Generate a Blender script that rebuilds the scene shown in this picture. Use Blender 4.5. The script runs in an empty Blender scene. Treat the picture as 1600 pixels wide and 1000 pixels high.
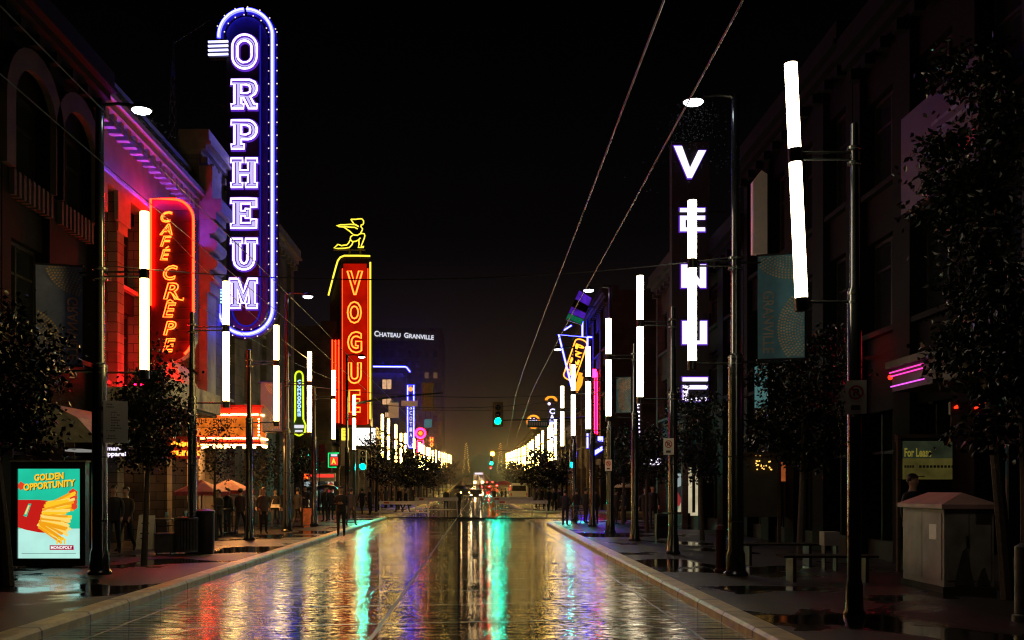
import bpy, bmesh, math, random
from mathutils import Vector, Matrix
from mathutils.geometry import tessellate_polygon
R = math.radians
PI = math.pi
rnd = random.Random(7)
scene = bpy.context.scene
COL = scene.collection

# ------------------------------------------------------------------ camera
F = 1600.0            # focal length in photo pixels (1600 wide)
EYE = 1.83
HY, VX = 762.0, 748.0
cam_d = bpy.data.cameras.new("camera")
cam = bpy.data.objects.new("camera", cam_d)
COL.objects.link(cam)
cam.location = (0, 0, EYE)
cam.rotation_euler = (PI / 2, 0, 0)
cam_d.sensor_width = 36.0
cam_d.lens = 36.0
cam_d.shift_x = (800 - VX) / 1600.0
cam_d.shift_y = (HY - 500) / 1600.0
cam_d.clip_end = 3000
cam_d.clip_start = 0.1
scene.camera = cam

def wx(px, Y): return (px - VX) / F * Y
def wz(py, Y): return EYE - (py - HY) / F * Y
SW = 0.13             # sidewalk height
def rise(y):          # far end of the street climbs gently
    return 0.0 if y < 130 else 0.022 * (y - 130)

# ------------------------------------------------------------------ materials
M = {}
def _nodes(name):
    m = bpy.data.materials.new(name)
    m.use_nodes = True
    nt = m.node_tree
    nt.nodes.clear()
    out = nt.nodes.new('ShaderNodeOutputMaterial')
    return m, nt, out
def N(nt, typ, **kw):
    n = nt.nodes.new(typ)
    for k, v in kw.items():
        if k in n.inputs: n.inputs[k].default_value = v
        else: setattr(n, k, v)
    return n
def L(nt, a, b): nt.links.new(a, b)

def pbr(name, col, rough=0.5, metal=0.0, var=0.35, scale=6.0, bump=0.0, bscale=40.0, coat=0.0, spec=0.5, trans=0.0):
    m, nt, out = _nodes(name)
    b = N(nt, 'ShaderNodeBsdfPrincipled')
    b.inputs['Metallic'].default_value = metal
    b.inputs['Coat Weight'].default_value = coat
    b.inputs['Coat Roughness'].default_value = 0.08
    b.inputs['Specular IOR Level'].default_value = spec
    tc = N(nt, 'ShaderNodeTexCoord')
    nz = N(nt, 'ShaderNodeTexNoise'); nz.inputs['Scale'].default_value = scale; nz.inputs['Detail'].default_value = 5
    L(nt, tc.outputs['Object'], nz.inputs['Vector'])
    cr = N(nt, 'ShaderNodeValToRGB')
    cr.color_ramp.elements[0].position = 0.3; cr.color_ramp.elements[1].position = 0.72
    cr.color_ramp.elements[0].color = tuple(c * (1 - var) for c in col) + (1,)
    cr.color_ramp.elements[1].color = tuple(min(1, c * (1 + var)) for c in col) + (1,)
    L(nt, nz.outputs['Fac'], cr.inputs['Fac'])
    L(nt, cr.outputs['Color'], b.inputs['Base Color'])
    mr = N(nt, 'ShaderNodeMapRange')
    mr.inputs['To Min'].default_value = max(0.02, rough - 0.12); mr.inputs['To Max'].default_value = min(1, rough + 0.12)
    L(nt, nz.outputs['Fac'], mr.inputs['Value']); L(nt, mr.outputs['Result'], b.inputs['Roughness'])
    if bump:
        n2 = N(nt, 'ShaderNodeTexNoise'); n2.inputs['Scale'].default_value = bscale; n2.inputs['Detail'].default_value = 4
        L(nt, tc.outputs['Object'], n2.inputs['Vector'])
        bp = N(nt, 'ShaderNodeBump'); bp.inputs['Strength'].default_value = bump; bp.inputs['Distance'].default_value = 0.02
        L(nt, n2.outputs['Fac'], bp.inputs['Height']); L(nt, bp.outputs['Normal'], b.inputs['Normal'])
    L(nt, b.outputs[0], out.inputs[0])
    M[name] = m
    return m

def emis(name, col, strength, light=True, var=0.0, scale=8.0):
    """glowing surface over a pale body; light=False: too small to be sampled as a lamp"""
    m, nt, out = _nodes(name)
    e = N(nt, 'ShaderNodeEmission'); e.inputs['Strength'].default_value = strength
    e.inputs['Color'].default_value = (*col, 1)
    if var:
        tc = N(nt, 'ShaderNodeTexCoord')
        nz = N(nt, 'ShaderNodeTexNoise'); nz.inputs['Scale'].default_value = scale; nz.inputs['Detail'].default_value = 3
        L(nt, tc.outputs['Object'], nz.inputs['Vector'])
        mr = N(nt, 'ShaderNodeMapRange')
        mr.inputs['From Min'].default_value = .3; mr.inputs['From Max'].default_value = .7
        mr.inputs['To Min'].default_value = strength * (1 - var); mr.inputs['To Max'].default_value = strength * (1 + var)
        L(nt, nz.outputs['Fac'], mr.inputs['Value']); L(nt, mr.outputs['Result'], e.inputs['Strength'])
    L(nt, e.outputs[0], out.inputs[0])
    m.cycles.emission_sampling = 'AUTO' if light else 'NONE'
    M[name] = m
    return m

def patch_glow(name, cols, strength, scale=3.0):
    """dim lit interior seen through a shop window: cells of several colours"""
    m, nt, out = _nodes(name)
    tc = N(nt, 'ShaderNodeTexCoord')
    mp = N(nt, 'ShaderNodeMapping'); mp.inputs['Scale'].default_value = (1.0, 1.0, 0.6)
    L(nt, tc.outputs['Object'], mp.inputs['Vector'])
    vo = N(nt, 'ShaderNodeTexVoronoi'); vo.inputs['Scale'].default_value = scale; vo.feature = 'F1'
    L(nt, mp.outputs[0], vo.inputs['Vector'])
    sx = N(nt, 'ShaderNodeSeparateColor'); L(nt, vo.outputs['Color'], sx.inputs[0])
    cr = N(nt, 'ShaderNodeValToRGB'); cr.color_ramp.interpolation = 'CONSTANT'
    k = len(cols)
    while len(cr.color_ramp.elements) < k: cr.color_ramp.elements.new(0.5)
    for i, c in enumerate(cols):
        cr.color_ramp.elements[i].position = i / k; cr.color_ramp.elements[i].color = (*c, 1)
    L(nt, sx.outputs[0], cr.inputs['Fac'])
    e = N(nt, 'ShaderNodeEmission'); e.inputs['Strength'].default_value = strength
    L(nt, cr.outputs['Color'], e.inputs['Color']); L(nt, e.outputs[0], out.inputs[0])
    m.cycles.emission_sampling = 'NONE'
    M[name] = m
    return m

# wet road --------------------------------------------------------------
def road_material():
    m, nt, out = _nodes('wet_road')
    b = N(nt, 'ShaderNodeBsdfPrincipled')
    g = N(nt, 'ShaderNodeNewGeometry')
    sp = N(nt, 'ShaderNodeSeparateXYZ'); L(nt, g.outputs['Position'], sp.inputs[0])
    def math_(op, a, b_=None, c=None):
        n = N(nt, 'ShaderNodeMath', operation=op)
        for i, v in enumerate((a, b_, c)):
            if v is None: continue
            if hasattr(v, 'links') or hasattr(v, 'is_linked'): L(nt, v, n.inputs[i])
            else: n.inputs[i].default_value = v
        return n.outputs[0]
    wob = N(nt, 'ShaderNodeTexNoise'); wob.inputs['Scale'].default_value = 1.4; wob.inputs['Detail'].default_value = 4
    L(nt, g.outputs['Position'], wob.inputs['Vector'])
    wv = math_('MULTIPLY_ADD', wob.outputs['Fac'], 0.10, -0.05)
    ysk = math_('MULTIPLY_ADD', sp.outputs['X'], -0.16, sp.outputs['Y'])
    ysk = math_('ADD', ysk, wv)
    fr = math_('FRACT', math_('DIVIDE', ysk, 2.15))
    tj = math_('LESS_THAN', math_('ABSOLUTE', math_('SUBTRACT', fr, 0.5)), 0.011)
    lx = math_('ABSOLUTE', math_('ADD', math_('ADD', sp.outputs['X'], 1.31), math_('MULTIPLY', wv, 0.4)))
    lj = math_('LESS_THAN', lx, 0.028)
    gl = math_('LESS_THAN', math_('ABSOLUTE', math_('SUBTRACT', math_('ADD', sp.outputs['X'], wv), 2.72)), 0.02)
    gr = math_('LESS_THAN', math_('ABSOLUTE', math_('ADD', math_('ADD', sp.outputs['X'], wv), 4.75)), 0.02)
    jt = math_('MAXIMUM', math_('MAXIMUM', tj, lj), math_('MAXIMUM', gl, gr))
    # colour
    n1 = N(nt, 'ShaderNodeTexNoise'); n1.inputs['Scale'].default_value = 0.8; n1.inputs['Detail'].default_value = 8; n1.inputs['Roughness'].default_value = .65
    L(nt, g.outputs['Position'], n1.inputs['Vector'])
    cr = N(nt, 'ShaderNodeValToRGB')
    cr.color_ramp.elements[0].position = .3; cr.color_ramp.elements[0].color = (.004, .004, .0045, 1)
    cr.color_ramp.elements[1].position = .75; cr.color_ramp.elements[1].color = (.016, .015, .014, 1)
    L(nt, n1.outputs['Fac'], cr.inputs['Fac'])
    mx = N(nt, 'ShaderNodeMix', data_type='RGBA'); L(nt, jt, mx.inputs[0]); L(nt, cr.outputs[0], mx.inputs[6]); mx.inputs[7].default_value = (.006, .006, .006, 1)
    L(nt, mx.outputs[2], b.inputs['Base Color'])
    # water film: smooth pools and rougher wet concrete between
    n2 = N(nt, 'ShaderNodeTexNoise'); n2.inputs['Scale'].default_value = 0.55; n2.inputs['Detail'].default_value = 6; n2.inputs['Roughness'].default_value = .6
    mp2 = N(nt, 'ShaderNodeMapping'); mp2.inputs['Scale'].default_value = (1.0, 0.55, 1.0)
    L(nt, g.outputs['Position'], mp2.inputs['Vector']); L(nt, mp2.outputs[0], n2.inputs['Vector'])
    mr = N(nt, 'ShaderNodeMapRange'); mr.inputs['From Min'].default_value = .35; mr.inputs['From Max'].default_value = .65
    mr.inputs['To Min'].default_value = ROAD_R0; mr.inputs['To Max'].default_value = ROAD_R1
    L(nt, n2.outputs['Fac'], mr.inputs['Value'])
    rg = math_('MULTIPLY_ADD', jt, 0.35, mr.outputs['Result'])
    L(nt, rg, b.inputs['Roughness'])
    b.inputs['IOR'].default_value = 2.9
    # height: fine grit, cross ripples, joints
    n3 = N(nt, 'ShaderNodeTexNoise'); n3.inputs['Scale'].default_value = 48; n3.inputs['Detail'].default_value = 5; n3.inputs['Roughness'].default_value = .6
    L(nt, g.outputs['Position'], n3.inputs['Vector'])
    n4 = N(nt, 'ShaderNodeTexNoise'); n4.inputs['Scale'].default_value = 1.0; n4.inputs['Detail'].default_value = 3
    mp4 = N(nt, 'ShaderNodeMapping'); mp4.inputs['Scale'].default_value = (0.5, 13.0, 1.0)
    L(nt, g.outputs['Position'], mp4.inputs['Vector']); L(nt, mp4.outputs[0], n4.inputs['Vector'])
    h = math_('MULTIPLY_ADD', n4.outputs['Fac'], 5.0, math_('MULTIPLY', n3.outputs['Fac'], 0.022))
    h = math_('MULTIPLY_ADD', jt, -1.5, h)
    bp = N(nt, 'ShaderNodeBump'); bp.inputs['Strength'].default_value = ROAD_BUMP; bp.inputs['Distance'].default_value = ROAD_DIST
    L(nt, h, bp.inputs['Height']); L(nt, bp.outputs['Normal'], b.inputs['Normal'])
    L(nt, b.outputs[0], out.inputs[0])
    M['wet_road'] = m
MIST = 0.0016
ROAD_R0, ROAD_R1, ROAD_BUMP, ROAD_DIST = 0.015, 0.06, 1.0, 0.0066

def sidewalk_material():
    m, nt, out = _nodes('wet_sidewalk')
    b = N(nt, 'ShaderNodeBsdfPrincipled')
    g = N(nt, 'ShaderNodeNewGeometry')
    n1 = N(nt, 'ShaderNodeTexNoise'); n1.inputs['Scale'].default_value = 2.6; n1.inputs['Detail'].default_value = 12; n1.inputs['Roughness'].default_value = .78
    L(nt, g.outputs['Position'], n1.inputs['Vector'])
    cr = N(nt, 'ShaderNodeValToRGB')
    cr.color_ramp.elements[0].position = .3; cr.color_ramp.elements[0].color = (.006, .006, .006, 1)
    cr.color_ramp.elements[1].position = .75; cr.color_ramp.elements[1].color = (.055, .05, .046, 1)
    L(nt, n1.outputs['Fac'], cr.inputs['Fac'])
    # paving joints
    br = N(nt, 'ShaderNodeTexBrick'); br.offset = 0.0
    br.inputs['Scale'].default_value = 1.0; br.inputs['Brick Width'].default_value = 1.5; br.inputs['Row Height'].default_value = 1.5
    br.inputs['Mortar Size'].default_value = 0.02
    br.inputs['Color1'].default_value = (1, 1, 1, 1); br.inputs['Color2'].default_value = (.5, .5, .5, 1); br.inputs['Mortar'].default_value = (.15, .15, .15, 1)
    L(nt, g.outputs['Position'], br.inputs['Vector'])
    mu = N(nt, 'ShaderNodeMix', data_type='RGBA', blend_type='MULTIPLY'); mu.inputs[0].default_value = 1
    L(nt, cr.outputs[0], mu.inputs[6]); L(nt, br.outputs['Color'], mu.inputs[7]); L(nt, mu.outputs[2], b.inputs['Base Color'])
    # puddles
    n2 = N(nt, 'ShaderNodeTexNoise'); n2.inputs['Scale'].default_value = 0.42; n2.inputs['Detail'].default_value = 7; n2.inputs['Distortion'].default_value = .6
    mp = N(nt, 'ShaderNodeMapping'); mp.inputs['Location'].default_value = (3.1, 0.6, 0); mp.inputs['Scale'].default_value = (1.0, .8, 1)
    L(nt, g.outputs['Position'], mp.inputs['Vector']); L(nt, mp.outputs[0], n2.inputs['Vector'])
    pr = N(nt, 'ShaderNodeMapRange'); pr.inputs['From Min'].default_value = .51; pr.inputs['From Max'].default_value = .59
    L(nt, n2.outputs['Fac'], pr.inputs['Value'])
    mr = N(nt, 'ShaderNodeMapRange'); mr.inputs['To Min'].default_value = .42; mr.inputs['To Max'].default_value = .04
    L(nt, pr.outputs['Result'], mr.inputs['Value']); L(nt, mr.outputs['Result'], b.inputs['Roughness'])
    n3 = N(nt, 'ShaderNodeTexNoise'); n3.inputs['Scale'].default_value = 55; n3.inputs['Detail'].default_value = 4
    L(nt, g.outputs['Position'], n3.inputs['Vector'])
    inv = N(nt, 'ShaderNodeMath', operation='SUBTRACT'); inv.inputs[0].default_value = 1.0; L(nt, pr.outputs['Result'], inv.inputs[1])
    st = N(nt, 'ShaderNodeMath', operation='MULTIPLY_ADD'); st.inputs[1].default_value = .55; st.inputs[2].default_value = .03
    L(nt, inv.outputs[0], st.inputs[0])
    bp = N(nt, 'ShaderNodeBump'); bp.inputs['Distance'].default_value = .018
    L(nt, st.outputs[0], bp.inputs['Strength']); L(nt, n3.outputs['Fac'], bp.inputs['Height']); L(nt, bp.outputs['Normal'], b.inputs['Normal'])
    L(nt, b.outputs[0], out.inputs[0])
    M['wet_sidewalk'] = m

def kerb_material():
    m, nt, out = _nodes('kerb_concrete')
    b = N(nt, 'ShaderNodeBsdfPrincipled')
    g = N(nt, 'ShaderNodeNewGeometry')
    sp = N(nt, 'ShaderNodeSeparateXYZ'); L(nt, g.outputs['Position'], sp.inputs[0])
    n1 = N(nt, 'ShaderNodeTexNoise'); n1.inputs['Scale'].default_value = 5; n1.inputs['Detail'].default_value = 8
    L(nt, g.outputs['Position'], n1.inputs['Vector'])
    cr = N(nt, 'ShaderNodeValToRGB')
    cr.color_ramp.elements[0].position = .3; cr.color_ramp.elements[0].color = (.50, .40, .14, 1)
    cr.color_ramp.elements[1].position = .75; cr.color_ramp.elements[1].color = (.92, .78, .32, 1)
    L(nt, n1.outputs['Fac'], cr.inputs['Fac'])
    d = N(nt, 'ShaderNodeMath', operation='DIVIDE'); L(nt, sp.outputs['Y'], d.inputs[0]); d.inputs[1].default_value = 1.55
    f = N(nt, 'ShaderNodeMath', operation='FRACT'); L(nt, d.outputs[0], f.inputs[0])
    lt = N(nt, 'ShaderNodeMath', operation='LESS_THAN'); L(nt, f.outputs[0], lt.inputs[0]); lt.inputs[1].default_value = 0.03
    mx = N(nt, 'ShaderNodeMix', data_type='RGBA'); L(nt, lt.outputs[0], mx.inputs[0]); L(nt, cr.outputs[0], mx.inputs[6]); mx.inputs[7].default_value = (.02, .02, .02, 1)
    L(nt, mx.outputs[2], b.inputs['Base Color'])
    b.inputs['Roughness'].default_value = .40
    b.inputs['IOR'].default_value = 2.6
    n3 = N(nt, 'ShaderNodeTexNoise'); n3.inputs['Scale'].default_value = 38; n3.inputs['Detail'].default_value = 4
    L(nt, g.outputs['Position'], n3.inputs['Vector'])
    bp = N(nt, 'ShaderNodeBump'); bp.inputs['Distance'].default_value = .006; bp.inputs['Strength'].default_value = .35
    L(nt, n3.outputs['Fac'], bp.inputs['Height']); L(nt, bp.outputs['Normal'], b.inputs['Normal'])
    L(nt, b.outputs[0], out.inputs[0])
    M['kerb_concrete'] = m
road_material(); sidewalk_material(); kerb_material()

def brick_material(name, c1, c2, mortar, scale=1.0, bw=.5, rh=.18):
    m, nt, out = _nodes(name)
    b = N(nt, 'ShaderNodeBsdfPrincipled'); b.inputs['Roughness'].default_value = .8; b.inputs['Specular IOR Level'].default_value = .08
    tc = N(nt, 'ShaderNodeTexCoord')
    sp = N(nt, 'ShaderNodeSeparateXYZ'); L(nt, tc.outputs['Object'], sp.inputs[0])
    ad = N(nt, 'ShaderNodeMath', operation='ADD'); L(nt, sp.outputs['X'], ad.inputs[0]); L(nt, sp.outputs['Y'], ad.inputs[1])
    cb = N(nt, 'ShaderNodeCombineXYZ'); L(nt, ad.outputs[0], cb.inputs[0]); L(nt, sp.outputs['Z'], cb.inputs[1])
    br = N(nt, 'ShaderNodeTexBrick'); br.inputs['Scale'].default_value = scale
    br.inputs['Brick Width'].default_value = bw; br.inputs['Row Height'].default_value = rh; br.inputs['Mortar Size'].default_value = .012
    br.inputs['Color1'].default_value = (*c1, 1); br.inputs['Color2'].default_value = (*c2, 1); br.inputs['Mortar'].default_value = (*mortar, 1)
    L(nt, cb.outputs[0], br.inputs['Vector'])
    nz = N(nt, 'ShaderNodeTexNoise'); nz.inputs['Scale'].default_value = .9; nz.inputs['Detail'].default_value = 6
    L(nt, tc.outputs['Object'], nz.inputs['Vector'])
    cr = N(nt, 'ShaderNodeValToRGB'); cr.color_ramp.elements[0].color = (.45, .45, .45, 1); cr.color_ramp.elements[1].color = (1.25, 1.25, 1.25, 1)
    cr.color_ramp.elements[0].position = .3; cr.color_ramp.elements[1].position = .7
    L(nt, nz.outputs['Fac'], cr.inputs['Fac'])
    mu = N(nt, 'ShaderNodeMix', data_type='RGBA', blend_type='MULTIPLY'); mu.inputs[0].default_value = 1
    L(nt, br.outputs['Color'], mu.inputs[6]); L(nt, cr.outputs[0], mu.inputs[7]); L(nt, mu.outputs[2], b.inputs['Base Color'])
    bp = N(nt, 'ShaderNodeBump'); bp.inputs['Strength'].default_value = .4; bp.inputs['Distance'].default_value = .01
    L(nt, br.outputs['Fac'], bp.inputs['Height']); bp.invert = True
    L(nt, bp.outputs['Normal'], b.inputs['Normal'])
    L(nt, b.outputs[0], out.inputs[0])
    M[name] = m
brick_material('dark_brick', (.10, .055, .04), (.07, .04, .032), (.12, .11, .1))
brick_material('pale_stone', (.12, .11, .108), (.10, .094, .09), (.06, .055, .055), bw=1.1, rh=.45)
brick_material('grey_block', (.11, .105, .10), (.09, .085, .082), (.06, .06, .06), bw=.9, rh=.35)
brick_material('tan_stone', (.075, .053, .043), (.062, .044, .036), (.038, .03, .025), bw=1.0, rh=.4)
brick_material('cream_stucco', (.16, .14, .125), (.10, .09, .08), (.04, .036, .032), bw=.62, rh=.31)

pbr('pole_paint', (.010, .012, .013), rough=.2, var=.12, scale=1.2, spec=.6)
pbr('pole_metal', (.06, .068, .066), rough=.25, metal=.6, var=.12, scale=2)
pbr('black_metal', (.012, .012, .013), rough=.38, var=.3)
pbr('grey_metal', (.16, .165, .17), rough=.4, metal=.4, var=.3)
pbr('steel', (.45, .47, .48), rough=.3, metal=.9, var=.2)
pbr('wire_metal', (.13, .13, .13), rough=.4, metal=.6)
pbr('wire_black', (.02, .02, .02), rough=.4)
pbr('white_paint', (.72, .70, .66), rough=.45, var=.12, scale=9)
pbr('white_panel', (.75, .74, .72), rough=.4, var=.06)
pbr('bark', (.035, .028, .022), rough=.75, var=.5, scale=14, bump=.6)
pbr('leaf', (.0028, .0042, .0018), rough=.30, var=.6, scale=3, spec=.22)
pbr('leaf_dry', (.015, .013, .006), rough=.4, var=.6, scale=3, spec=.2)
pbr('glass_dark', (.010, .012, .015), rough=.07, var=.2, spec=.7)
pbr('window_frame', (.012, .012, .012), rough=.6, spec=.15)
pbr('cornice_stone', (.14, .132, .13), rough=.55, var=.3, scale=2.2, bump=.35, bscale=9)
pbr('dark_stone', (.05, .046, .043), spec=.12, rough=.8, var=.35, scale=1.2)
pbr('roof_tar', (.03, .03, .03), rough=.85)
pbr('red_paint', (.42, .03, .02), rough=.4, var=.15)
pbr('sign_red_body', (.022, .0009, .0006), rough=.5, var=.25, scale=2)
pbr('sign_purple_body', (.010, .004, .007), rough=.5, var=.3, scale=1.5)
pbr('sign_dark_body', (.03, .028, .03), rough=.5)
pbr('sign_green_body', (.03, .07, .03), rough=.5)
pbr('yellow_paint', (.62, .42, .05), rough=.4, var=.2)
pbr('dim_yellow_paint', (.16, .11, .018), rough=.5, var=.3)
pbr('street_green', (.02, .16, .11), rough=.4)
pbr('orange_plastic', (.75, .22, .03), rough=.45)
pbr('canvas_dark', (.03, .028, .028), rough=.8)
pbr('canvas_red', (.22, .02, .035), rough=.7)
pbr('canvas_cream', (.45, .40, .30), rough=.75, var=.25)
pbr('canvas_grey', (.20, .20, .19), rough=.7)
pbr('umbrella_black', (.008, .008, .01), rough=.35)
pbr('skin', (.42, .25, .17), rough=.5, var=.1)
pbr('cloth_black', (.010, .010, .012), rough=.75, var=.3)
pbr('cloth_navy', (.014, .017, .03), rough=.75, var=.3)
pbr('cloth_grey', (.05, .05, .052), rough=.8, var=.3)
pbr('cloth_brown', (.045, .03, .022), rough=.8, var=.3)
pbr('cloth_denim', (.025, .032, .05), rough=.8, var=.3)
pbr('cloth_red', (.20, .02, .02), rough=.8)
pbr('hair', (.012, .009, .007), rough=.5)
pbr('hi_vis', (.55, .75, .04), rough=.5)
pbr('bag_white', (.65, .60, .52), rough=.6)
pbr('rubber', (.015, .015, .015), rough=.7)
pbr('car_dark', (.012, .013, .016), rough=.2, coat=.8)
pbr('car_white', (.60, .60, .60), rough=.25, coat=.8, var=.08)
pbr('car_red', (.20, .015, .015), rough=.25, coat=.8)
pbr('cabinet_paint', (.24, .22, .21), rough=.55, var=.35, scale=2.6, bump=.15)
pbr('cabinet_roof', (.32, .19, .18), rough=.5, var=.25, scale=3)
pbr('rust_stain', (.06, .05, .04), rough=.8, var=.6, scale=5)
pbr('banner_blue', (.16, .21, .42), rough=.6, var=.15)
pbr('banner_teal', (.09, .30, .44), rough=.6, var=.15)
pbr('banner_gold', (.60, .46, .20), rough=.6)
pbr('banner_text', (.75, .42, .32), rough=.6)
pbr('banner_text_pale', (.34, .33, .29), rough=.6)
pbr('sign_text_dark', (.05, .05, .06), rough=.6)
pbr('wood_bench', (.02, .014, .01), spec=.1, rough=.7, var=.4)
pbr('hill_dark', (.012, .012, .010), rough=.9)

# lights ------------------------------------------------------------------
emis('tube_light', (1.0, .67, .20), 36.0)
emis('tube_light_cool', (1.0, .82, .54), 20.0)
emis('tube_far', (1.0, .62, .13), 58.0)
emis('lamp_lens', (.86, .95, 1.0), 26.0)
emis('lamp_lens_far', (.86, .92, 1.0), 9.0)
emis('neon_blue', (.014, .014, 1.0), 34.0)
emis('neon_blue_core', (.50, .50, 1.0), 3.0)
emis('neon_blue_dim', (.03, .03, 1.0), .35, light=False)
emis('neon_ice', (.35, .62, 1.0), 2.0)
emis('neon_white_violet', (.86, .66, 1.0), 3.2)
emis('fill_lavender', (.66, .58, 1.0), 1.0)
emis('neon_red', (1.0, .003, .0006), 90.0)
emis('neon_red_orange', (1.0, .05, .005), 16.0)
emis('neon_amber', (1.0, .30, .02), 3.2)
emis('neon_yellow', (1.0, .78, .05), 1.6)
emis('neon_lime', (.62, .85, .02), 1.5)
emis('neon_pink', (1.0, .05, .45), 1.6)
emis('neon_magenta', (.85, .10, .85), 1.5)
emis('neon_crimson', (1.0, .004, .03), 44.0)
emis('neon_green', (.02, .9, .22), 1.0)
emis('neon_orange', (1.0, .30, .02), 1.8)
emis('neon_blue_far', (.022, .022, 1.0), 50.0)
emis('led_white', (.86, .76, 1.0), 1.5)
emis('led_white_small', (.86, .86, .95), .9, light=False)
emis('led_violet', (.38, .16, 1.0), 2.8, light=False)
emis('led_violet_white', (.80, .62, 1.0), 2.6, light=False)
emis('bulb_warm', (1.0, .46, .11), 42.0, light=False)
emis('bulb_string', (1.0, .52, .10), 2.2, light=False)
emis('bulb_white', (1.0, .80, .70), 1.3, light=False)
emis('marquee_glow', (1.0, .20, .015), 0.75, var=.4, scale=2.5)
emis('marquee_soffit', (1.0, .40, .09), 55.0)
emis('traffic_green', (.0, 1.0, .58), 750.0)
emis('traffic_green_core', (.45, 1.0, .88), 6.0, light=False)
emis('traffic_amber', (1.0, .38, .01), 140.0)
emis('traffic_red', (1.0, .03, .02), 6.0)
emis('tail_red', (1.0, .01, .01), 90.0)
emis('headlight', (1.0, .74, .40), 34.0)
emis('headlight_warm', (1.0, .56, .20), 40.0)
emis('window_warm', (1.0, .56, .26), 0.75, light=False, var=.25, scale=2.0)
emis('window_dim', (1.0, .50, .24), 0.10, light=False, var=.5, scale=1.0)
emis('shop_white', (1.0, .96, .88), 2.4)
emis('shop_green', (.10, .75, .22), .55, var=.4, scale=1.5)
emis('shop_cream', (.95, .80, .50), .55, var=.35, scale=1.2)
emis('shop_orange', (1.0, .20, .04), 1.6, var=.5, scale=4)
emis('sign_red_glow', (1.0, .05, .03), 1.1)
emis('sign_teal_dim', (.25, .62, .60), .22, light=False)
emis('led_display_violet', (.16, .03, .9), .35, light=False, var=.7, scale=1.2)
emis('led_display_green', (.02, .35, .16), .30, light=False, var=.6, scale=2)
emis('rain_glint', (.75, .80, .85), .22, light=False)  # drops glow on their own in place of lamp light on them
patch_glow('shop_interior', [(.30, .12, .05), (.05, .03, .02), (.7, .42, .16), (.02, .02, .02), (.42, .06, .03), (.6, .45, .26), (.04, .025, .02)], 1.15, 2.3)
patch_glow('shop_interior_dim', [(.10, .06, .03), (.01, .01, .01), (.18, .07, .03), (.01, .01, .01), (.02, .05, .06), (.0, .0, .0)], .22, 2.0)
patch_glow('shop_interior_cool', [(.30, .36, .36), (.02, .02, .02), (.5, .4, .25), (.1, .3, .2), (.30, .03, .03), (.6, .5, .35)], .9, 2.0)
# poster inks are printed on a lit panel
emis('poster_green', (.015, .55, .34), 1.0, var=.12, scale=2)
emis('poster_pale', (.50, .90, .80), .95, var=.08, scale=2)
emis('poster_yellow', (1.0, .58, .02), 1.0)
emis('poster_yellow_deep', (.90, .36, .01), 1.0)
emis('poster_gold', (1.0, .70, .16), 1.0)
emis('poster_red', (.62, .014, .01), .9)
emis('poster_red_bright', (.85, .06, .02), .9)
emis('poster_dark', (.02, .015, .012), .6, light=False)
emis('poster_white', (1, 1, 1), 1.0, light=False)
emis('poster_crimson', (.50, .0, .04), .8, light=False)

emis('banner_green_glow', (.40, .50, .26), .035, light=False, var=.5, scale=2.5)  # lease banner colours hold a faint glow; no lamp lights the cloth
emis('banner_yellow_glow', (.85, .70, .16), .055, light=False, var=.45, scale=2.5)
emis('banner_text_glow', (.9, .72, .10), .16, light=False)
emis('shop_orange_dim', (1.0, .22, .05), .22, light=False, var=.5, scale=3)
emis('sign_red_panel_glow', (1.0, .012, .0), .42, var=.35, scale=.8)  # emission stands in for red neon light falling on the letter panel

emis('red_wash_fill', (1.0, .0005, .008), 300.0)  # drives the unseen strip added to redden the cafe facade
emis('awning_light', (1.0, .96, .88), .22)
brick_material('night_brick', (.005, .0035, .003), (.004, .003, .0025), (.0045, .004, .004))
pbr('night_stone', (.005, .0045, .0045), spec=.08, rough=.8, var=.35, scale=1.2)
pbr('cornice_dark', (.035, .03, .032), spec=.1, rough=.7, var=.3, scale=2)
pbr('billboard_vinyl', (.042, .033, .034), rough=.5, var=.12, scale=1.5)
emis('violet_fill', (.20, .06, 1.0), 260.0)  # drives the unseen strip added to tint the frieze violet
emis('neon_red_far', (1.0, .02, .003), 10.0)
emis('neon_red_orange_far', (1.0, .10, .010), 7.0)
emis('painted_halo_violet', (.22, .05, 1.0), .55)  # violet bloom round the sign letters, put in as glowing rims
emis('led_white_far_face', (.86, .76, 1.0), 1.5)
emis('neon_red_small', (1.0, .03, .008), 2.4)
pbr('fascia_dim', (.075, .066, .06), rough=.7, var=.35, scale=3, spec=.15)
pbr('bollard_red', (.05, .008, .008), rough=.6, spec=.15)
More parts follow.
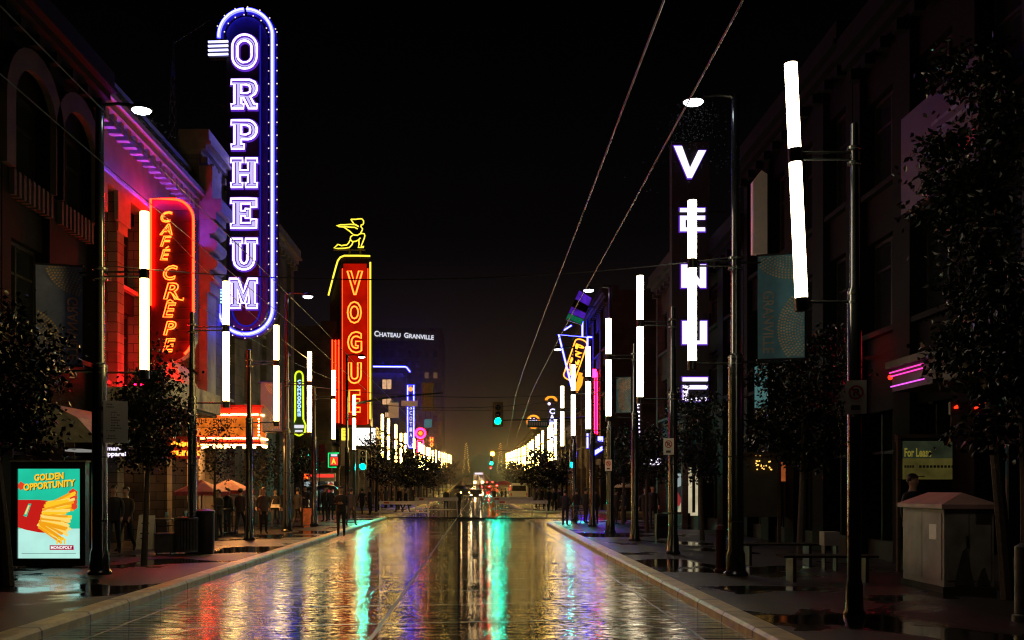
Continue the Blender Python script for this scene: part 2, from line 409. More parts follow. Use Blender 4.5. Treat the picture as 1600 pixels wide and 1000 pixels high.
# ------------------------------------------------------------------ mesh helpers
class MB:
    """collects shapes; build() links them as one mesh object"""
    def __init__(s): s.v = []; s.f = []; s.mi = []; s.cur = 0
    def add(s, vs, fs):
        b = len(s.v); s.v += [tuple(v) for v in vs]
        for f in fs: s.f.append([b + i for i in f]); s.mi.append(s.cur)
        return s
    def box(s, x0, x1, y0, y1, z0, z1):
        if x0 > x1: x0, x1 = x1, x0
        if y0 > y1: y0, y1 = y1, y0
        if z0 > z1: z0, z1 = z1, z0
        v = [(x0,y0,z0),(x1,y0,z0),(x1,y1,z0),(x0,y1,z0),(x0,y0,z1),(x1,y0,z1),(x1,y1,z1),(x0,y1,z1)]
        return s.add(v, [(0,3,2,1),(4,5,6,7),(0,1,5,4),(1,2,6,5),(2,3,7,6),(3,0,4,7)])
    def cyl(s, p0, p1, r0, r1=None, n=12, caps=True):
        r1 = r0 if r1 is None else r1
        p0, p1 = Vector(p0), Vector(p1); d = (p1 - p0).normalized()
        a = d.orthogonal().normalized(); c = d.cross(a)
        v = []
        for p, r in ((p0, r0), (p1, r1)):
            for i in range(n):
                t = 2 * PI * i / n; v.append(p + a * (r * math.cos(t)) + c * (r * math.sin(t)))
        f = [(i, (i + 1) % n, n + (i + 1) % n, n + i) for i in range(n)]
        if caps: f += [tuple(range(n - 1, -1, -1)), tuple(range(n, 2 * n))]
        return s.add(v, f)
    def tube(s, pts, r, n=8, closed=False, taper=None):
        pts = [Vector(p) for p in pts]
        k = len(pts)
        if k < 2: return s
        v = []; prev = None
        for i, p in enumerate(pts):
            if closed: d = pts[(i + 1) % k] - pts[i - 1]
            else: d = pts[min(i + 1, k - 1)] - pts[max(i - 1, 0)]
            if d.length < 1e-9: d = Vector((0, 0, 1))
            d.normalize()
            if prev is None: a = d.orthogonal().normalized()
            else:
                a = prev - d * prev.dot(d)
                a = a.normalized() if a.length > 1e-6 else d.orthogonal().normalized()
            prev = a; c = d.cross(a)
            rr = r if taper is None else taper[i]
            for j in range(n):
                t = 2 * PI * j / n; v.append(p + a * (rr * math.cos(t)) + c * (rr * math.sin(t)))
        f = []
        for i in range(k if closed else k - 1):
            i2 = (i + 1) % k
            for j in range(n):
                j2 = (j + 1) % n; f.append((i * n + j, i * n + j2, i2 * n + j2, i2 * n + j))
        if not closed: f += [tuple(range(n - 1, -1, -1)), tuple((k - 1) * n + j for j in range(n))]
        return s.add(v, f)
    def lathe(s, prof, c=(0, 0, 0), n=16, axis='z'):
        v = []; k = len(prof)
        for r, h in prof:
            for j in range(n):
                t = 2 * PI * j / n; a, b = r * math.cos(t), r * math.sin(t)
                p = (a, b, h) if axis == 'z' else ((a, h, b) if axis == 'y' else (h, a, b))
                v.append((p[0] + c[0], p[1] + c[1], p[2] + c[2]))
        f = []
        for i in range(k - 1):
            for j in range(n):
                j2 = (j + 1) % n; f.append((i * n + j, i * n + j2, (i + 1) * n + j2, (i + 1) * n + j))
        f += [tuple(range(n - 1, -1, -1)), tuple((k - 1) * n + j for j in range(n))]
        return s.add(v, f)
    def sphere(s, c, r, n=8, sc=(1, 1, 1)):
        prof = []
        v = [(c[0], c[1], c[2] - r * sc[2])]; m = max(3, n // 2)
        for i in range(1, m):
            ph = -PI / 2 + PI * i / m
            for j in range(n):
                t = 2 * PI * j / n
                v.append((c[0] + r * sc[0] * math.cos(ph) * math.cos(t), c[1] + r * sc[1] * math.cos(ph) * math.sin(t), c[2] + r * sc[2] * math.sin(ph)))
        v.append((c[0], c[1], c[2] + r * sc[2])); f = []
        for j in range(n): f.append((0, 1 + (j + 1) % n, 1 + j))
        for i in range(m - 2):
            for j in range(n):
                a = 1 + i * n; b = a + n; j2 = (j + 1) % n; f.append((a + j, a + j2, b + j2, b + j))
        a = 1 + (m - 2) * n
        for j in range(n): f.append((a + j, a + (j + 1) % n, len(v) - 1))
        return s.add(v, f)
    def quad(s, *p): return s.add(p, [tuple(range(len(p)))])
    def poly_xz(s, loops, y, depth=0.0, to=None):
        """filled outline(s) in the XZ plane facing -Y; loops[0] outer, rest holes; depth > 0 makes it solid"""
        lv = [[Vector((a, b, 0)) for a, b in lp] for lp in loops]
        tris = tessellate_polygon(lv)
        flat = [p for lp in lv for p in lp]
        v = [(p.x, y, p.y) for p in flat]
        fs = []
        for t in tris:
            a, b, c = (flat[i] for i in t)
            fs.append(t if (b - a).cross(c - a).z > 0 else (t[0], t[2], t[1]))
        s.add(v, fs)
        if depth:
            s.add([(p.x, y + depth, p.y) for p in flat], [(t[0], t[2], t[1]) for t in fs])
            for lp in loops:
                k = len(lp)
                vv = [(a, y, b) for a, b in lp] + [(a, y + depth, b) for a, b in lp]
                s.add(vv, [(i, (i + 1) % k, k + (i + 1) % k, k + i) for i in range(k)])
        return s
    def mat(s, i): s.cur = i; return s
    def xf(s, mtx, start=0):
        s.v = s.v[:start] + [tuple(mtx @ Vector(p)) for p in s.v[start:]]
        return s
    def build(s, name, mat, parent=None, shift=None, smooth=False):
        me = bpy.data.meshes.new(name)
        o = (0, 0, 0)
        if shift is not None: o = shift
        elif parent is not None: o = world_loc(parent)
        me.from_pydata([(a - o[0], b - o[1], c - o[2]) for a, b, c in s.v], [], s.f)
        mats = mat if isinstance(mat, (list, tuple)) else [mat]
        for m in mats: me.materials.append(M[m] if isinstance(m, str) else m)
        if len(mats) > 1: me.polygons.foreach_set('material_index', s.mi)
        if smooth:
            me.polygons.foreach_set('use_smooth', [True] * len(me.polygons))
            try: me.set_sharp_from_angle(angle=R(40))
            except Exception: pass
        me.update()
        ob = bpy.data.objects.new(name, me); COL.objects.link(ob)
        if parent is not None: ob.parent = parent
        return ob

def world_loc(o):
    v = Vector((0, 0, 0))
    while o is not None: v = v + o.location; o = o.parent
    return v

def tag(o, label, cat, group=None, kind=None):
    if label: o['label'] = label
    if cat: o['category'] = cat
    if group: o['group'] = group
    if kind: o['kind'] = kind
    return o
def thing(name, label, cat, loc=(0, 0, 0), rz=0.0, group=None):
    o = bpy.data.objects.new(name, None); COL.objects.link(o)
    o.location = loc; o.rotation_euler = (0, 0, rz); o.empty_display_size = .3
    return tag(o, label, cat, group)
def solo(name, mb, mat, label, cat, loc=(0, 0, 0), group=None, kind=None, smooth=False):
    """a thing that is one mesh; shapes given in world coordinates"""
    o = mb.build(name, mat, None, shift=loc, smooth=smooth); o.location = loc
    return tag(o, label, cat, group, kind)
def dup(root, loc, rz, label, group=None, scale=None):
    r = root.copy(); COL.objects.link(r); r.location = loc; r.rotation_euler = (0, 0, rz)
    if scale: r.scale = (scale, scale, scale)
    if label: r['label'] = label
    if group: r['group'] = group
    for ch in list(root.children):
        c = ch.copy(); COL.objects.link(c); c.parent = r
        for g in list(ch.children):
            d = g.copy(); COL.objects.link(d); d.parent = c
    return r

# ------------------------------------------------------------------ lettering
_tc = {}
def text_geo(txt, shear=0.0, offset=0.0, res=3, space=1.0):
    key = (txt, shear, offset, res, space)
    if key in _tc: return _tc[key]
    cu = bpy.data.curves.new('lettering', 'FONT')
    cu.body = txt; cu.shear = shear; cu.offset = offset; cu.resolution_u = res; cu.space_character = space
    cu.fill_mode = 'FRONT'
    ob = bpy.data.objects.new('lettering', cu); COL.objects.link(ob)
    dg = bpy.context.evaluated_depsgraph_get(); dg.update()
    me = bpy.data.meshes.new_from_object(ob.evaluated_get(dg))
    vs = [tuple(v.co) for v in me.vertices]; fs = [tuple(p.vertices) for p in me.polygons]
    bpy.data.objects.remove(ob); bpy.data.curves.remove(cu); bpy.data.meshes.remove(me)
    x0 = min(v[0] for v in vs); x1 = max(v[0] for v in vs); y0 = min(v[1] for v in vs); y1 = max(v[1] for v in vs)
    vs = [((v[0] - x0) / (x1 - x0), (v[1] - y0) / (y1 - y0)) for v in vs]
    cnt = {}
    for f in fs:
        for i in range(len(f)):
            a, b = f[i], f[(i + 1) % len(f)]
            cnt[(a, b)] = cnt.get((a, b), 0) + 1
    # merge doubles by position for outlines
    pos = {}
    def pid(i):
        k = (round(vs[i][0], 4), round(vs[i][1], 4)); return pos.setdefault(k, i)
    ed = {}
    for f in fs:
        for i in range(len(f)):
            a, b = pid(f[i]), pid(f[(i + 1) % len(f)]); k = (min(a, b), max(a, b)); ed[k] = ed.get(k, 0) + 1
    nb = {}
    for (a, b), c in ed.items():
        if c == 1 and a != b: nb.setdefault(a, []).append(b); nb.setdefault(b, []).append(a)
    loops = []; seen = set()
    for st in nb:
        if st in seen: continue
        lp = [st]; seen.add(st); cur = st
        while True:
            nx = [q for q in nb[cur] if q not in seen]
            if not nx: break
            cur = nx[0]; seen.add(cur); lp.append(cur)
        if len(lp) > 2: loops.append([vs[i] for i in lp])
    _tc[key] = (vs, fs, loops)
    return _tc[key]
def text_fill(mb, txt, x0, x1, z0, z1, y, mirror=False, down=False, **kw):
    """flat lettering in the XZ plane facing -Y. down: runs top to bottom, turned clockwise"""
    vs, fs, _ = text_geo(txt, **kw)
    out = []
    for a, b in vs:
        if down: X, Z = x0 + b * (x1 - x0), z1 - a * (z1 - z0)
        else: X, Z = x0 + a * (x1 - x0), z0 + b * (z1 - z0)
        if mirror: X = x0 + x1 - X
        out.append((X, y, Z))
    mb.add(out, fs); return mb
def text_neon(mb, txt, x0, x1, z0, z1, y, r, n=6, **kw):
    _, _, loops = text_geo(txt, **kw)
    for lp in loops:
        pts = []
        for a, b in lp:
            p = Vector((x0 + a * (x1 - x0), y, z0 + b * (z1 - z0)))
            if not pts or (p - pts[-1]).length > r * .9: pts.append(p)
        if len(pts) > 2: mb.tube(pts, r, n, closed=True)
    return mb

def arc(cx, cz, rx, rz, a0, a1, n):
    return [(cx + rx * math.cos(R(a0 + (a1 - a0) * i / n)), cz + rz * math.sin(R(a0 + (a1 - a0) * i / n))) for i in range(n + 1)]

SLAB = {
 'H': [[(0,0),(4.4,0),(4.4,2),(3.5,2),(3.5,5.4),(6.5,5.4),(6.5,2),(5.6,2),(5.6,0),(10,0),(10,2),(9.1,2),(9.1,11),(10,11),(10,13),(5.6,13),(5.6,11),(6.5,11),(6.5,7.6),(3.5,7.6),(3.5,11),(4.4,11),(4.4,13),(0,13),(0,11),(.9,11),(.9,2),(0,2)]],
 'E': [[(0,0),(10,0),(10,3.8),(7.7,3.8),(7.7,2.2),(3.9,2.2),(3.9,5.4),(5.6,5.4),(5.6,4.5),(7.5,4.5),(7.5,8.5),(5.6,8.5),(5.6,7.6),(3.9,7.6),(3.9,10.8),(7.7,10.8),(7.7,9.2),(10,9.2),(10,13),(0,13),(0,10.9),(1.2,10.9),(1.2,2.1),(0,2.1)]],
 'O': [arc(5, 8.4, 5, 4.6, 0, 180, 12) + arc(5, 4.6, 5, 4.6, 180, 360, 12), arc(5, 8, 2.9, 2.7, 0, 180, 10) + arc(5, 5, 2.9, 2.7, 180, 360, 10)],
 'P': [[(0,0),(5,0),(5,2.1),(3.9,2.1),(3.9,4.3)] + arc(6.3, 8.65, 3.7, 4.35, -85, 85, 10) + [(0,13),(0,10.9),(1.2,10.9),(1.2,2.1),(0,2.1)], [(3.9,6.5),(6.0,6.5),(7.2,7.3),(7.4,8.6),(7.2,10),(6.0,10.8),(3.9,10.8)]],
 'R': [[(0,0),(4.8,0),(4.8,2.1),(3.9,2.1),(3.9,4.9),(4.7,4.9),(6.9,0),(10,0),(10,2.1),(8.9,2.1),(7.5,5.2),(9.3,6.6),(10,8.4),(10,10),(9.2,12),(7.2,13),(0,13),(0,10.9),(1.2,10.9),(1.2,2.1),(0,2.1)], [(3.9,6.9),(6.2,6.9),(7.3,7.6),(7.4,9.2),(7.1,10.3),(6.0,10.8),(3.9,10.8)]],
 'U': [[(0,13),(0,10.9),(1.0,10.9),(1.0,4.2),(1.6,1.9),(2.8,.6),(4.2,0),(5.8,0),(7.2,.6),(8.4,1.9),(9,4.2),(9,10.9),(10,10.9),(10,13),(5.6,13),(5.6,10.9),(6.4,10.9),(6.4,4.2),(5.8,2.8),(5,2.4),(4.2,2.8),(3.6,4.2),(3.6,10.9),(4.4,10.9),(4.4,13)]],
 'M': [[(0,0),(3.9,0),(3.9,2),(3.0,2),(3.0,8.2),(4.5,2.2),(5.5,2.2),(7.0,8.2),(7.0,2),(6.1,2),(6.1,0),(10,0),(10,2),(9.2,2),(9.2,11),(10,11),(10,13),(6.8,13),(5,6.6),(3.2,13),(0,13),(0,11),(.8,11),(.8,2),(0,2)]],
}
def slab(ch, x0, x1, z0, z1):
    return [[(x0 + a / 10 * (x1 - x0), z0 + b / 13 * (z1 - z0)) for a, b in lp] for lp in SLAB[ch]]
def dense(lp, step):
    out = []
    k = len(lp)
    for i in range(k):
        a = Vector(lp[i]); b = Vector(lp[(i + 1) % k]); m = max(1, int((b - a).length / step))
        for j in range(m): out.append(tuple(a.lerp(b, j / m)))
    return out
# ------------------------------------------------------------------ setting
XL, XR = -5.30, 3.32
YS = [1, 10, 20, 30, 40, 50, 60, 70, 80, 95, 110, 120, 130, 145, 160, 180, 200, 230, 260, 300, 360, 430, 520]
mb = MB()
for a, b in zip(YS[:-1], YS[1:]):
    mb.quad((XL - 1, a, rise(a)), (XR + 1, a, rise(a)), (XR + 1, b, rise(b)), (XL - 1, b, rise(b)))
for x0, x1 in ((-70, XL - 1), (XR + 1, 70)):
    mb.quad((x0, 46, 0), (x1, 46, 0), (x1, 84, 0), (x0, 84, 0))
solo('road', mb, 'wet_road', None, None, kind='structure')

# ground under everything, to the horizon
mb = MB()
for a, b in [(-80, 1)] + list(zip(YS[:-1], YS[1:])) + [(520, 2500)]:
    za, zb = rise(a) - .06, (rise(b) if b < 600 else rise(520) + 6) - .06
    mb.quad((-1500, a, za), (1500, a, za), (1500, b, zb), (-1500, b, zb))
solo('ground', mb, 'roof_tar', None, None, kind='structure')

def kerb_path(xk, s, y0, y1, c0, c1):
    """kerb line of one block; s = +1 when the pavement lies at smaller x (left side); corners rounded at c0/c1"""
    p = []
    r = 3.0
    if c0:
        p += [(-s * 0 + xk - s * 40, y0), (xk - s * r, y0)]
        for i in range(1, 8):
            t = R(90 * i / 8); p.append((xk - s * r + s * r * math.sin(t), y0 + r - r * math.cos(t)))
        p.append((xk, y0 + r))
    else: p.append((xk, y0))
    ys = [y for y in YS if y0 + (r if c0 else 0) + .5 < y < y1 - (r if c1 else 0) - .5]
    p += [(xk, y) for y in ys]
    if c1:
        p.append((xk, y1 - r))
        for i in range(1, 8):
            t = R(90 * i / 8); p.append((xk - s * r + s * r * math.cos(t), y1 - r + r * math.sin(t)))
        p += [(xk - s * r, y1), (xk - s * 40, y1)]
    else: p.append((xk, y1))
    return p
def kerb(name, path, s):
    prof = [(-.005, -.03), (.0, .095), (.035, SW + .006), (.32, SW + .006), (.33, SW - .03)]   # distance into pavement, height
    mb = MB(); k = len(path); v = []
    for i, (x, y) in enumerate(path):
        a = Vector(path[max(i - 1, 0)]); b = Vector(path[min(i + 1, k - 1)])
        d = (b - a).normalized(); n = Vector((-d.y, d.x)) * s
        for u, h in prof: v.append((x + n.x * u, y + n.y * u, h + rise(y)))
    m = len(prof); f = []
    for i in range(k - 1):
        for j in range(m - 1): f.append((i * m + j, i * m + j + 1, (i + 1) * m + j + 1, (i + 1) * m + j))
    mb.add(v, f)
    return solo(name, mb, 'kerb_concrete', None, None, kind='structure')
def pavement(name, path, xo):
    """flat sheet between the kerb line and x = xo"""
    mb = MB()
    pts = path
    for (x0, y0), (x1, y1) in zip(pts[:-1], pts[1:]):
        if abs(y1 - y0) < .01: continue
        mb.quad((x0, y0, SW + rise(y0)), (x1, y1, SW + rise(y1)), (xo, y1, SW + rise(y1)), (xo, y0, SW + rise(y0)))
    return solo(name, mb, 'wet_sidewalk', None, None, kind='structure')
blocks = [('left', XL, 1, 1, 62, False, True), ('left', XL, 1, 75, 520, True, False),
          ('right', XR, -1, 1, 53, False, True), ('right', XR, -1, 73, 520, True, False)]
for nm, xk, s, y0, y1, c0, c1 in blocks:
    p = kerb_path(xk, s, y0, y1, c0, c1)
    kerb('kerb', p, s)
    q = [(x - s * .32, y) for x, y in p if abs(x - xk) < 3.2]
    pavement('pavement', q, xk - s * 40)

# night sky: deep blue Nishita dusk far below the horizon plus the city's warm glow near the horizon
w = bpy.data.worlds.new("World"); scene.world = w; w.use_nodes = True
nt = w.node_tree; nt.nodes.clear()
wo = nt.nodes.new('ShaderNodeOutputWorld')
sky = nt.nodes.new('ShaderNodeTexSky'); sky.sky_type = 'NISHITA'; sky.sun_disc = False
sky.sun_elevation = R(-8); sky.sun_rotation = R(200)
bg = nt.nodes.new('ShaderNodeBackground'); bg.inputs['Strength'].default_value = 0.03
L(nt, sky.outputs[0], bg.inputs['Color'])
tc = nt.nodes.new('ShaderNodeTexCoord'); sp = nt.nodes.new('ShaderNodeSeparateXYZ'); L(nt, tc.outputs['Generated'], sp.inputs[0])
cr = nt.nodes.new('ShaderNodeValToRGB'); e = cr.color_ramp.elements
e[0].position = 0.0; e[0].color = (.022, .012, .009, 1)
e[1].position = 0.42; e[1].color = (.0004, .0003, .0004, 1)
q = e.new(.10); q.color = (.0075, .0050, .0050, 1)
q = e.new(.24); q.color = (.0018, .0013, .0016, 1)
L(nt, sp.outputs['Z'], cr.inputs['Fac'])
bg2 = nt.nodes.new('ShaderNodeBackground'); bg2.inputs['Strength'].default_value = 1.0; L(nt, cr.outputs[0], bg2.inputs['Color'])
ad = nt.nodes.new('ShaderNodeAddShader'); L(nt, bg.outputs[0], ad.inputs[0]); L(nt, bg2.outputs[0], ad.inputs[1]); L(nt, ad.outputs[0], wo.inputs['Surface'])
scene.view_settings.view_transform = 'Standard'; scene.view_settings.look = 'None'
scene.view_settings.exposure = 0; scene.view_settings.gamma = 1
cy = scene.cycles
cy.max_bounces = 6; cy.diffuse_bounces = 2; cy.glossy_bounces = 4; cy.transmission_bounces = 4
cy.sample_clamp_indirect = 4.0; cy.sample_clamp_direct = 0.0
cy.use_denoising = True; cy.use_light_tree = True; cy.caustics_reflective = True
cy.filter_width = 1.2

# ------------------------------------------------------------------ light-tube poles
def tube_pole(s, reach, zb, ln, label, group='light-tube poles along the street', lamp=0.0, tubem='tube_light', tilt=0.0,
              thick=.10, banner_arm=False, detail=2, lampm='lamp_lens', bannerlen=1.15):
    """base at the origin, arms toward +x*s. zb: lower end of the tube, ln: its length"""
    t = thing('light_tube_pole', label, 'street light', group=group)
    zm = zb + ln * .607
    top = lamp + .10 if lamp else zm + .42
    nn = 14 if detail == 2 else 8
    m = MB()
    if detail == 2:
        m.lathe([(thick * 1.9, 0), (thick * 1.9, .05), (thick * 1.55, .09), (thick * 1.45, .42), (thick * 1.2, .50), (thick * 1.15, zb + .1), (thick * .82, zb + .14), (thick * .62, top), (0.01, top + .03)], n=nn)
    else:
        m.lathe([(thick * 1.5, 0), (thick * 1.1, .4), (thick * .8, zb), (thick * .6, top)], n=nn)
    m.build('pole', 'pole_paint', t, smooth=True)
    if detail == 2:
        for z in (zb - .06, zb + .06, zm - .10, zm + .10):
            c = MB(); c.lathe([(thick * 1.05, z - .018), (thick * 1.22, z - .018), (thick * 1.22, z + .018), (thick * 1.05, z + .018)], n=nn); c.build('collar', 'pole_metal', t, smooth=True)
        for z in (1.05, 2.3):
            c = MB(); c.lathe([(thick * 1.18, z - .012), (thick * 1.25, z - .012), (thick * 1.25, z + .012), (thick * 1.18, z + .012)], n=nn); c.build('collar', 'pole_metal', t, smooth=True)
    xs = s * reach
    def ax(z): return xs - s * tilt * (zb - z + ln)          # the row leans a little when tilt is set
    a = MB()
    a.cyl((0, 0, zm - .045), (ax(zm), 0, zm - .045), .019, n=8); a.build('arm', 'pole_metal', t, smooth=True); a = MB(); a.cyl((0, 0, zm + .045), (ax(zm), 0, zm + .045), .019, n=8)
    if banner_arm: a.cyl((0, 0, zm + .02), (-s * bannerlen, 0, zm + .02), .022, n=8)
    a.build('arm', 'pole_metal', t, smooth=True)
    a = MB(); a.cyl((0, 0, zb - .05), (ax(zb), 0, zb - .05), .020, n=8)
    if banner_arm: a.cyl((0, 0, zb - .02), (-s * bannerlen, 0, zb - .02), .022, n=8)
    a.build('arm', 'pole_metal', t, smooth=True)
    c = MB(); c.cyl((ax(zm - ln * .03), 0, zm - ln * .03), (ax(zm + ln * .03), 0, zm + ln * .03), .092, n=nn); c.build('tube_coupling', 'black_metal', t, smooth=True)
    c = MB(); c.cyl((ax(zb - .17), 0, zb - .17), (ax(zb), 0, zb), .092, n=nn); c.build('tube_end_cap', 'black_metal', t, smooth=True)
    c = MB(); zt = zb + ln; c.cyl((ax(zt), 0, zt), (ax(zt + .03), 0, zt + .03), .088, .05, n=nn); c.build('tube_end_cap', 'black_metal', t, smooth=True)
    g = MB(); g.cyl((ax(zb), 0, zb), (ax(zm - ln * .03), 0, zm - ln * .03), .083, n=nn); g.build('light_tube', tubem, t, smooth=True)
    g = MB(); g.cyl((ax(zm + ln * .03), 0, zm + ln * .03), (ax(zb + ln), 0, zb + ln), .083, n=nn); g.build('light_tube', tubem, t, smooth=True)
    if lamp:
        a = MB(); a.tube([(0, 0, lamp), (s * .12, 0, lamp + .07), (s * .35, 0, lamp + .09), (s * .62, 0, lamp + .06)], .032, 8); a.build('lamp_arm', 'pole_metal', t, smooth=True)
        h = MB(); h.lathe([(.02, .15), (.09, .14), (.19, .06), (.212, .0), (.20, -.015)], c=(s * .82, 0, lamp - .03), n=18); ho = h.build('lamp_head', 'black_metal', t, smooth=True)
        l = MB(); l.lathe([(.19, 0), (.165, -.03), (.10, -.055), (.02, -.062)], c=(s * .82, 0, lamp - .042), n=18); l.build('lamp_lens', lampm, ho, smooth=True)
    return t
def put(t, x, y, z=None): t.location = (x, y, SW + rise(y) if z is None else z); return t

left_near = [  # photo x of tube, distance, lamp height
    ('light-tube pole nearest on the left, beside the lit advert case', 20.1, 9.15, True, .125, 4.01),
    ('light-tube pole left of the theatre marquee, in front of the red cafe sign', 26.6, 0, False, .10, 3.95),
    ('light-tube pole right after the orange bulb marquee, its tube below the blue sign tip', 33.2, 0, False, .10, 3.86),
    ('tall light-tube pole with a round lamp on top, beside the yellow-green neon sign', 39.7, 9.15, True, .115, 3.86),
    ('light-tube pole between the yellow-green neon sign and the tall red sign', 46.3, 0, False, .10, 3.90)]
for i, (lb, Y, lamp, ban, th, zb) in enumerate(left_near):
    t = tube_pole(1, .88, zb, 3.1, lb, lamp=lamp, thick=th, banner_arm=ban, bannerlen=1.12)
    put(t, -7.44, Y)
t = tube_pole(1, .4, 3.80, 3.0, 'light-tube pole on the left corner, its tube in front of the tall red sign', lamp=8.95, thick=.10, lampm='lamp_lens_far')
put(t, wx(542, 56.5), 56.5)
right_near = [
    ('nearest light-tube pole on the right, its bright tube slightly bent', 13.55, 0, False, .075, 4.21, .045),
    ('tall lamp pole on the right, its tube in front of the white lettered sign', 19.8, 9.2, True, .125, 4.15, 0),
    ('light-tube pole just left of the white lettered sign on the right pavement', 26.2, 0, False, .10, 4.02, 0),
    ('light-tube pole between the two no-parking signs further up the right side', 32.6, 0, False, .10, 3.98, 0),
    ('tall lamp pole with round head right of the triangular blue neon sign', 38.7, 9.2, True, .115, 3.92, 0),
    ('light-tube pole whose tube crosses the lower tip of the triangular neon sign', 44.8, 0, False, .10, 3.98, 0)]
for lb, Y, lamp, ban, th, zb, tilt in right_near:
    t = tube_pole(-1, .84, zb, 3.1, lb, lamp=lamp, thick=th, banner_arm=ban, tilt=tilt, tubem='tube_light_cool', bannerlen=1.25)
    put(t, 4.97, Y)
t = tube_pole(-1, .6, 3.80, 3.0, 'light-tube pole at the right corner of the crossing beside the green signal', lamp=8.7, thick=.09, tubem='tube_light_cool', lampm='lamp_lens_far')
put(t, 4.8, 51.5)
# beyond the crossing
ords = ['first', 'second', 'third', 'fourth', 'fifth', 'sixth', 'seventh', 'eighth', 'ninth', 'tenth', 'eleventh', 'twelfth', 'thirteenth', 'fourteenth', 'fifteenth', 'sixteenth', 'seventeenth', 'eighteenth', 'nineteenth', 'twentieth', 'twenty-first', 'twenty-second', 'twenty-third', 'twenty-fourth']
pl = tube_pole(1, .85, 3.85, 3.1, 'x', detail=1, tubem='tube_far', thick=.09)
for i, px in enumerate([597.5, 607, 618.6, 626.6, 633, 647, 655.5, 659, 662.6, 668, 671.6, 676, 681, 686, 690, 694, 697.5, 701, 704]):
    Y = 6.9 * 1600 / (VX - px)
    lb = 'small light-tube pole on the left pavement, %s beyond the crossing' % ords[i]
    if i == 0: pl['label'] = lb; put(pl, -7.75, Y)
    else: dup(pl, (-7.75, Y, SW + rise(Y)), 0, lb)
pr = tube_pole(-1, .85, 3.92, 3.1, 'x', detail=1, tubem='tube_far', thick=.09)
for i, px in enumerate([868, 862, 857.5, 848, 841.5, 838, 832, 828.5, 825, 820.5, 816.5, 811.5, 807, 803.5, 800, 797, 794, 791.5]):
    Y = 6.0 * 1600 / (px - VX)
    lb = 'small light-tube pole on the right pavement, %s beyond the crossing' % ords[i]
    if i == 0: pr['label'] = lb; put(pr, 6.85, Y)
    else: dup(pr, (6.85, Y, SW + rise(Y)), 0, lb)

# ------------------------------------------------------------------ banners and small signs on the poles
def banner(x0, x1, Y, z0, z1, label, mirror, cloth, textm, big=True):
    c = ((x0 + x1) / 2, Y, z0)
    t = thing('street_banner', label, 'banner', c, group='street banners on the lamp poles')
    m = MB(); n = 10; w_ = x1 - x0
    vs = []; fs = []
    for i in range(n + 1):
        for j in range(n + 1):
            u, v = i / n, j / n
            vs.append((x0 + u * w_, Y + .012 * math.sin(5 * u + 3 * v) * (1 - abs(2 * v - 1)), z0 + v * (z1 - z0)))
    for i in range(n):
        for j in range(n):
            a = i * (n + 1) + j; fs.append((a, a + n + 1, a + n + 2, a + 1))
    def tilt(mb_):
        xe = x1 if mirror else x0; mb_.v = [(a, b - .34 * abs(a - xe), c_) for a, b, c_ in mb_.v]; return mb_
    m.add(vs, fs); tilt(m)
    for z in (z0 - .02, z1 + .02): rr = MB(); rr.cyl((x0 - .03, Y, z), (x1 + .03, Y, z), .018, n=8); tilt(rr).build('rod', 'black_metal', t)
    # shell pattern: rows of fan-shaped dots curving away from two corners
    d = MB(); yy = Y - .022
    def fan(cx, cz, r0, r1, a0, a1, rows):
        for k in range(rows):
            r = r0 + (r1 - r0) * k / (rows - 1); cnt = max(3, int(r * abs(a1 - a0) / 57.3 / (.055)))
            for q in range(cnt):
                a = R(a0 + (a1 - a0) * (q + .5 * (k % 2)) / cnt)
                px_, pz_ = cx + r * math.cos(a), cz + r * math.sin(a)
                if not (x0 + .02 < px_ < x1 - .02 and z0 + .02 < pz_ < z1 - .02): continue
                s_ = .012 + .012 * k / rows
                ta = a + PI / 2
                d.add([(px_ + math.cos(a) * s_, yy, pz_ + math.sin(a) * s_), (px_ + math.cos(ta) * s_ * .8, yy, pz_ + math.sin(ta) * s_ * .8),
                       (px_ - math.cos(a) * s_, yy, pz_ - math.sin(a) * s_), (px_ - math.cos(ta) * s_ * .8, yy, pz_ - math.sin(ta) * s_ * .8)], [(0, 3, 2, 1)])
    sg = -1 if mirror else 1
    if mirror:   # fans at the upper right and lower left
        fan(x1 + .05, z1 + .12, .08, .68, 150, 280, 13); fan(x0 - .35, z0 + .30, .25, .82, -60, 80, 13)
    else:        # fans at the upper right corner and right edge
        fan(x1 - .25, z1 + .25, .10, .70, 180, 300, 13); fan(x1 + .42, z0 + .55, .30, .88, 100, 260, 13)
    tilt(d); k_ = len(m.v); m.v += d.v; m.f += [[k_ + i for i in f_] for f_ in d.f]; m.mi += [1] * len(d.f); m.build('cloth', [cloth, 'banner_gold'], t)
    tx = MB()
    if mirror: text_fill(tx, 'GRANVILLE', x1 - .26, x1 - .07, z0 + .10, z0 + 1.32, Y - .024, mirror=True, down=True, offset=.012)
    else: text_fill(tx, 'GRANVILLE', x0 + .08, x0 + .28, z0 + .10, z0 + 1.30, Y - .024, down=True, offset=.012)
    tilt(tx).build('lettering', textm, t)
    return t
banner(wx(65, 20.1), wx(129, 20.1), 20.1, wz(571, 20.1), wz(418, 20.1), 'dark blue street banner with gold shell pattern, lettering seen from behind, above the advert case', True, 'banner_blue', 'banner_text')
banner(wx(409, 39.6), wx(440, 39.6), 39.65, wz(674, 39.65), wz(598, 39.65), 'pale lilac street banner behind the bulb marquee on the left', True, 'banner_blue', 'banner_text')
banner(wx(1184, 19.8), wx(1250, 19.8), 19.8, wz(561, 19.8), wz(401, 19.8), 'teal street banner on the tall lamp pole right of the white lettered sign', False, 'banner_teal', 'banner_text_pale')
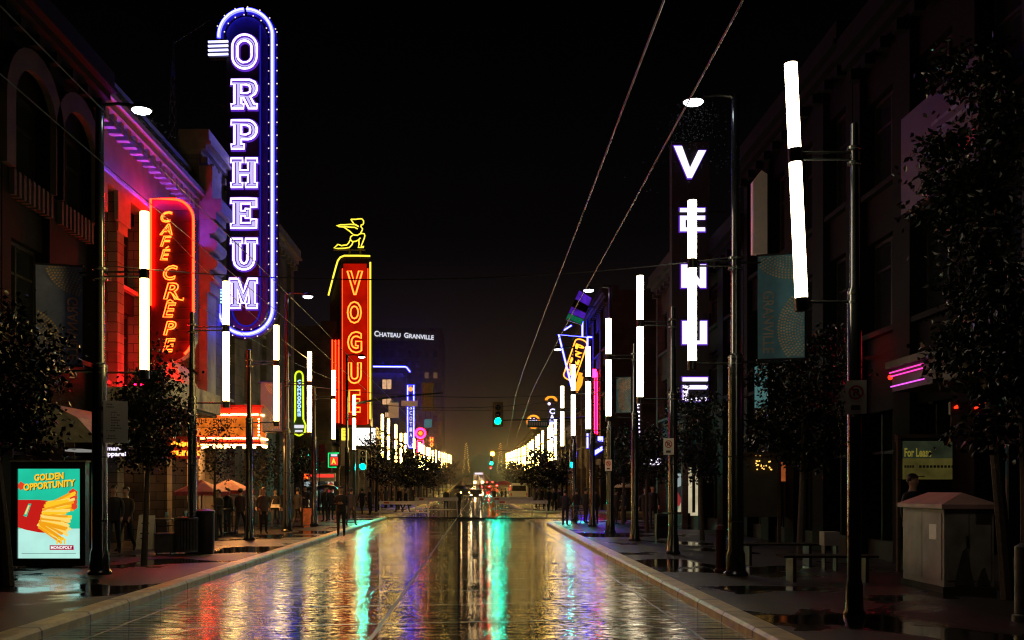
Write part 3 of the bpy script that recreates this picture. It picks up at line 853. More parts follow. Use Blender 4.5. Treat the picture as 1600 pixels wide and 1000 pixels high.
banner(wx(963, 38.7), wx(985, 38.7), 38.7, wz(645, 38.7), wz(590, 38.7), 'small teal street banner further up the right side between two light tubes', False, 'banner_teal', 'banner_text_pale')

def no_parking(px, py, Y, X, label, w_=.26, h_=.43):
    z = wz(py, Y); yy = Y - .15
    t = thing('no_parking_sign', label, 'traffic sign', (X, yy, z - h_ / 2), group='no-parking signs on the poles')
    m = MB(); m.box(X - w_ / 2, X + w_ / 2, yy, yy + .008, z - h_ / 2, z + h_ / 2); m.build('plate', 'white_panel', t)
    m = MB(); m.box(X - .02, X + .02, yy + .009, Y - .06, z - .1, z + .1); m.build('bracket', 'grey_metal', t)
    c = (X, z + h_ * .14); r = w_ * .36
    m = MB(); m.poly_xz([[(c[0] + r * math.cos(2 * PI * i / 28), c[1] + r * math.sin(2 * PI * i / 28)) for i in range(28)],
                         [(c[0] + r * .76 * math.cos(2 * PI * i / 28), c[1] + r * .76 * math.sin(2 * PI * i / 28)) for i in range(28)]], yy - .004)
    s_ = r * .8; q = r * .11
    m.poly_xz([[(c[0] - s_ * .7 - q, c[1] + s_ * .7 - q), (c[0] + s_ * .7 - q, c[1] - s_ * .7 - q), (c[0] + s_ * .7 + q, c[1] - s_ * .7 + q), (c[0] - s_ * .7 + q, c[1] + s_ * .7 + q)]], yy - .007)
    m.build('prohibition_ring', 'red_paint', t)
    m = MB(); text_fill(m, 'P', c[0] - r * .36, c[0] + r * .40, c[1] - r * .5, c[1] + r * .5, yy - .0025, offset=.02)
    m.build('symbol', 'sign_text_dark', t)
    m = MB(); m.box(X - w_ * .24, X + w_ * .2, yy - .004, yy - .001, z - h_ * .38, z - h_ * .24); m.build('arrow_bar', 'sign_text_dark', t)
    t.rotation_euler = (0, 0, -.45)
no_parking(1332, 622, 13.55, wx(1331, 13.55), 'no-parking sign on the nearest right-hand pole, red ring and black bar', w_=.26, h_=.44)
no_parking(1042, 698, 26.2, wx(1043, 26.2), 'small tilted no-parking sign in front of the lit purple shop sign', w_=.27, h_=.42)
no_parking(949, 727, 38.7, wx(950, 38.7), 'faint no-parking sign low on the pole near the triangular neon sign', w_=.27, h_=.42)

# timetable board on the nearest left pole
t = thing('notice_board', 'pale notice board with lines of small text hung on the nearest left pole', 'sign', (wx(181, 20), 19.95, wz(692, 20))); t.rotation_euler = (0, 0, .3)
m = MB(); m.box(wx(164, 20), wx(200, 20), 19.95, 19.965, wz(692, 20), wz(627, 20)); m.build('plate', 'white_panel', t)
m = MB(); m.box(wx(156, 20), wx(168, 20), 19.97, 20.03, wz(640, 20), wz(636, 20)); m.box(wx(156, 20), wx(168, 20), 19.97, 20.03, wz(682, 20), wz(678, 20)); m.build('bracket', 'black_metal', t)
m = MB()
for i in range(14):
    z = wz(632 + i * 4.1, 20); x = wx(167, 20) + (.10 if i > 1 and i < 10 else .02); ln = .10 + .12 * rnd.random()
    if i in (2, 11): continue
    for k in range(int(ln / .028)):
        if rnd.random() < .85: m.quad((x + k * .028, 19.947, z - .013), (x + k * .028 + .02, 19.947, z - .013), (x + k * .028 + .02, 19.947, z + .006), (x + k * .028, 19.947, z + .006))
m.build('text_lines', 'sign_text_dark', t)

# ------------------------------------------------------------------ traffic signals
def signal(label, x, y, z, lit='traffic_green', facing=1, back=True, sc=1.0, body='dim_yellow_paint'):
    """three-lamp signal head; z = centre of the lit bottom lamp; facing 1: toward the camera"""
    t = thing('traffic_signal', label, 'traffic light', (x, y, z - .22 * sc))
    f = -facing
    m = MB(); m.box(x - .19 * sc, x + .19 * sc, y, y + .26 * sc, z - .20 * sc, z + .98 * sc)
    m.build('housing', body, t)
    if back:
        m = MB(); m.poly_xz([[(x - .30 * sc, z - .32 * sc), (x + .30 * sc, z - .32 * sc), (x + .30 * sc, z + 1.1 * sc), (x - .30 * sc, z + 1.1 * sc)],
                             [(x - .2 * sc, z - .21 * sc), (x + .2 * sc, z - .21 * sc), (x + .2 * sc, z + .99 * sc), (x - .2 * sc, z + .99 * sc)]], y + .10, .012)
        m.build('backplate', body, t)
    for k in range(3):
        zc = z + k * .39 * sc; yy = y - .004 if facing > 0 else y + .264 * sc
        on = (k == 0 and lit == 'traffic_green') or (k == 2 and lit == 'traffic_red') or (k == 1 and lit == 'traffic_amber')
        m = MB()
        m.lathe([(.155 * sc, 0), (.13 * sc, f * .02), (.07 * sc, f * .035), (.01, f * .04)], c=(x, yy, zc), n=18, axis='y')
        lo = m.build('lens', lit if (on and facing > 0) else 'glass_dark', t, smooth=True)
        v = MB()
        pts = [(x + .165 * sc * math.cos(R(a)), zc + .165 * sc * math.sin(R(a))) for a in range(-20, 201, 20)]
        for (a0, b0), (a1, b1) in zip(pts[:-1], pts[1:]): v.quad((a0, yy, b0), (a1, yy, b1), (a1, yy + f * .2 * sc, b1), (a0, yy + f * .2 * sc, b0))
        v.build('visor', 'black_metal', lo)
    return t
signal('green traffic light hung over the middle of the road from the right-hand arm', wx(778, 76), 76, wz(658, 76), sc=1.3)
signal('green traffic light on the left corner pole behind the walking person', wx(567, 58), 58, wz(729, 58), back=False, sc=.95, body='black_metal')
signal('green traffic light low on the right corner of the crossing', wx(895, 60), 60, wz(726, 60), back=False, sc=.95, body='black_metal')
signal('small distant green traffic light far down the road', wx(768, 175), 175, wz(724, 175), back=False, sc=1.3, body='black_metal')
signal('unlit yellow-backed traffic signal on the left-hand arm, facing away', wx(669, 57.2), 57.2, wz(632, 57.2), facing=-1, sc=1.12)
# masts
t = thing('signal_mast', 'signal arm reaching over the road from the left corner lamp pole', 'traffic light', (wx(553, 56.5), 56.9, SW))
m = MB(); m.cyl((wx(553, 56.9), 56.9, SW), (wx(553, 56.9), 56.9, wz(622, 56.9)), .09, .07, n=10); m.build('post', 'black_metal', t, smooth=True)
m = MB(); m.tube([(wx(553, 56.9), 56.9, wz(631, 56.9)), (wx(600, 56.9), 56.9, wz(622, 56.9)), (wx(650, 56.9), 56.9, wz(617, 56.9)), (wx(692, 56.9), 56.9, wz(614, 56.9))], .05, 8, taper=[.075, .06, .05, .04]); m.build('arm', 'pole_metal', t, smooth=True)
t = thing('signal_mast', 'signal arm reaching over the road from the far right corner', 'traffic light', (wx(926, 76), 76.3, SW))
m = MB(); m.cyl((wx(926, 76.3), 76.3, SW), (wx(926, 76.3), 76.3, wz(640, 76.3)), .10, .08, n=10); m.build('post', 'black_metal', t, smooth=True)
m = MB(); m.tube([(wx(926, 76.3), 76.3, wz(652, 76.3)), (wx(880, 76.3), 76.3, wz(654, 76.3)), (wx(775, 76.3), 76.3, wz(657, 76.3))], .05, 8, taper=[.07, .055, .04]); m.build('arm', 'pole_metal', t, smooth=True)
for nm, lb, px0, px1, py0, py1, Y, mt in [
    ('hanging_sign', 'square white road sign hanging under the left signal arm', 607, 623, 629, 653, 56.7, 'white_panel'),
    ('hanging_sign', 'narrow pale street-name plate on the left signal arm', 627, 653, 626, 635, 56.7, 'white_panel'),
    ('hanging_sign', 'grey plate hanging behind the blue vertical neon sign', 624, 636, 658, 677, 72.0, 'grey_metal'),
    ('street_name_sign', 'long green street-name plate on the right signal arm', 824, 858, 657, 668, 76.0, 'street_green')]:
    x0, x1, z0, z1 = wx(px0, Y), wx(px1, Y), wz(py1, Y), wz(py0, Y)
    t = thing(nm, lb, 'road sign', ((x0 + x1) / 2, Y, z0))
    m = MB(); m.box(x0, x1, Y, Y + .02, z0, z1); m.build('plate', mt, t)
    m = MB(); m.box(x0 + .1, x0 + .13, Y + .021, Y + .16, z1 - .2, z1 + .12); m.box(x1 - .13, x1 - .1, Y + .021, Y + .16, z1 - .2, z1 + .12); m.build('bracket', 'black_metal', t)
    if nm == 'street_name_sign':
        m = MB()
        for k in range(11):
            a = x0 + .1 + k * (x1 - x0 - .2) / 11; m.quad((a, Y - .004, z0 + .14), (a + .07, Y - .004, z0 + .14), (a + .07, Y - .004, z1 - .12), (a, Y - .004, z1 - .12))
        m.build('lettering', 'white_panel', t)
x0, x1, Y = wx(663, 78), wx(674.5, 78), 78
t = thing('hanging_sign', 'small teal lit sign hanging on a span wire above the road', 'road sign', ((x0 + x1) / 2, Y, wz(668, Y)))
m = MB(); m.box(x0, x1, Y, Y + .05, wz(668, Y), wz(655, Y)); m.build('plate', 'sign_teal_dim', t)
m = MB(); m.cyl((x0 + .1, Y + .02, wz(655, Y)), (x0 + .1, Y + .02, wz(640.5, Y)), .012, n=6); m.cyl((x1 - .1, Y + .02, wz(655, Y)), (x1 - .1, Y + .02, wz(640.5, Y)), .012, n=6); m.build('hanger', 'black_metal', t)

# ------------------------------------------------------------------ overhead wires
def wire(name, label, pts, r, mat, group='overhead wires'):
    m = MB(); m.tube(pts, r, 6); return solo(name, m, mat, label, 'wire', pts[0], group=group)
def far_pts(X, Z, y0, y1, dx=0.0, dz=0.0):
    out = []
    for i in range(13):
        u = i / 12; y = y0 * (y1 / y0) ** u; sag = -.06 * math.sin(PI * ((y / 24.0) % 1))
        k = max(0, min(1, (y - 40) / 60)); out.append((X + dx * k, y, Z + sag + dz * k))
    return out
ZW = EYE + 4.0
wire('trolley_wire', 'left of the two bright trolley wires over the right lane', far_pts(1.50, ZW, 7.0, 110, 1.2, -.3), .009, 'wire_metal')
wire('trolley_wire', 'right of the two bright trolley wires over the right lane', far_pts(2.14, ZW, 7.0, 110, 1.1, -.3), .009, 'wire_metal')
wire('trolley_wire', 'right of the two trolley wires over the left pavement edge', far_pts(-3.92, ZW, 7.0, 150), .007, 'wire_metal')
wire('trolley_wire', 'left of the two trolley wires over the left pavement edge', far_pts(-4.56, ZW, 7.0, 150), .007, 'wire_metal')
def span(label, xa, ya, za, xb, yb, zb, sag, r=.012):
    pts = []
    for i in range(15):
        u = i / 14; pts.append((xa + (xb - xa) * u, ya + (yb - ya) * u, za + (zb - za) * u - sag * 4 * u * (1 - u)))
    return wire('span_wire', label, pts, r, 'wire_black')
span('dark span wire from the nearest left pole to the tall right pole', -7.3, 20.1, wz(415, 20.1), 4.9, 19.8, wz(402, 19.8), .35)
span('dark span wire crossing the road before the traffic lights', wx(455, 39.7), 39.7, wz(600, 39.7), wx(951, 38.7), 38.7, wz(612, 38.7), .35, .014)
span('dark span wire crossing the road at the crossing', wx(541, 56.5), 56.5, wz(627, 56.5), wx(905, 57), 57, wz(622, 57), .45, .018)
span('dark span wire carrying the small teal sign', wx(560, 78), 78, wz(638, 78), wx(926, 76.4), 76.4, wz(641, 76.4), .1, .018)
span('thin service wire from the cafe sign to the left corner pole', wx(300, 34.2), 34.2, wz(470, 34.2), wx(541, 56.4), 56.4, wz(600, 56.4), .3, .010)
span('thin guy wire above the vertical blue theatre sign base', wx(250, 26), 26, wz(350, 26), wx(480, 39.7), 39.7, wz(560, 39.7), .2, .010)
# ------------------------------------------------------------------ buildings
def fb(mb, side, xf, o0, o1, y0, y1, z0, z1):
    """box on a street facade: o0..o1 = how far it stands out from the facade plane (negative = into the building)"""
    return mb.box(xf - side * o0, xf - side * o1, y0, y1, z0, z1)

def building(name, label, side, xf, y0, y1, h, wallm, trimm='dark_stone', bay=3.0, floors=((5.2, 8.0), (9.2, 12.0)), pier=.9, depth=14,
             lit=(), cornice=True, ground=4.4, mull=True, infill=None, glow='shop_interior_dim', pier_out=.18, shop=True, frz=False):
    g = rise((y0 + y1) / 2)
    t = thing(name, label, 'building', (xf, (y0 + y1) / 2, g + SW))
    b = g + SW
    m = MB()
    fb(m, side, xf, -depth, -.42, y0, y1, b, b + h)                       # core, set back behind the facade layer
    nb = max(1, round((y1 - y0) / bay)); bw = (y1 - y0) / nb
    for i in range(nb + 1):                                              # piers
        yc = y0 + i * bw; a = max(y0, yc - pier / 2); c = min(y1, yc + pier / 2)
        fb(m, side, xf, -.418, pier_out, a + .002, c - .002, b + .001, b + h - .6)
    zs = [ground] + [z for f_ in floors for z in f_] + [h - .59]
    bands = [(ground - .9, floors[0][0])] + [(floors[k][1], floors[k + 1][0]) for k in range(len(floors) - 1)] + [(floors[-1][1], h - .59)]
    m2 = MB() if infill else m
    for z0, z1 in bands:
        for i in range(nb):
            a = y0 + i * bw + pier / 2; c = a + bw - pier
            if c - a > .05: fb(m2, side, xf, -.417, 0, a, c, b + z0, b + z1)
    m.build('wall', wallm, t)
    if infill: m2.build('wall_infill', infill, t)
    wi = 0
    for f0, f1 in floors:
        for i in range(nb):
            a = y0 + i * bw + pier / 2 + .02; c = a + bw - pier - .04
            fr = MB()
            for q in ((a, a + .09, f0, f1), (c - .09, c, f0, f1), (a + .09, c - .09, f0, f0 + .10), (a + .09, c - .09, f1 - .09, f1)): fb(fr, side, xf, -.30, -.18, q[0], q[1], b + q[2], b + q[3])
            if mull:
                mid = (a + c) / 2
                fb(fr, side, xf, -.29, -.20, mid - .04, mid + .04, b + f0 + .10, b + f1 - .09)
                zt = f0 + (f1 - f0) * .68
                fb(fr, side, xf, -.285, -.21, a + .09, mid - .04, b + zt, b + zt + .06); fb(fr, side, xf, -.285, -.21, mid + .04, c - .09, b + zt, b + zt + .06)
            wf = fr.build('window', 'window_frame', t)
            p = MB()
            x_ = xf + side * .27
            p.quad(*([(x_, a + .05, b + f0 + .05), (x_, c - .05, b + f0 + .05), (x_, c - .05, b + f1 - .05), (x_, a + .05, b + f1 - .05)][::(1 if side < 0 else -1)]))
            p.build('pane', 'window_dim' if wi in lit else 'glass_dark', wf)
            s_ = MB(); fb(s_, side, xf, .002, .16, a - .06, c + .06, b + f0 - .13, b + f0 - .005); s_.build('sill', trimm, wf)
            wi += 1
    if cornice:
        m = MB()
        for k, (o, z0, z1) in enumerate([(.28, -.60, -.42), (.46, -.419, -.22), (.66, -.219, -.10), (.58, -.099, .35)]):
            fb(m, side, xf, -.6, o, y0 - .02, y1 + .02, b + h + z0, b + h + z1)
        n_ = int((y1 - y0) / .9)
        for k in range(n_):
            yy = y0 + (k + .5) * (y1 - y0) / n_; fb(m, side, xf, .2, .44, yy - .13, yy + .13, b + h - .86, b + h - .602)
        m.build('cornice', trimm, t)
    if shop:
        m = MB(); x_ = xf + side * .40
        for i in range(nb):
            a = y0 + i * bw + pier / 2; c = a + bw - pier
            m.quad(*([(x_, a, b + .45), (x_, c, b + .45), (x_, c, b + ground - .95), (x_, a, b + ground - .95)][::(1 if side < 0 else -1)]))
        m.build('shop_window', glow, t)
        m = MB()
        for i in range(nb):
            a = y0 + i * bw + pier / 2; c = a + bw - pier
            fb(m, side, xf, -.41, -.02, a, c, b + .0, b + .45)
            for k in range(1, 3):
                yy = a + (c - a) * k / 3; fb(m, side, xf, -.39, -.10, yy - .035, yy + .035, b + .451, b + ground - .95)
            fb(m, side, xf, -.388, -.12, a, c, b + 2.5, b + 2.57)
        m.build('shop_frame', 'window_frame', t)
    return t

XFL, XFR = -11.0, 9.5
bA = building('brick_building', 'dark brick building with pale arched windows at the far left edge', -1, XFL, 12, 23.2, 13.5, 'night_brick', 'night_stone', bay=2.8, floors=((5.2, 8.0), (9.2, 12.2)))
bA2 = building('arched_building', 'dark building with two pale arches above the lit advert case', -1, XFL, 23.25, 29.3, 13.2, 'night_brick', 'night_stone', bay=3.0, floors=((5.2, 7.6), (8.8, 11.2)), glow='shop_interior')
m = MB()
for yc, w_ in ((24.7, 1.15), (27.4, 1.15)):                                  # pale arch surrounds
    out = arc(yc, 10.8, w_ + .45, 1.5, 0, 180, 14); inn = arc(yc, 10.8, w_, 1.0, 180, 0, 14)
    loop = [(yc + w_ + .45, 9.2)] + out + [(yc - w_ - .45, 9.2), (yc - w_, 9.2)] + inn + [(yc + w_, 9.2)]
    k0 = len(m.v); m.poly_xz([loop], 0, .16)
    m.v = m.v[:k0] + [(XFL + .36 - y, x, z) for x, y, z in m.v[k0:]]
    for i in range(9):
        a = yc - w_ + (i + .2) * 2 * w_ / 9; m.box(XFL + .1, XFL + .3, a, a + .12, 8.6, 9.19)
m.build('arch_surround', 'cornice_dark', bA2)

# red-lit cafe building: giant pilasters, broad pale frieze and a balustrade
XC = XFL - .5
bC = building('cafe_building', 'ornate building washed in red neon light beside the cafe sign', -1, XC, 29.4, 39.5, 11.4, 'cream_stucco', 'cornice_stone', bay=2.5, floors=((5.0, 7.4), (8.2, 10.4)), pier=.6, pier_out=.34, cornice=False, infill='night_stone', glow='shop_interior')
m = MB()
for o, z0, z1 in ((.42, 10.8, 11.1), (.30, 11.101, 12.55), (.52, 12.551, 12.75), (.80, 12.751, 12.95), (.95, 12.951, 13.12)): m.box(XC - .6, XC + o, 29.4, 39.5, SW + z0, SW + z1)
k = 0
while 29.7 + k * .62 < 39.3: m.box(XC + .31, XC + .70, 29.7 + k * .62, 29.7 + k * .62 + .24, SW + 12.40, SW + 12.75); k += 1
m.build('cornice', 'cornice_stone', bC)
m = MB(); m.box(XC + .1, XC + .45, 29.4, 39.5, SW + 13.121, SW + 13.25); m.box(XC + .12, XC + .42, 29.4, 39.5, SW + 13.9, SW + 14.05)
k = 0
while 29.5 + k * .36 < 39.3:
    m.lathe([(.05, 13.25), (.09, 13.4), (.05, 13.65), (.07, 13.9)], c=(XC + .27, 29.6 + k * .36, SW), n=6); k += 1
m.build('balustrade', 'cornice_stone', bC)
for yy in (29.9, 31.9, 34.4, 36.9, 39.0):
    m = MB(); m.box(XC + .342, XC + .47, yy - .56, yy + .56, SW + 9.9, SW + 10.8); m.box(XC + .342, XC + .42, yy - .42, yy + .42, SW + 9.6, SW + 9.899); m.build('pilaster_capital', 'cornice_stone', bC)

bO = building('theatre_building', 'pale stone theatre building lit violet behind the tall blue sign', -1, XFL, 39.55, 60, 15.2, 'pale_stone', 'cornice_stone', bay=3.4, floors=((5.6, 8.0), (9.4, 12.4)), pier=1.9, glow='shop_interior_cool')
m = MB()                                                                   # corner pilaster with scrolled bracket
for o, a, c, z0, z1 in ((.50, 39.6, 40.9, 4.8, 9.4), (.62, 39.58, 41.0, 9.401, 9.8), (.78, 39.57, 41.1, 9.801, 10.1), (.60, 39.6, 40.9, 10.101, 12.2), (.85, 39.57, 41.1, 12.201, 12.5), (1.05, 39.56, 41.3, 12.501, 13.0), (.7, 39.6, 41.0, 13.001, 14.3)): m.box(XFL + .19, XFL + o, a, c, z0, z1)
for z in (10.5, 11.2, 11.9): m.cyl((XFL + .66, 39.5, z), (XFL + .66, 41.0, z), .26, n=14)
m.build('corner_pilaster', 'cornice_stone', bO, smooth=True)
bV = building('theatre_block', 'grey block behind the tall red sign with a lit corner shop', -1, XFL, 75.3, 101, 13.6, 'grey_block', 'dark_stone', bay=4.2, floors=((5.2, 7.4), (8.8, 11.0)), glow='shop_interior')
bL5 = building('office_building', 'grey building with blue roof edge neon and three lit windows', -1, XFL, 152, 185, 17.9, 'grey_block', 'dark_stone', bay=4.5, floors=((5, 7.4), (8.6, 11), (12.2, 14.6)), glow='shop_interior', cornice=False)
bL4 = building('shop_row', 'low dark row of shops beyond the crossing on the left', -1, XFL, 101.1, 151.9, 7.2, 'dark_brick', 'dark_stone', bay=5, floors=((4.9, 6.3),), glow='shop_interior')
bL6 = building('shop_row', 'distant low row of shops at the far end of the left pavement', -1, XFL, 185.1, 330, 8.5, 'dark_brick', 'dark_stone', bay=9, floors=((5, 7.0),), glow='shop_interior')
# end wall details of the office building: three lit windows and the blue edge
Y5 = 152
for (px0, py0, px1, py1) in ((597.5, 593, 611.5, 608), (597.5, 623, 611.5, 632), (602, 644.5, 607, 652)):
    x0, x1, z0, z1 = wx(px0, Y5), wx(px1, Y5), wz(py1, Y5), wz(py0, Y5)
    m = MB()
    for q in ((x0 - .12, x0, z0 - .12, z1 + .12), (x1, x1 + .12, z0 - .12, z1 + .12), (x0, x1, z0 - .12, z0), (x0, x1, z1, z1 + .12), ((x0 + x1) / 2 - .04, (x0 + x1) / 2 + .04, z0, z1)): m.box(q[0], q[1], Y5 - .08, Y5 - .003, q[2], q[3])
    wf = m.build('window', 'window_frame', bL5)
    m = MB(); m.quad((x0, Y5 - .02, z0), (x1, Y5 - .02, z0), (x1, Y5 - .02, z1), (x0, Y5 - .02, z1)); m.build('pane', 'window_warm', wf)
m = MB(); m.tube([(wx(583, Y5), Y5 - .25, wz(573, Y5)), (wx(634, Y5), Y5 - .25, wz(573.5, Y5)), (XFL + .3, Y5 + .2, wz(574, Y5)), (XFL + .35, 158.5, wz(574, 152) + .1)], .10, 8); m.build('roof_neon', 'neon_blue_far', bL5)
# hotel tower
YT = 262
tw = thing('hotel_tower', 'tall dark hotel tower with white lettering along its roof edge', 'building', (wx(632, YT), YT, rise(YT)))
m = MB(); m.box(wx(576, YT), wx(690, YT), YT, YT + 25, rise(YT) - .2, wz(513, YT))
for i in range(9):
    x = wx(579 + i * 13.5, YT); m.box(x - .3, x + .3, YT - .25, YT - .001, rise(YT), wz(538, YT))
m.build('wall', 'grey_block', tw)
for r_ in range(9):
    for c_ in range(8):
        x0 = wx(579 + c_ * 13.5, YT) + .6; x1 = wx(579 + (c_ + 1) * 13.5, YT) - .6; z1 = wz(548 + r_ * 17, YT); z0 = z1 - 1.5
        m = MB(); m.box(x0 + .0, x1 - .0, YT - .12, YT - .004, z0 - .1, z0); m.box(x0, x1, YT - .12, YT - .004, z1, z1 + .1); wf = m.build('window', 'window_frame', tw)
        m = MB(); m.quad((x0, YT - .02, z0), (x1, YT - .02, z0), (x1, YT - .02, z1), (x0, YT - .02, z1)); m.build('pane', 'window_dim' if (r_, c_) in ((2, 6), (2, 7), (5, 3)) else 'glass_dark', wf)
m = MB()
def roof_text(txt, p0, q0, p1, q1, h_):
    vs, fs, _ = text_geo(txt, offset=.03)
    m.add([(wx(p0 + a * (p1 - p0), YT), YT - .4, wz(q0 + a * (q1 - q0) - b * h_, YT)) for a, b in vs], fs)
roof_text('C', 585, 526, 592, 526.3, 9); roof_text('HATEAU', 593, 526.4, 626, 528, 7); roof_text('G', 631.5, 528.4, 638.5, 528.8, 8.5); roof_text('RANVILLE', 639.5, 528.8, 678, 531.5, 7)
m.build('lettering', 'led_white_small', tw)
m = MB(); m.box(wx(584, YT), wx(680, YT), YT - .36, YT - .004, wz(533.5, YT), wz(532.9, YT)); m.build('letter_rail', 'dark_stone', tw)

# right-hand side
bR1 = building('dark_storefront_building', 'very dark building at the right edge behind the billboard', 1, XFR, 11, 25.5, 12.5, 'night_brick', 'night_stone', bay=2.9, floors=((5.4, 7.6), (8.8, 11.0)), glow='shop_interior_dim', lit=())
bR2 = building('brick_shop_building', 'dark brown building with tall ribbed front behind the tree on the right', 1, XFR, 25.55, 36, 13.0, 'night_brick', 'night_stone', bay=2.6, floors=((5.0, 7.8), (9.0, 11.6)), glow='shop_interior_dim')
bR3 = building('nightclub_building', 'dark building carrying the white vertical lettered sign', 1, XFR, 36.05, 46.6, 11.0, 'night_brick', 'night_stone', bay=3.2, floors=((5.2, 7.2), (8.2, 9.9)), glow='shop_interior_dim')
bR4 = building('brown_building', 'plain brown stone building left of the white vertical sign', 1, XFR, 46.65, 53.8, 12.4, 'tan_stone', 'dark_stone', bay=3.6, floors=((5.2, 7.2), (8.6, 10.6)), glow='shop_interior_cool')
bR5 = building('cinema_building', 'tall brown block behind the triangular blue neon sign', 1, XFR, 74, 98, 16.0, 'tan_stone', 'dark_stone', bay=4.6, floors=((5.4, 7.6), (8.8, 11.0), (12.2, 14.2)), glow='shop_interior_dim')
bR6 = building('shop_row', 'low dark row of shops beyond the crossing on the right', 1, XFR, 98.1, 170, 7.4, 'dark_brick', 'dark_stone', bay=6, floors=((4.9, 6.3),), glow='shop_interior')
bR7 = building('shop_row', 'distant low row of shops at the far end of the right pavement', 1, XFR, 170.1, 330, 8.5, 'dark_brick', 'dark_stone', bay=9, floors=((5, 7.0),), glow='shop_interior')
# far end of the street: dark rise with trees
m = MB()
hv = []; n_ = 40
for i in range(n_ + 1):
    x = -260 + 520 * i / n_; h_ = 12 + 5 * math.sin(i * .9) + 4 * math.sin(i * 2.3); hv.append((x, h_))
for (x0, h0), (x1, h1) in zip(hv[:-1], hv[1:]): m.quad((x0, 522, 4), (x1, 522, 4), (x1, 540, 8 + h1), (x0, 540, 8 + h0)); m.quad((x0, 540, 8 + h0), (x1, 540, 8 + h1), (x1, 640, 9), (x0, 640, 9))
solo('hill', m, 'hill_dark', None, None, kind='structure')

# ------------------------------------------------------------------ signs, left side
# red cafe sign -----------------------------------------------------------
Y = 34.3
cs = thing('cafe_sign', 'tall red neon blade sign with rounded right edge and slanted orange letters', 'neon sign', (XFL, Y, wz(566, Y)))
def pz(px, py, Y): return (wx(px, Y), wz(py, Y))
def loopY(pts, Y): return [pz(a, b, Y) for a, b in pts]
shape = [(236, 565), (236, 311)] + [(270 + 34 * math.sin(R(a)), 345 - 34 * math.cos(R(a))) for a in range(0, 91, 10)] + [(304, 520)] + [(262 + 42 * math.cos(R(a)), 524 + 41 * math.sin(R(a))) for a in range(0, 91, 10)]
m = MB(); m.poly_xz([loopY(shape, Y)[::-1]], Y, .45); m.build('sign_body', 'sign_red_body', cs)
m = MB()                                                                   # inner panel seams catch the light
for py in range(328, 560, 17): m.box(wx(268, Y), wx(300, Y), Y - .05, Y - .003, wz(py + 1.3, Y), wz(py, Y))
m.build('panel_rib', 'sign_red_body', cs)
outl = [(237, 478), (237, 312)] + [(271 + 32.5 * math.sin(R(a)), 345 - 32.5 * math.cos(R(a))) for a in range(0, 91, 10)] + [(303.5, 520)] + [(262 + 41.5 * math.cos(R(a)), 524 + 40 * math.sin(R(a))) for a in range(0, 56, 8)]
m = MB(); m.tube([(wx(a, Y), Y - .10, wz(b, Y)) for a, b in outl], .040, 8); m.build('neon_border', 'neon_red', cs, smooth=True)
m = MB()
for ch, x0, x1, y0, y1 in [('C', 253, 270, 332, 348), ('A', 251, 270, 351, 368), ('F', 252, 269, 370, 386), ('E', 252, 267, 391, 407)]:
    text_neon(m, ch, wx(x0, Y), wx(x1, Y), wz(y1, Y), wz(y0, Y), Y - .09, .017, shear=.25, offset=-.004)
m.tube([(wx(260, Y), Y - .09, wz(389, Y)), (wx(265, Y), Y - .09, wz(386, Y))], .018, 6)
for ch, x0, x1, y0, y1 in [('C', 257, 278, 416, 438), ('R', 257, 280, 443, 468), ('E', 256, 276, 474, 496), ('P', 257, 276, 503, 524), ('E', 256, 275, 530, 550)]:
    text_neon(m, ch, wx(x0, Y), wx(x1, Y), wz(y1, Y), wz(y0, Y), Y - .09, .019, shear=.25, offset=.012)
m.tube([(wx(262, Y), Y - .09, wz(472, Y)), (wx(267, Y), Y - .09, wz(469, Y)), (wx(272, Y), Y - .09, wz(472, Y))], .018, 6)
m.tube([(wx(271, Y), Y - .09, wz(460, Y)), (wx(278, Y), Y - .09, wz(468, Y)), (wx(287, Y), Y - .09, wz(470, Y)), (wx(288, Y), Y - .09, wz(466, Y))], .02, 6)
m.build('neon_letters', 'neon_red_orange', cs, smooth=True)
m = MB()                                                                   # unseen red tubes added behind the body to flood the facade
for px in (243, 252): m.tube([(wx(px, Y), Y + .55, wz(545, Y)), (wx(px, Y), Y + .55, wz(320, Y))], .045, 8)
m.build('rear_fill_tubes', 'neon_red', cs, smooth=True)
fl = thing('red_wash_strip', 'unseen red strip added on the canopy to wash the ornate cafe building', 'neon sign', (XFL + .9, 32, 4.75))  # added source, hidden behind the canopy lip, for the red wash
m = MB(); m.box(XFL + .75, XFL + 1.15, 29.8, 35.6, 4.751, 4.82); m.build('trough', 'sign_dark_body', fl)
m = MB(); m.cyl((XFL + .95, 30.0, 4.87), (XFL + .95, 35.5, 4.87), .05, n=8); m.build('neon_tube', 'red_wash_fill', fl)

vc = thing('violet_fill_strip', 'unseen violet strip added on the ledge to tint the frieze of the ornate cafe building', 'neon sign', (XFL, 34, 11.3))  # added source, hidden behind the ledge, for the violet frieze
m = MB(); m.cyl((XC + .325, 29.6, SW + 11.117), (XC + .325, 39.3, SW + 11.117), .015, n=8); m.build('neon_tube', 'violet_fill', vc)
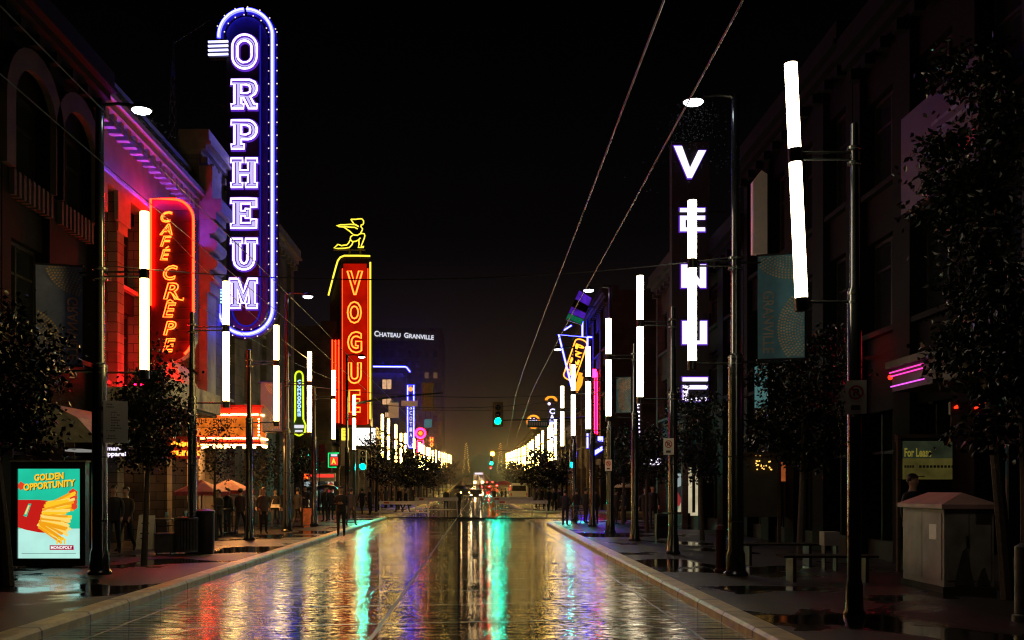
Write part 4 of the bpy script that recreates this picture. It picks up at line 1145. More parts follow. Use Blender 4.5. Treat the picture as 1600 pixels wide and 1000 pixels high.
# tall blue theatre sign ----------------------------------------------------
Y = 43.0
os_ = thing('theatre_blade_sign', 'very tall blue neon theatre blade sign with violet-white slab letters and rounded ends', 'neon sign', (wx(385, Y), Y, wz(525, Y)))
body = [(354, 70)] + [(385 + 33 * math.cos(R(a)), 62 - 36 * math.sin(R(a))) for a in range(160, -1, -12)] + [(418, 480)] + [(385 + 33 * math.cos(R(a)), 478 + 38 * math.sin(R(a))) for a in range(0, 161, 12)] + [(354, 470)]
m = MB(); m.poly_xz([loopY(body, Y)], Y, .55); m.build('sign_body', 'sign_purple_body', os_)
m = MB()                                                                   # brackets to the wall
for py in (75, 160, 260, 360, 462): m.box(XFL - .1, wx(356, Y), Y + .12, Y + .34, wz(py + 2.6, Y), wz(py, Y))
m.build('bracket', 'black_metal', os_)
yn = Y - .16
rt = [(343.5, 61)] + [(385.2 + 41.8 * math.cos(R(a)), 59 - 41.5 * math.sin(R(a))) for a in range(178, 91, -6)]
rt2 = [(385.2 + 41.8 * math.cos(R(a)), 59 - 41.5 * math.sin(R(a))) for a in range(88, -1, -6)] + [(427, 485)] + [(385.2 + 41.8 * math.cos(R(a)), 483 + 40 * math.sin(R(a))) for a in range(4, 173, 6)] + [(343.5, 477)]
m = MB()
for q in (rt, rt2):
    for rr in (0,): m.tube([(wx(a, Y), yn, wz(b, Y)) for a, b in q], .078, 10)
m.build('neon_border', 'neon_blue', os_, smooth=True)
m = MB()
for q in (rt, rt2): m.tube([(wx(a, Y), yn - .07, wz(b, Y)) for a, b in q], .034, 8)
m.build('neon_core', 'neon_blue_core', os_, smooth=True)
m = MB()                                                                   # channel the border tube sits in
for q in (rt, rt2): m.tube([(wx(a, Y), Y + .16, wz(b, Y)) for a, b in q], .22, 8)
m.build('border_channel', 'sign_dark_body', os_, smooth=True)
inn = [(407, 40)] + [(407, 60), (407, 478)] + [(385 + 22 * math.cos(R(a)), 482 + 28 * math.sin(R(a))) for a in range(0, 181, 15)]
m = MB(); m.tube([(wx(a, Y), Y - .05, wz(b, Y)) for a, b in inn], .035, 6); m.build('inner_neon', 'neon_blue_dim', os_, smooth=True)
m = MB()
for i in range(4): m.tube([(wx(326.5, Y), Y - .12, wz(67.5 + i * 6.6, Y)), (wx(357.5, Y), Y - .12, wz(66.5 + i * 6.6, Y))], .048, 8)
m.build('finial_neon', 'neon_blue_core', os_, smooth=True)
m = MB()
for i in range(5): m.tube([(wx(324, Y), Y - .12, wz(453 + i * 5, Y)), (wx(354, Y), Y - .12, wz(453 + i * 5, Y))], .045, 8)
m.build('finial_neon', 'neon_ice', os_, smooth=True)
m = MB(); m.box(wx(327, Y), wx(358, Y), Y - .04, Y + .3, wz(90, Y), wz(64, Y)); m.build('finial_body', 'sign_purple_body', os_); m = MB(); m.box(wx(325, Y), wx(356, Y), Y - .04, Y + .3, wz(475, Y), wz(451, Y)); m.build('finial_body', 'sign_purple_body', os_)
for ch, y0, y1, x0, x1 in [('O', 56.6, 109.4, 364.5, 402.5), ('R', 127, 171.7, 363, 402.5), ('P', 190, 234.4, 363, 402.5), ('H', 249.2, 294, 362.5, 403), ('E', 312, 357.6, 362, 402), ('U', 374.4, 422, 362, 403), ('M', 436.5, 482.2, 360, 403)]:
    lo = slab(ch, wx(x0, Y), wx(x1, Y), wz(y1, Y), wz(y0, Y))
    m = MB(); m.poly_xz(lo, Y - .10, .09); le = m.build('letter', 'fill_lavender', os_)
    m = MB()
    for lp in lo:
        c = Vector((sum(p[0] for p in lp) / len(lp), sum(p[1] for p in lp) / len(lp)))
        m.tube([(a, Y - .14, b) for a, b in dense(lp, .3)], .052, 8, closed=True)
    m.build('neon_outline', 'neon_white_violet', le, smooth=True)
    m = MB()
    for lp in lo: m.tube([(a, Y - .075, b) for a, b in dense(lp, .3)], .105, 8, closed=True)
    m.build('painted_halo', 'painted_halo_violet', le, smooth=True)  # glowing rim in place of the violet fringe of light
b0 = None
def one_bulb(parent, proto, x, y, z, r, mat):
    if proto is None: m_ = MB(); m_.sphere((0, 0, 0), r, 6); proto = m_.build('bulb', mat, parent, shift=(0, 0, 0))
    else: proto = proto.copy(); COL.objects.link(proto)
    proto.location = Vector((x, y, z)) - world_loc(parent); return proto
def dot(px, py):
    global b0
    b0 = one_bulb(os_, b0, wx(px, Y), Y - .10, wz(py, Y), .030, 'bulb_white')
for i in range(23):
    py = 52 + i * 20.1
    if py < 492: dot(420.5, py); dot(433.5, py - .3)
for a in range(15, 175, 24): dot(385.2 + 47.5 * math.cos(R(a)), 59 - 46.5 * math.sin(R(a))); dot(385.2 + 34.5 * math.cos(R(a + 8)), 59 - 34.5 * math.sin(R(a + 8)))
for a in range(20, 170, 24): dot(385.2 + 47.5 * math.cos(R(a)), 483 + 46 * math.sin(R(a))); dot(385.2 + 34 * math.cos(R(a + 8)), 483 + 33 * math.sin(R(a + 8)))

# theatre marquee -----------------------------------------------------------
Y = 39.0
x0, x1 = XFL + .1, wx(406, Y)
zt, zb = wz(637, Y), wz(690, Y)
mq = thing('theatre_marquee', 'orange theatre marquee edged with warm bulbs under the tall blue sign', 'marquee', ((x0 + x1) / 2, Y, zb))
m = MB(); m.box(x0, x1, Y, Y + 1.2, zb, zt); m.box(x0, x1 + .08, Y - .10, Y + 1.3, zt, zt + .10); m.box(x0, x1 + .06, Y - .08, Y + 1.28, zb - .09, zb); m.build('marquee_body', 'red_paint', mq)
m = MB(); m.quad((x0 + .1, Y - .012, wz(681, Y)), (x1 - .12, Y - .012, wz(681, Y)), (x1 - .12, Y - .012, wz(652, Y)), (x0 + .1, Y - .012, wz(652, Y)))
m.quad((x1 + .012, Y + .2, wz(681, Y)), (x1 + .012, Y + 1.0, wz(681, Y)), (x1 + .012, Y + 1.0, wz(652, Y)), (x1 + .012, Y + .2, wz(652, Y))); m.build('letter_panel', 'marquee_glow', mq)
m = MB(); text_fill(m, 'SYMPHONY', wx(333, Y), wx(371, Y), wz(661, Y), wz(654, Y), Y - .018, offset=.02); text_fill(m, 'THE', wx(309, Y), wx(324, Y), wz(661, Y), wz(654, Y), Y - .018, offset=.02)
m.box(x0 + .1, x1 - .12, Y - .03, Y - .013, wz(668, Y), wz(667, Y)); m.build('lettering', 'poster_dark', mq)
m = MB(); b1 = None
for i in range(34):
    x = x0 + .12 + (x1 - x0 - .2) * i / 33
    for py in (648, 685): b1 = one_bulb(mq, b1, x, Y - .05, wz(py + rnd.uniform(-.4, .4), Y), .034, 'bulb_warm')
for py in range(655, 684, 5): b1 = one_bulb(mq, b1, x1 - .03, Y - .05, wz(py, Y), .034, 'bulb_warm')
for i in range(5):
    for py in (648, 685): m.sphere((x1 + .05, Y + .15 + i * .24, wz(py, Y)), .034, 6)
m.build('side_bulbs', 'bulb_warm', mq)['kind'] = 'stuff'
m = MB()
for i in range(7):
    for j in range(3):
        if rnd.random() < .85: m.sphere((x0 + .2 + (x1 - x0 - .1) * i / 6.2 + rnd.uniform(-.1, .1), Y + .15 + j * .42, zb - .17), .065, 6)
m.build('soffit_bulbs', 'bulb_warm', mq)['kind'] = 'stuff'
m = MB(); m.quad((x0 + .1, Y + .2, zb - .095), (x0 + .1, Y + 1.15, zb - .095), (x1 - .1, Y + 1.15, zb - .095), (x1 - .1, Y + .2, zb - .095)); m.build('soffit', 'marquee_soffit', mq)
# arched cafe canopy with scalloped edge in front of the marquee
Y = 36.0
cn = thing('arched_canopy', 'pale arched cafe canopy with scalloped lit edge left of the marquee', 'awning', (XFL + .8, Y, wz(640, Y)))
m = MB(); pts = [(wx(258, Y) + (wx(303, Y) - wx(258, Y)) * i / 10, wz(640 - 80 * math.cos(PI / 2 * i / 10), Y)) for i in range(11)]
for (a, b), (c, d) in zip(pts[:-1], pts[1:]): m.quad((a, Y, b), (c, Y, d), (c, Y + 1.8, d), (a, Y + 1.8, b))
m.poly_xz([[(wx(258, Y), wz(640, Y))] + pts[::-1][:-1] + [pts[0]]], Y - .003); m.build('fabric', 'canvas_cream', cn)
m = MB()
for i in range(13):
    a = wx(243, Y) + i * .118; m.poly_xz([[(a, wz(640, Y)), (a + .11, wz(640, Y)), (a + .10, wz(644, Y)), (a + .055, wz(646, Y)), (a + .01, wz(644, Y))]], Y - .01)
m.build('scalloped_edge', 'shop_cream', cn)
# amber shop sign under the canopy
Y = 34.9
sg = thing('amber_shop_sign', 'two-line amber neon shop sign half hidden by the tree left of the marquee', 'neon sign', (wx(283, Y), Y, wz(716, Y)))
m = MB(); m.box(XFL + .3, wx(312, Y), Y, Y + .15, wz(717, Y), wz(682, Y)); m.build('sign_body', 'red_paint', sg)
m = MB()
for k in range(11):
    a = 268 + k * 4.1
    m.box(wx(a, Y), wx(a + 2.6, Y), Y - .05, Y - .004, wz(712, Y), wz(704, Y)); m.box(wx(a, Y), wx(a + 3.2 * rnd.uniform(.5, 1), Y), Y - .05, Y - .004, wz(698, Y), wz(689 + rnd.uniform(0, 3), Y))
m.build('neon_letters', 'neon_amber', sg)
# white lit lettering of the clothes shop
Y = 31.0
sg = thing('white_shop_sign', 'small glowing white two-line shop sign under the notice board', 'lit sign', (wx(180, Y), Y, wz(716, Y)))
m = MB(); m.box(XFL + .19, wx(200, Y), Y, Y + .12, wz(717, Y), wz(695, Y)); m.build('sign_body', 'sign_dark_body', sg)
m = MB(); text_fill(m, 'smart', wx(163, Y), wx(190, Y), wz(704, Y), wz(698, Y), Y - .02, offset=.03); text_fill(m, 'apparel', wx(163, Y), wx(197, Y), wz(715, Y), wz(705.5, Y), Y - .02, offset=.03); m.build('lettering', 'led_white', sg)
# orange-red sign and grey awning behind the advert case
Y = 25.5
sg = thing('orange_shop_sign', 'small glowing orange shop sign above the grey awning at far left', 'lit sign', (wx(64, Y), Y, wz(692, Y)))
m = MB(); m.box(wx(44, Y), wx(83, Y), Y, Y + .2, wz(693, Y), wz(671, Y)); m.build('sign_body', 'sign_dark_body', sg)
m = MB(); m.quad(*[(a, Y - .02, b) for a, b in ((wx(46, Y), wz(691, Y)), (wx(81, Y), wz(691, Y)), (wx(81, Y), wz(674, Y)), (wx(46, Y), wz(674, Y)))]); m.build('sign_face', 'shop_orange', sg)
m = MB(); m.box(wx(82, Y), wx(60, Y), Y + .1, Y + .14, wz(670, Y), wz(655, Y)); m.build('bracket', 'black_metal', sg)
aw = thing('grey_awning', 'grey sloping shop awning behind the lit advert case', 'awning', (XFL + .8, 26.5, 3.2))
m = MB()
pr_ = [(XFL + .2, 3.95), (XFL + .9, 3.80), (XFL + 1.5, 3.50), (XFL + 1.85, 3.12), (XFL + 1.85, 2.9)]
for (a, b), (c, d) in zip(pr_[:-1], pr_[1:]): m.quad((a, 24.2, b), (c, 24.2, d), (c, 29.3, d), (a, 29.3, b))
m.poly_xz([[(XFL + .2, 2.9)] + [(a, b) for a, b in pr_[::-1]]], 24.198); m.build('fabric', 'canvas_grey', aw)
m = MB(); m.box(XFL + .9, XFL + 1.3, 25.0, 25.8, 2.72, 2.78); m.build('downlight', 'awning_light', aw)
ld = thing('theatre_side_canopy', 'dark flat canopy with pale band over the pavement behind the nearest pole', 'awning', (XFL + 1, 31.5, 4.2))
m = MB(); m.box(XFL - .15, XFL + 2.0, 29.6, 35.7, 4.35, 4.75); m.box(XFL + 1.9, XFL + 2.0, 29.6, 35.7, 4.751, 5.02); m.build('canopy_edge', 'canvas_grey', ld)
m = MB(); m.box(XFL + .345, XFL + 1.9, 29.7, 35.6, 4.25, 4.345); m.build('soffit', 'canvas_dark', ld)
# roof mast lattice
Y = 46
la = thing('roof_mast', 'thin lattice mast on the roof left of the tall blue sign', 'mast', (wx(268, Y), Y + 1, 15.3))
m = MB(); xt, zt_ = wx(268, Y), wz(60, Y); zb_ = 14.8
legs = [(wx(256, Y), Y), (wx(280, Y), Y), (wx(268, Y), Y + 1.0)]
for a, b in legs: m.cyl((a, b, zb_), (xt, Y + .3, zt_), .035, .02, n=6)
for k in range(1, 8):
    u0, u1 = k / 8, (k + 1) / 8
    P = [[(a + (xt - a) * u, b + (Y + .3 - b) * u, zb_ + (zt_ - zb_) * u) for a, b in legs] for u in (u0, u1)]
    for i in range(3): m.cyl(P[0][i], P[0][(i + 1) % 3], .016, n=5); m.cyl(P[0][i], P[1][(i + 1) % 3], .014, n=5)
m.build('lattice', 'steel', la)
m = MB(); m.cyl((xt, Y + .3, zt_ - .1), (wx(345, Y), Y - 2.0, zt_ - .1), .02, n=6); m.build('stay_wire', 'steel', la)

# yellow-green vertical neon sign
Y = 61.0
cm = thing('vertical_lime_sign', 'slim yellow-green outlined vertical neon sign with bulbous lower end', 'neon sign', (wx(467, Y), Y, wz(680, Y)))
o = [(461.5, 655), (461.5, 592)] + [(467.5 + 6 * math.cos(R(a)), 588 - 7.5 * math.sin(R(a))) for a in range(180, -1, -20)] + [(474, 655), (478, 664), (476.5, 676), (469, 680.5), (466, 680.5), (458, 676), (457, 664)]
m = MB(); m.poly_xz([loopY(o, Y)], Y, .5); m.build('sign_body', 'sign_green_body', cm)
m = MB(); m.tube([(wx(a, Y), Y - .07, wz(b, Y)) for a, b in o], .052, 8, closed=True); m.build('neon_border', 'neon_lime', cm, smooth=True)
m = MB()
for i, ch in enumerate('COMMODORE'): text_neon(m, ch, wx(465.3, Y), wx(470.4, Y), wz(599 + i * 6.4, Y), wz(594 + i * 6.4, Y), Y - .05, .016, offset=0)
m.build('neon_letters', 'neon_ice', cm)
m = MB(); m.box(wx(460, Y), wx(475, Y), Y - .05, Y - .004, wz(669, Y), wz(664, Y)); m.box(wx(461, Y), wx(473, Y), Y - .05, Y - .004, wz(675, Y), wz(672, Y)); m.build('lit_script', 'led_white_small', cm)
m = MB(); m.box(XFL - .2, wx(461, Y), Y + .2, Y + .3, wz(610, Y), wz(608, Y)); m.build('bracket', 'black_metal', cm)

# tall red sign with kneeling figure ------------------------------------------
Y = 75.0
vs_ = thing('red_theatre_tower_sign', 'tall red neon tower sign with yellow edges and a yellow kneeling neon figure on top', 'neon sign', (wx(546, Y), Y, wz(668, Y)))
face = [(533, 668), (533, 402), (579, 402), (579, 668)]
m = MB(); m.poly_xz([loopY(face[::-1], Y)[::-1]], Y, 1.6); m.poly_xz([loopY([(514, 668), (514, 470), (531, 412), (533, 412), (533, 668)], Y)], Y + .5, 1.2); m.build('sign_body', 'sign_red_body', vs_)
m = MB(); m.poly_xz([loopY([(536.5, 664), (536.5, 412), (573, 412), (573, 664)], Y)], Y - .006); m.build('letter_panel', 'sign_red_panel_glow', vs_)
m = MB()
m.tube([(wx(a, Y), Y - .1, wz(b, Y)) for a, b in [(513.5, 462), (519, 440), (525, 418), (528, 408), (532, 402.5), (538, 400), (560, 400), (578.5, 400.5)]], .062, 8)
m.tube([(wx(578.8, Y), Y - .1, wz(b, Y)) for b in (410, 540, 655)], .062, 8)
m.build('neon_border', 'neon_yellow', vs_, smooth=True)
m = MB()
for px in (518, 523, 528): m.tube([(wx(px, Y), Y + .40, wz(b, Y)) for b in (660, 590, 530)], .05, 6)
for px in (535.2, 574.8): m.tube([(wx(px, Y), Y - .06, wz(b, Y)) for b in (662, 540, 420)], .028, 6)
m.build('neon_stripes', 'neon_red_far', vs_, smooth=True)
m = MB()
for ch, y0, y1, x0, x1 in [('V', 424, 461, 543, 566.5), ('O', 472, 505, 543.5, 564.5), ('G', 519, 551, 544, 565), ('U', 567, 599, 544, 564.5), ('E', 610, 644, 546, 563)]:
    text_neon(m, ch, wx(x0, Y), wx(x1, Y), wz(y1, Y), wz(y0, Y), Y - .12, .055, n=8, offset=.035)
m.build('neon_letters', 'neon_red_orange_far', vs_, smooth=True)
fig = [
 [(547.5,341),(555,341),(560,340.3),(564.5,340.2),(567.3,343),(567.4,347),(566.2,349.3),(563.4,350),(563.2,352.5),(565.8,356),(564.8,359),(562.6,362.5)],
 [(547.5,341),(550,345),(552.4,348.5),(556,350),(559.5,352.2)],
 [(559.6,352.4),(554,349.4),(547,348.9),(537,349.6),(531,349.6),(525,351.2),(529,352.4),(536,353),(541,356.4),(546,360),(549,363),(552,365),(547.5,368),(546.4,371),(547.5,374),(550,376),(555,375.5),(559,373.6),(562.4,370)],
 [(536.5,352.3),(546,353.2),(553.5,353.6),(558,356)],
 [(552,365.6),(558,366),(561,364),(565,363.1),(568.6,363.8),(569.4,367),(568,372),(566,377),(563.5,383.2),(567.8,383.6),(567.4,385),(558.6,385),(560.3,381),(560,373.5)],
 [(546.6,373),(544,378),(541,381.2),(536,381.6),(533,382.4),(529,380.8),(527,380.4),(521,386),(527,386.8),(537,386.4),(545,385.2),(549,381),(551,376)],
]
m = MB()
for q in fig: m.tube([(wx(a, Y), Y + .3, wz(b, Y)) for a, b in q], .045, 8)
fo = m.build('neon_figure', 'neon_yellow', vs_, smooth=True)
m = MB(); m.cyl((wx(545, Y), Y + .5, wz(402, Y)), (wx(545, Y), Y + .5, wz(387, Y)), .08, n=8); m.cyl((wx(562, Y), Y + .5, wz(402, Y)), (wx(562, Y), Y + .5, wz(386, Y)), .08, n=8); m.box(wx(520, Y), wx(570, Y), Y + .42, Y + .58, wz(389, Y), wz(387.6, Y)); m.build('figure_stand', 'dim_yellow_paint', vs_)
# lit canopy below
Y = 76.2
lc = thing('lit_canopy_sign', 'bright white and yellow lit canopy panels at the foot of the tall red sign', 'marquee', (wx(560, Y), Y, wz(696, Y)))
m = MB(); m.box(wx(532, Y), wx(588, Y), Y + .05, Y + 5, wz(698, Y), wz(667, Y)); m.build('canopy_body', 'sign_dark_body', lc)
m = MB(); m.quad(*[(wx(a, Y), Y - .002, wz(b, Y)) for a, b in ((552, 696), (586.5, 696), (586.5, 669), (552, 669))]); m.build('lit_panel', 'shop_white', lc)
m = MB(); m.quad(*[(wx(a, Y), Y - .002, wz(b, Y)) for a, b in ((533.5, 688), (545, 688), (545, 669), (533.5, 669))]); m.build('lit_panel', 'neon_yellow', lc)
m = MB()
for py in (671.5, 676, 682): m.box(wx(536, Y), wx(543, Y), Y - .02, Y - .005, wz(py + 1.2, Y), wz(py, Y))
m.build('lettering', 'poster_dark', lc)
# corner shop in the end wall of that block
Y = 75.0
cv = thing('corner_shop_front', 'red and white striped corner shop front across the side street', 'shop front', (wx(500, Y), Y, SW))
m = MB(); m.box(wx(474, Y), wx(524, Y), Y, Y + .25, wz(752, Y), wz(739, Y)); m.build('fascia', 'white_panel', cv)
m = MB(); m.quad(*[(wx(a, Y), Y - .01, wz(b, Y)) for a, b in ((483, 746), (522, 746), (522, 741), (483, 741))]); m.build('fascia_light', 'sign_red_glow', cv)
m = MB(); text_fill(m, 'H', wx(475.5, Y), wx(480.5, Y), wz(748, Y), wz(741, Y), Y - .012, offset=.03); m.build('lettering', 'neon_red_orange', cv)
m = MB(); m.quad(*[(wx(a, Y), Y - .004, wz(b, Y)) for a, b in ((474, 792), (524, 792), (524, 752.5), (474, 752.5))]); m.build('shop_window', 'shop_interior_cool', cv)
m = MB()
for a in (474, 486, 498, 511, 523): m.box(wx(a, Y) - .05, wx(a, Y) + .05, Y - .06, Y - .006, SW, wz(752.6, Y))
m.build('mullion', 'window_frame', cv)
# green framed sign
Y = 74.0
gs = thing('green_framed_sign', 'small sign with green neon frame and glowing red letter', 'neon sign', (wx(521, Y), Y, wz(730, Y)))
m = MB(); m.box(wx(512, Y), wx(531, Y), Y, Y + .2, wz(731, Y), wz(706, Y)); m.build('sign_body', 'sign_dark_body', gs)
m = MB(); m.tube([(wx(a, Y), Y - .06, wz(b, Y)) for a, b in ((526, 730), (513.5, 730), (513.5, 708), (530, 708))], .05, 6); m.build('neon_border', 'neon_green', gs)
m = MB(); m.box(wx(516, Y), wx(528, Y), Y - .03, Y - .003, wz(727, Y), wz(714, Y)); m.build('red_panel', 'sign_red_glow', gs)
m = MB(); text_fill(m, 'A', wx(518, Y), wx(525, Y), wz(725, Y), wz(716, Y), Y - .04, offset=.03); m.build('lettering', 'neon_amber', gs)
m = MB(); m.box(wx(517, Y), wx(527, Y), Y - .03, Y - .003, wz(713, Y), wz(709.5, Y)); m.build('lit_script', 'led_white_small', gs)
m = MB(); m.box(XFL - .1, wx(512, Y), Y + .08, Y + .14, wz(712, Y), wz(711, Y)); m.build('bracket', 'black_metal', gs)
# plain hanging boards near the crossing
for lb, px0, px1, py0, py1, Y, mt in [('dull orange hanging banner left of the green framed sign', 498, 508.5, 694, 722, 66, 'canvas_red'), ('pale pink hanging board right of the green framed sign', 531, 544, 688, 728, 62, 'canvas_cream')]:
    x0, x1, z0, z1 = wx(px0, Y), wx(px1, Y), wz(py1, Y), wz(py0, Y)
    t = thing('hanging_board', lb, 'sign', ((x0 + x1) / 2, Y, z0)); m = MB(); m.box(x0, x1, Y, Y + .03, z0, z1); m.build('panel', mt, t)
    m = MB(); m.cyl((x0 + .05, Y + .015, z1), (x0 + .05, Y + .015, SW), .025, n=6); m.build('post', 'black_metal', t)
# blue vertical sign
Y = 128.0
bs = thing('blue_vertical_sign', 'distant blue outlined vertical neon sign with orange disc at its top', 'neon sign', (wx(642, Y), Y, wz(701, Y)))
m = MB(); m.box(wx(637, Y), wx(647, Y), Y, Y + .6, wz(700, Y), wz(601, Y)); m.build('sign_body', 'sign_dark_body', bs)
m = MB(); m.tube([(wx(a, Y), Y - .1, wz(b, Y)) for a, b in ((637, 602), (646.6, 602), (646.6, 690), (644, 699), (639.5, 699), (637, 694))], .075, 8, closed=True); m.build('neon_border', 'neon_blue_far', bs, smooth=True)
m = MB()
for i, ch in enumerate('SCOTIA'): text_fill(m, ch, wx(639.8, Y), wx(644.2, Y), wz(640 + i * 8.6, Y), wz(633.5 + i * 8.6, Y), Y - .03, offset=.03)
m.build('lettering', 'led_white_small', bs)
m = MB(); m.lathe([(.30, 0), (.30, .04)], c=(wx(641.6, Y), Y - .12, wz(608, Y)), n=20, axis='y'); m.build('disc', 'neon_orange', bs)
m = MB(); m.box(XFL - .2, wx(637, Y), Y + .2, Y + .4, wz(640, Y), wz(638, Y)); m.build('bracket', 'black_metal', bs)
# red wheel sign and red vertical sign
Y = 140.0
rs = thing('red_round_sign', 'distant round red neon sign with spokes on a red stem', 'neon sign', (wx(657, Y), Y, wz(700, Y)))
c = (wx(657, Y), wz(677, Y)); rr = 8.0 / 1600 * Y
m = MB(); m.lathe([(rr * 1.1, 0), (rr * 1.1, .3)], c=(c[0], Y, c[1]), n=24, axis='y'); m.box(wx(652, Y), wx(662, Y), Y, Y + .3, wz(712, Y), wz(686, Y)); m.build('sign_body', 'sign_dark_body', rs)
m = MB()
for q in (1.0, .78): m.tube([(c[0] + rr * q * math.cos(2 * PI * i / 24), Y - .08, c[1] + rr * q * math.sin(2 * PI * i / 24)) for i in range(24)], .05, 6, closed=True)
for i in range(12): a = 2 * PI * i / 12; m.tube([(c[0] + rr * .8 * math.cos(a), Y - .08, c[1] + rr * .8 * math.sin(a)), (c[0] + rr * .97 * math.cos(a), Y - .08, c[1] + rr * .97 * math.sin(a))], .04, 5)
m.tube([(wx(652.5, Y), Y - .08, wz(712, Y)), (wx(652.5, Y), Y - .08, wz(688, Y)), (wx(661.5, Y), Y - .08, wz(688, Y)), (wx(661.5, Y), Y - .08, wz(712, Y))], .05, 6); m.build('neon_border', 'neon_crimson', rs)
m = MB(); m.lathe([(rr * .42, 0), (rr * .42, .04)], c=(c[0], Y - .06, c[1]), n=20, axis='y'); m.build('disc', 'neon_orange', rs)
m = MB(); m.cyl((wx(657, Y), Y + .15, wz(712, Y)), (wx(657, Y), Y + .15, rise(Y)), .08, n=8); m.box(XFL - .2, wx(652, Y), Y + .1, Y + .2, wz(700, Y), wz(698, Y)); m.build('bracket', 'black_metal', rs)
Y = 152.0
rv = thing('red_vertical_sign', 'distant narrow red vertical neon sign right of the round red one', 'neon sign', (wx(674.5, Y), Y, wz(705, Y)))
m = MB(); m.box(wx(671.5, Y), wx(677.5, Y), Y - .3, Y - .01, wz(704, Y), wz(682, Y)); m.box(XFL - .0, wx(671.5, Y), Y - .2, Y - .1, wz(690, Y), wz(688.5, Y)); m.build('sign_body', 'sign_dark_body', rv)
m = MB(); text_fill(m, 'H', wx(672.3, Y), wx(676.8, Y), wz(690, Y), wz(683.5, Y), Y - .33, offset=.03); text_fill(m, 'O', wx(672.3, Y), wx(676.8, Y), wz(698, Y), wz(691.5, Y), Y - .33, offset=.03); m.build('lettering', 'neon_red_orange', rv)
# ------------------------------------------------------------------ signs, right side
def rect_letter(m, ch, x0, x1, z0, z1, y):
    w_, h_ = x1 - x0, z1 - z0
    R_ = {'E': [(0, 1, .84, 1), (0, 1, .50, .67), (0, 1, 0, .165), (0, .22, .166, .499)], 'N': [(0, .26, 0, 1), (.76, 1, 0, 1)], 'U': [(0, .28, 0, 1), (.72, 1, 0, 1), (.281, .719, 0, .15)]}
    if ch == 'V': m.poly_xz([[(x0 + a * w_, z0 + b * h_) for a, b in ((0, 1), (.42, .0), (.56, 0), (1, .86), (.76, .86), (.50, .32), (.25, 1))][::-1]], y, .06); return
    for a, b, c, d in R_[ch]: m.box(x0 + a * w_, x0 + b * w_, y, y + .06, z0 + c * h_, z0 + d * h_)
    if ch == 'N': m.poly_xz([[(x0 + .261 * w_, z1), (x0 + .261 * w_, z0 + .66 * h_), (x0 + .759 * w_, z0), (x0 + .759 * w_, z0 + .34 * h_)]], y + .002, .05)
Y = 40.0
vn = thing('white_vertical_sign', 'dark vertical blade sign with large glowing white block letters', 'lit sign', (wx(1080, Y), Y, wz(635, Y)))
m = MB(); m.box(wx(1050, Y), wx(1108, Y), Y, Y + .5, wz(632, Y), wz(222, Y)); m.build('sign_body', 'cloth_black', vn)
for ch, x0, x1, y0, y1 in [('V', 1052.5, 1102.5, 229, 279), ('E', 1062, 1101, 326, 362), ('N', 1064, 1102.5, 414, 450), ('U', 1065.5, 1104, 502, 538), ('E', 1066, 1105, 590, 627)]:
    m = MB(); rect_letter(m, ch, wx(x0, Y), wx(x1, Y), wz(y1, Y), wz(y0, Y), Y - .09); le = m.build('letter', 'led_white', vn)
    m = MB(); rect_letter(m, ch, wx(x0 - 1.6, Y), wx(x1 + 1.6, Y), wz(y1 + 1.6, Y), wz(y0 - 1.6, Y), Y - .065); m.build('painted_halo_back', 'painted_halo_violet', le)  # larger glowing copy behind each letter paints its violet fringe
m = MB(); m.box(wx(1108, Y), XFR + .2, Y + .2, Y + .3, wz(330, Y), wz(327, Y)); m.box(wx(1108, Y), XFR + .2, Y + .2, Y + .3, wz(560, Y), wz(557, Y)); m.build('bracket', 'black_metal', vn)
for lb, y0, y1 in (('upper red corner neon box left of the white block letters', 471, 488), ('lower orange-red corner neon box left of the white block letters', 555, 575)):
    Y2 = 42.5
    rn = thing('red_corner_neon', lb, 'neon sign', (wx(1065, Y2), Y2, wz(y1, Y2)), group='red neon corner boxes')
    m = MB(); m.box(wx(1053, Y2), XFR + .2, Y2, Y2 + .3, wz(y1 + 1, Y2), wz(y0 - 1, Y2)); m.build('box', 'canvas_dark', rn)
    m = MB(); m.tube([(wx(1052.5, Y2), Y2 - .06, wz(y1, Y2)), (wx(1052.5, Y2), Y2 - .06, wz(y0, Y2))] + ([(wx(1079, Y2), Y2 - .06, wz(y0 - .5, Y2))] if y0 < 500 else []), .045, 6); m.build('neon_border', 'neon_red_small', rn)
# triangular blue neon sign
Y = 84.0
tr = thing('triangular_blue_sign', 'large triangular blue neon outline sign with a slanted yellow lettered panel', 'neon sign', (wx(905, Y), Y, wz(606, Y)))
def T(pts, m, r, y=None): m.tube([(wx(a, Y), (Y if y is None else y), wz(b, Y)) for a, b in pts], r, 8)
m = MB()
T([(898, 612), (893, 604), (873, 523), (918, 527), (918, 700)], m, .075); T([(910, 497), (910, 526)], m, .07); T([(881, 516), (893, 508.5)], m, .06); T([(918, 526), (932, 526.5)], m, .06, Y + .2)
m.build('neon_border', 'neon_blue_far', tr, smooth=True)
m = MB()
def slant(u, v):   # panel axis runs from lower left to upper right
    bx, by, tx, ty = 890, 588, 908, 536; return (bx + (tx - bx) * v + u * 9.2, by + (ty - by) * v + u * 3.4)
out = [slant(-1, 0)] + [slant(math.cos(R(a)) , 1 + .10 * math.sin(R(a))) for a in range(180, -1, -20)] + [slant(1, 0)] + [slant(math.cos(R(a)), .10 * math.sin(R(a))) for a in range(-10, -171, -20)]
m.poly_xz([[pz(a, b, Y) for a, b in out]], Y + .1, .4); m.build('panel', 'sign_dark_body', tr)
m = MB(); m.tube([(wx(a, Y), Y + .02, wz(b, Y)) for a, b in out], .05, 6, closed=True); m.build('panel_neon', 'neon_amber', tr)
m = MB()
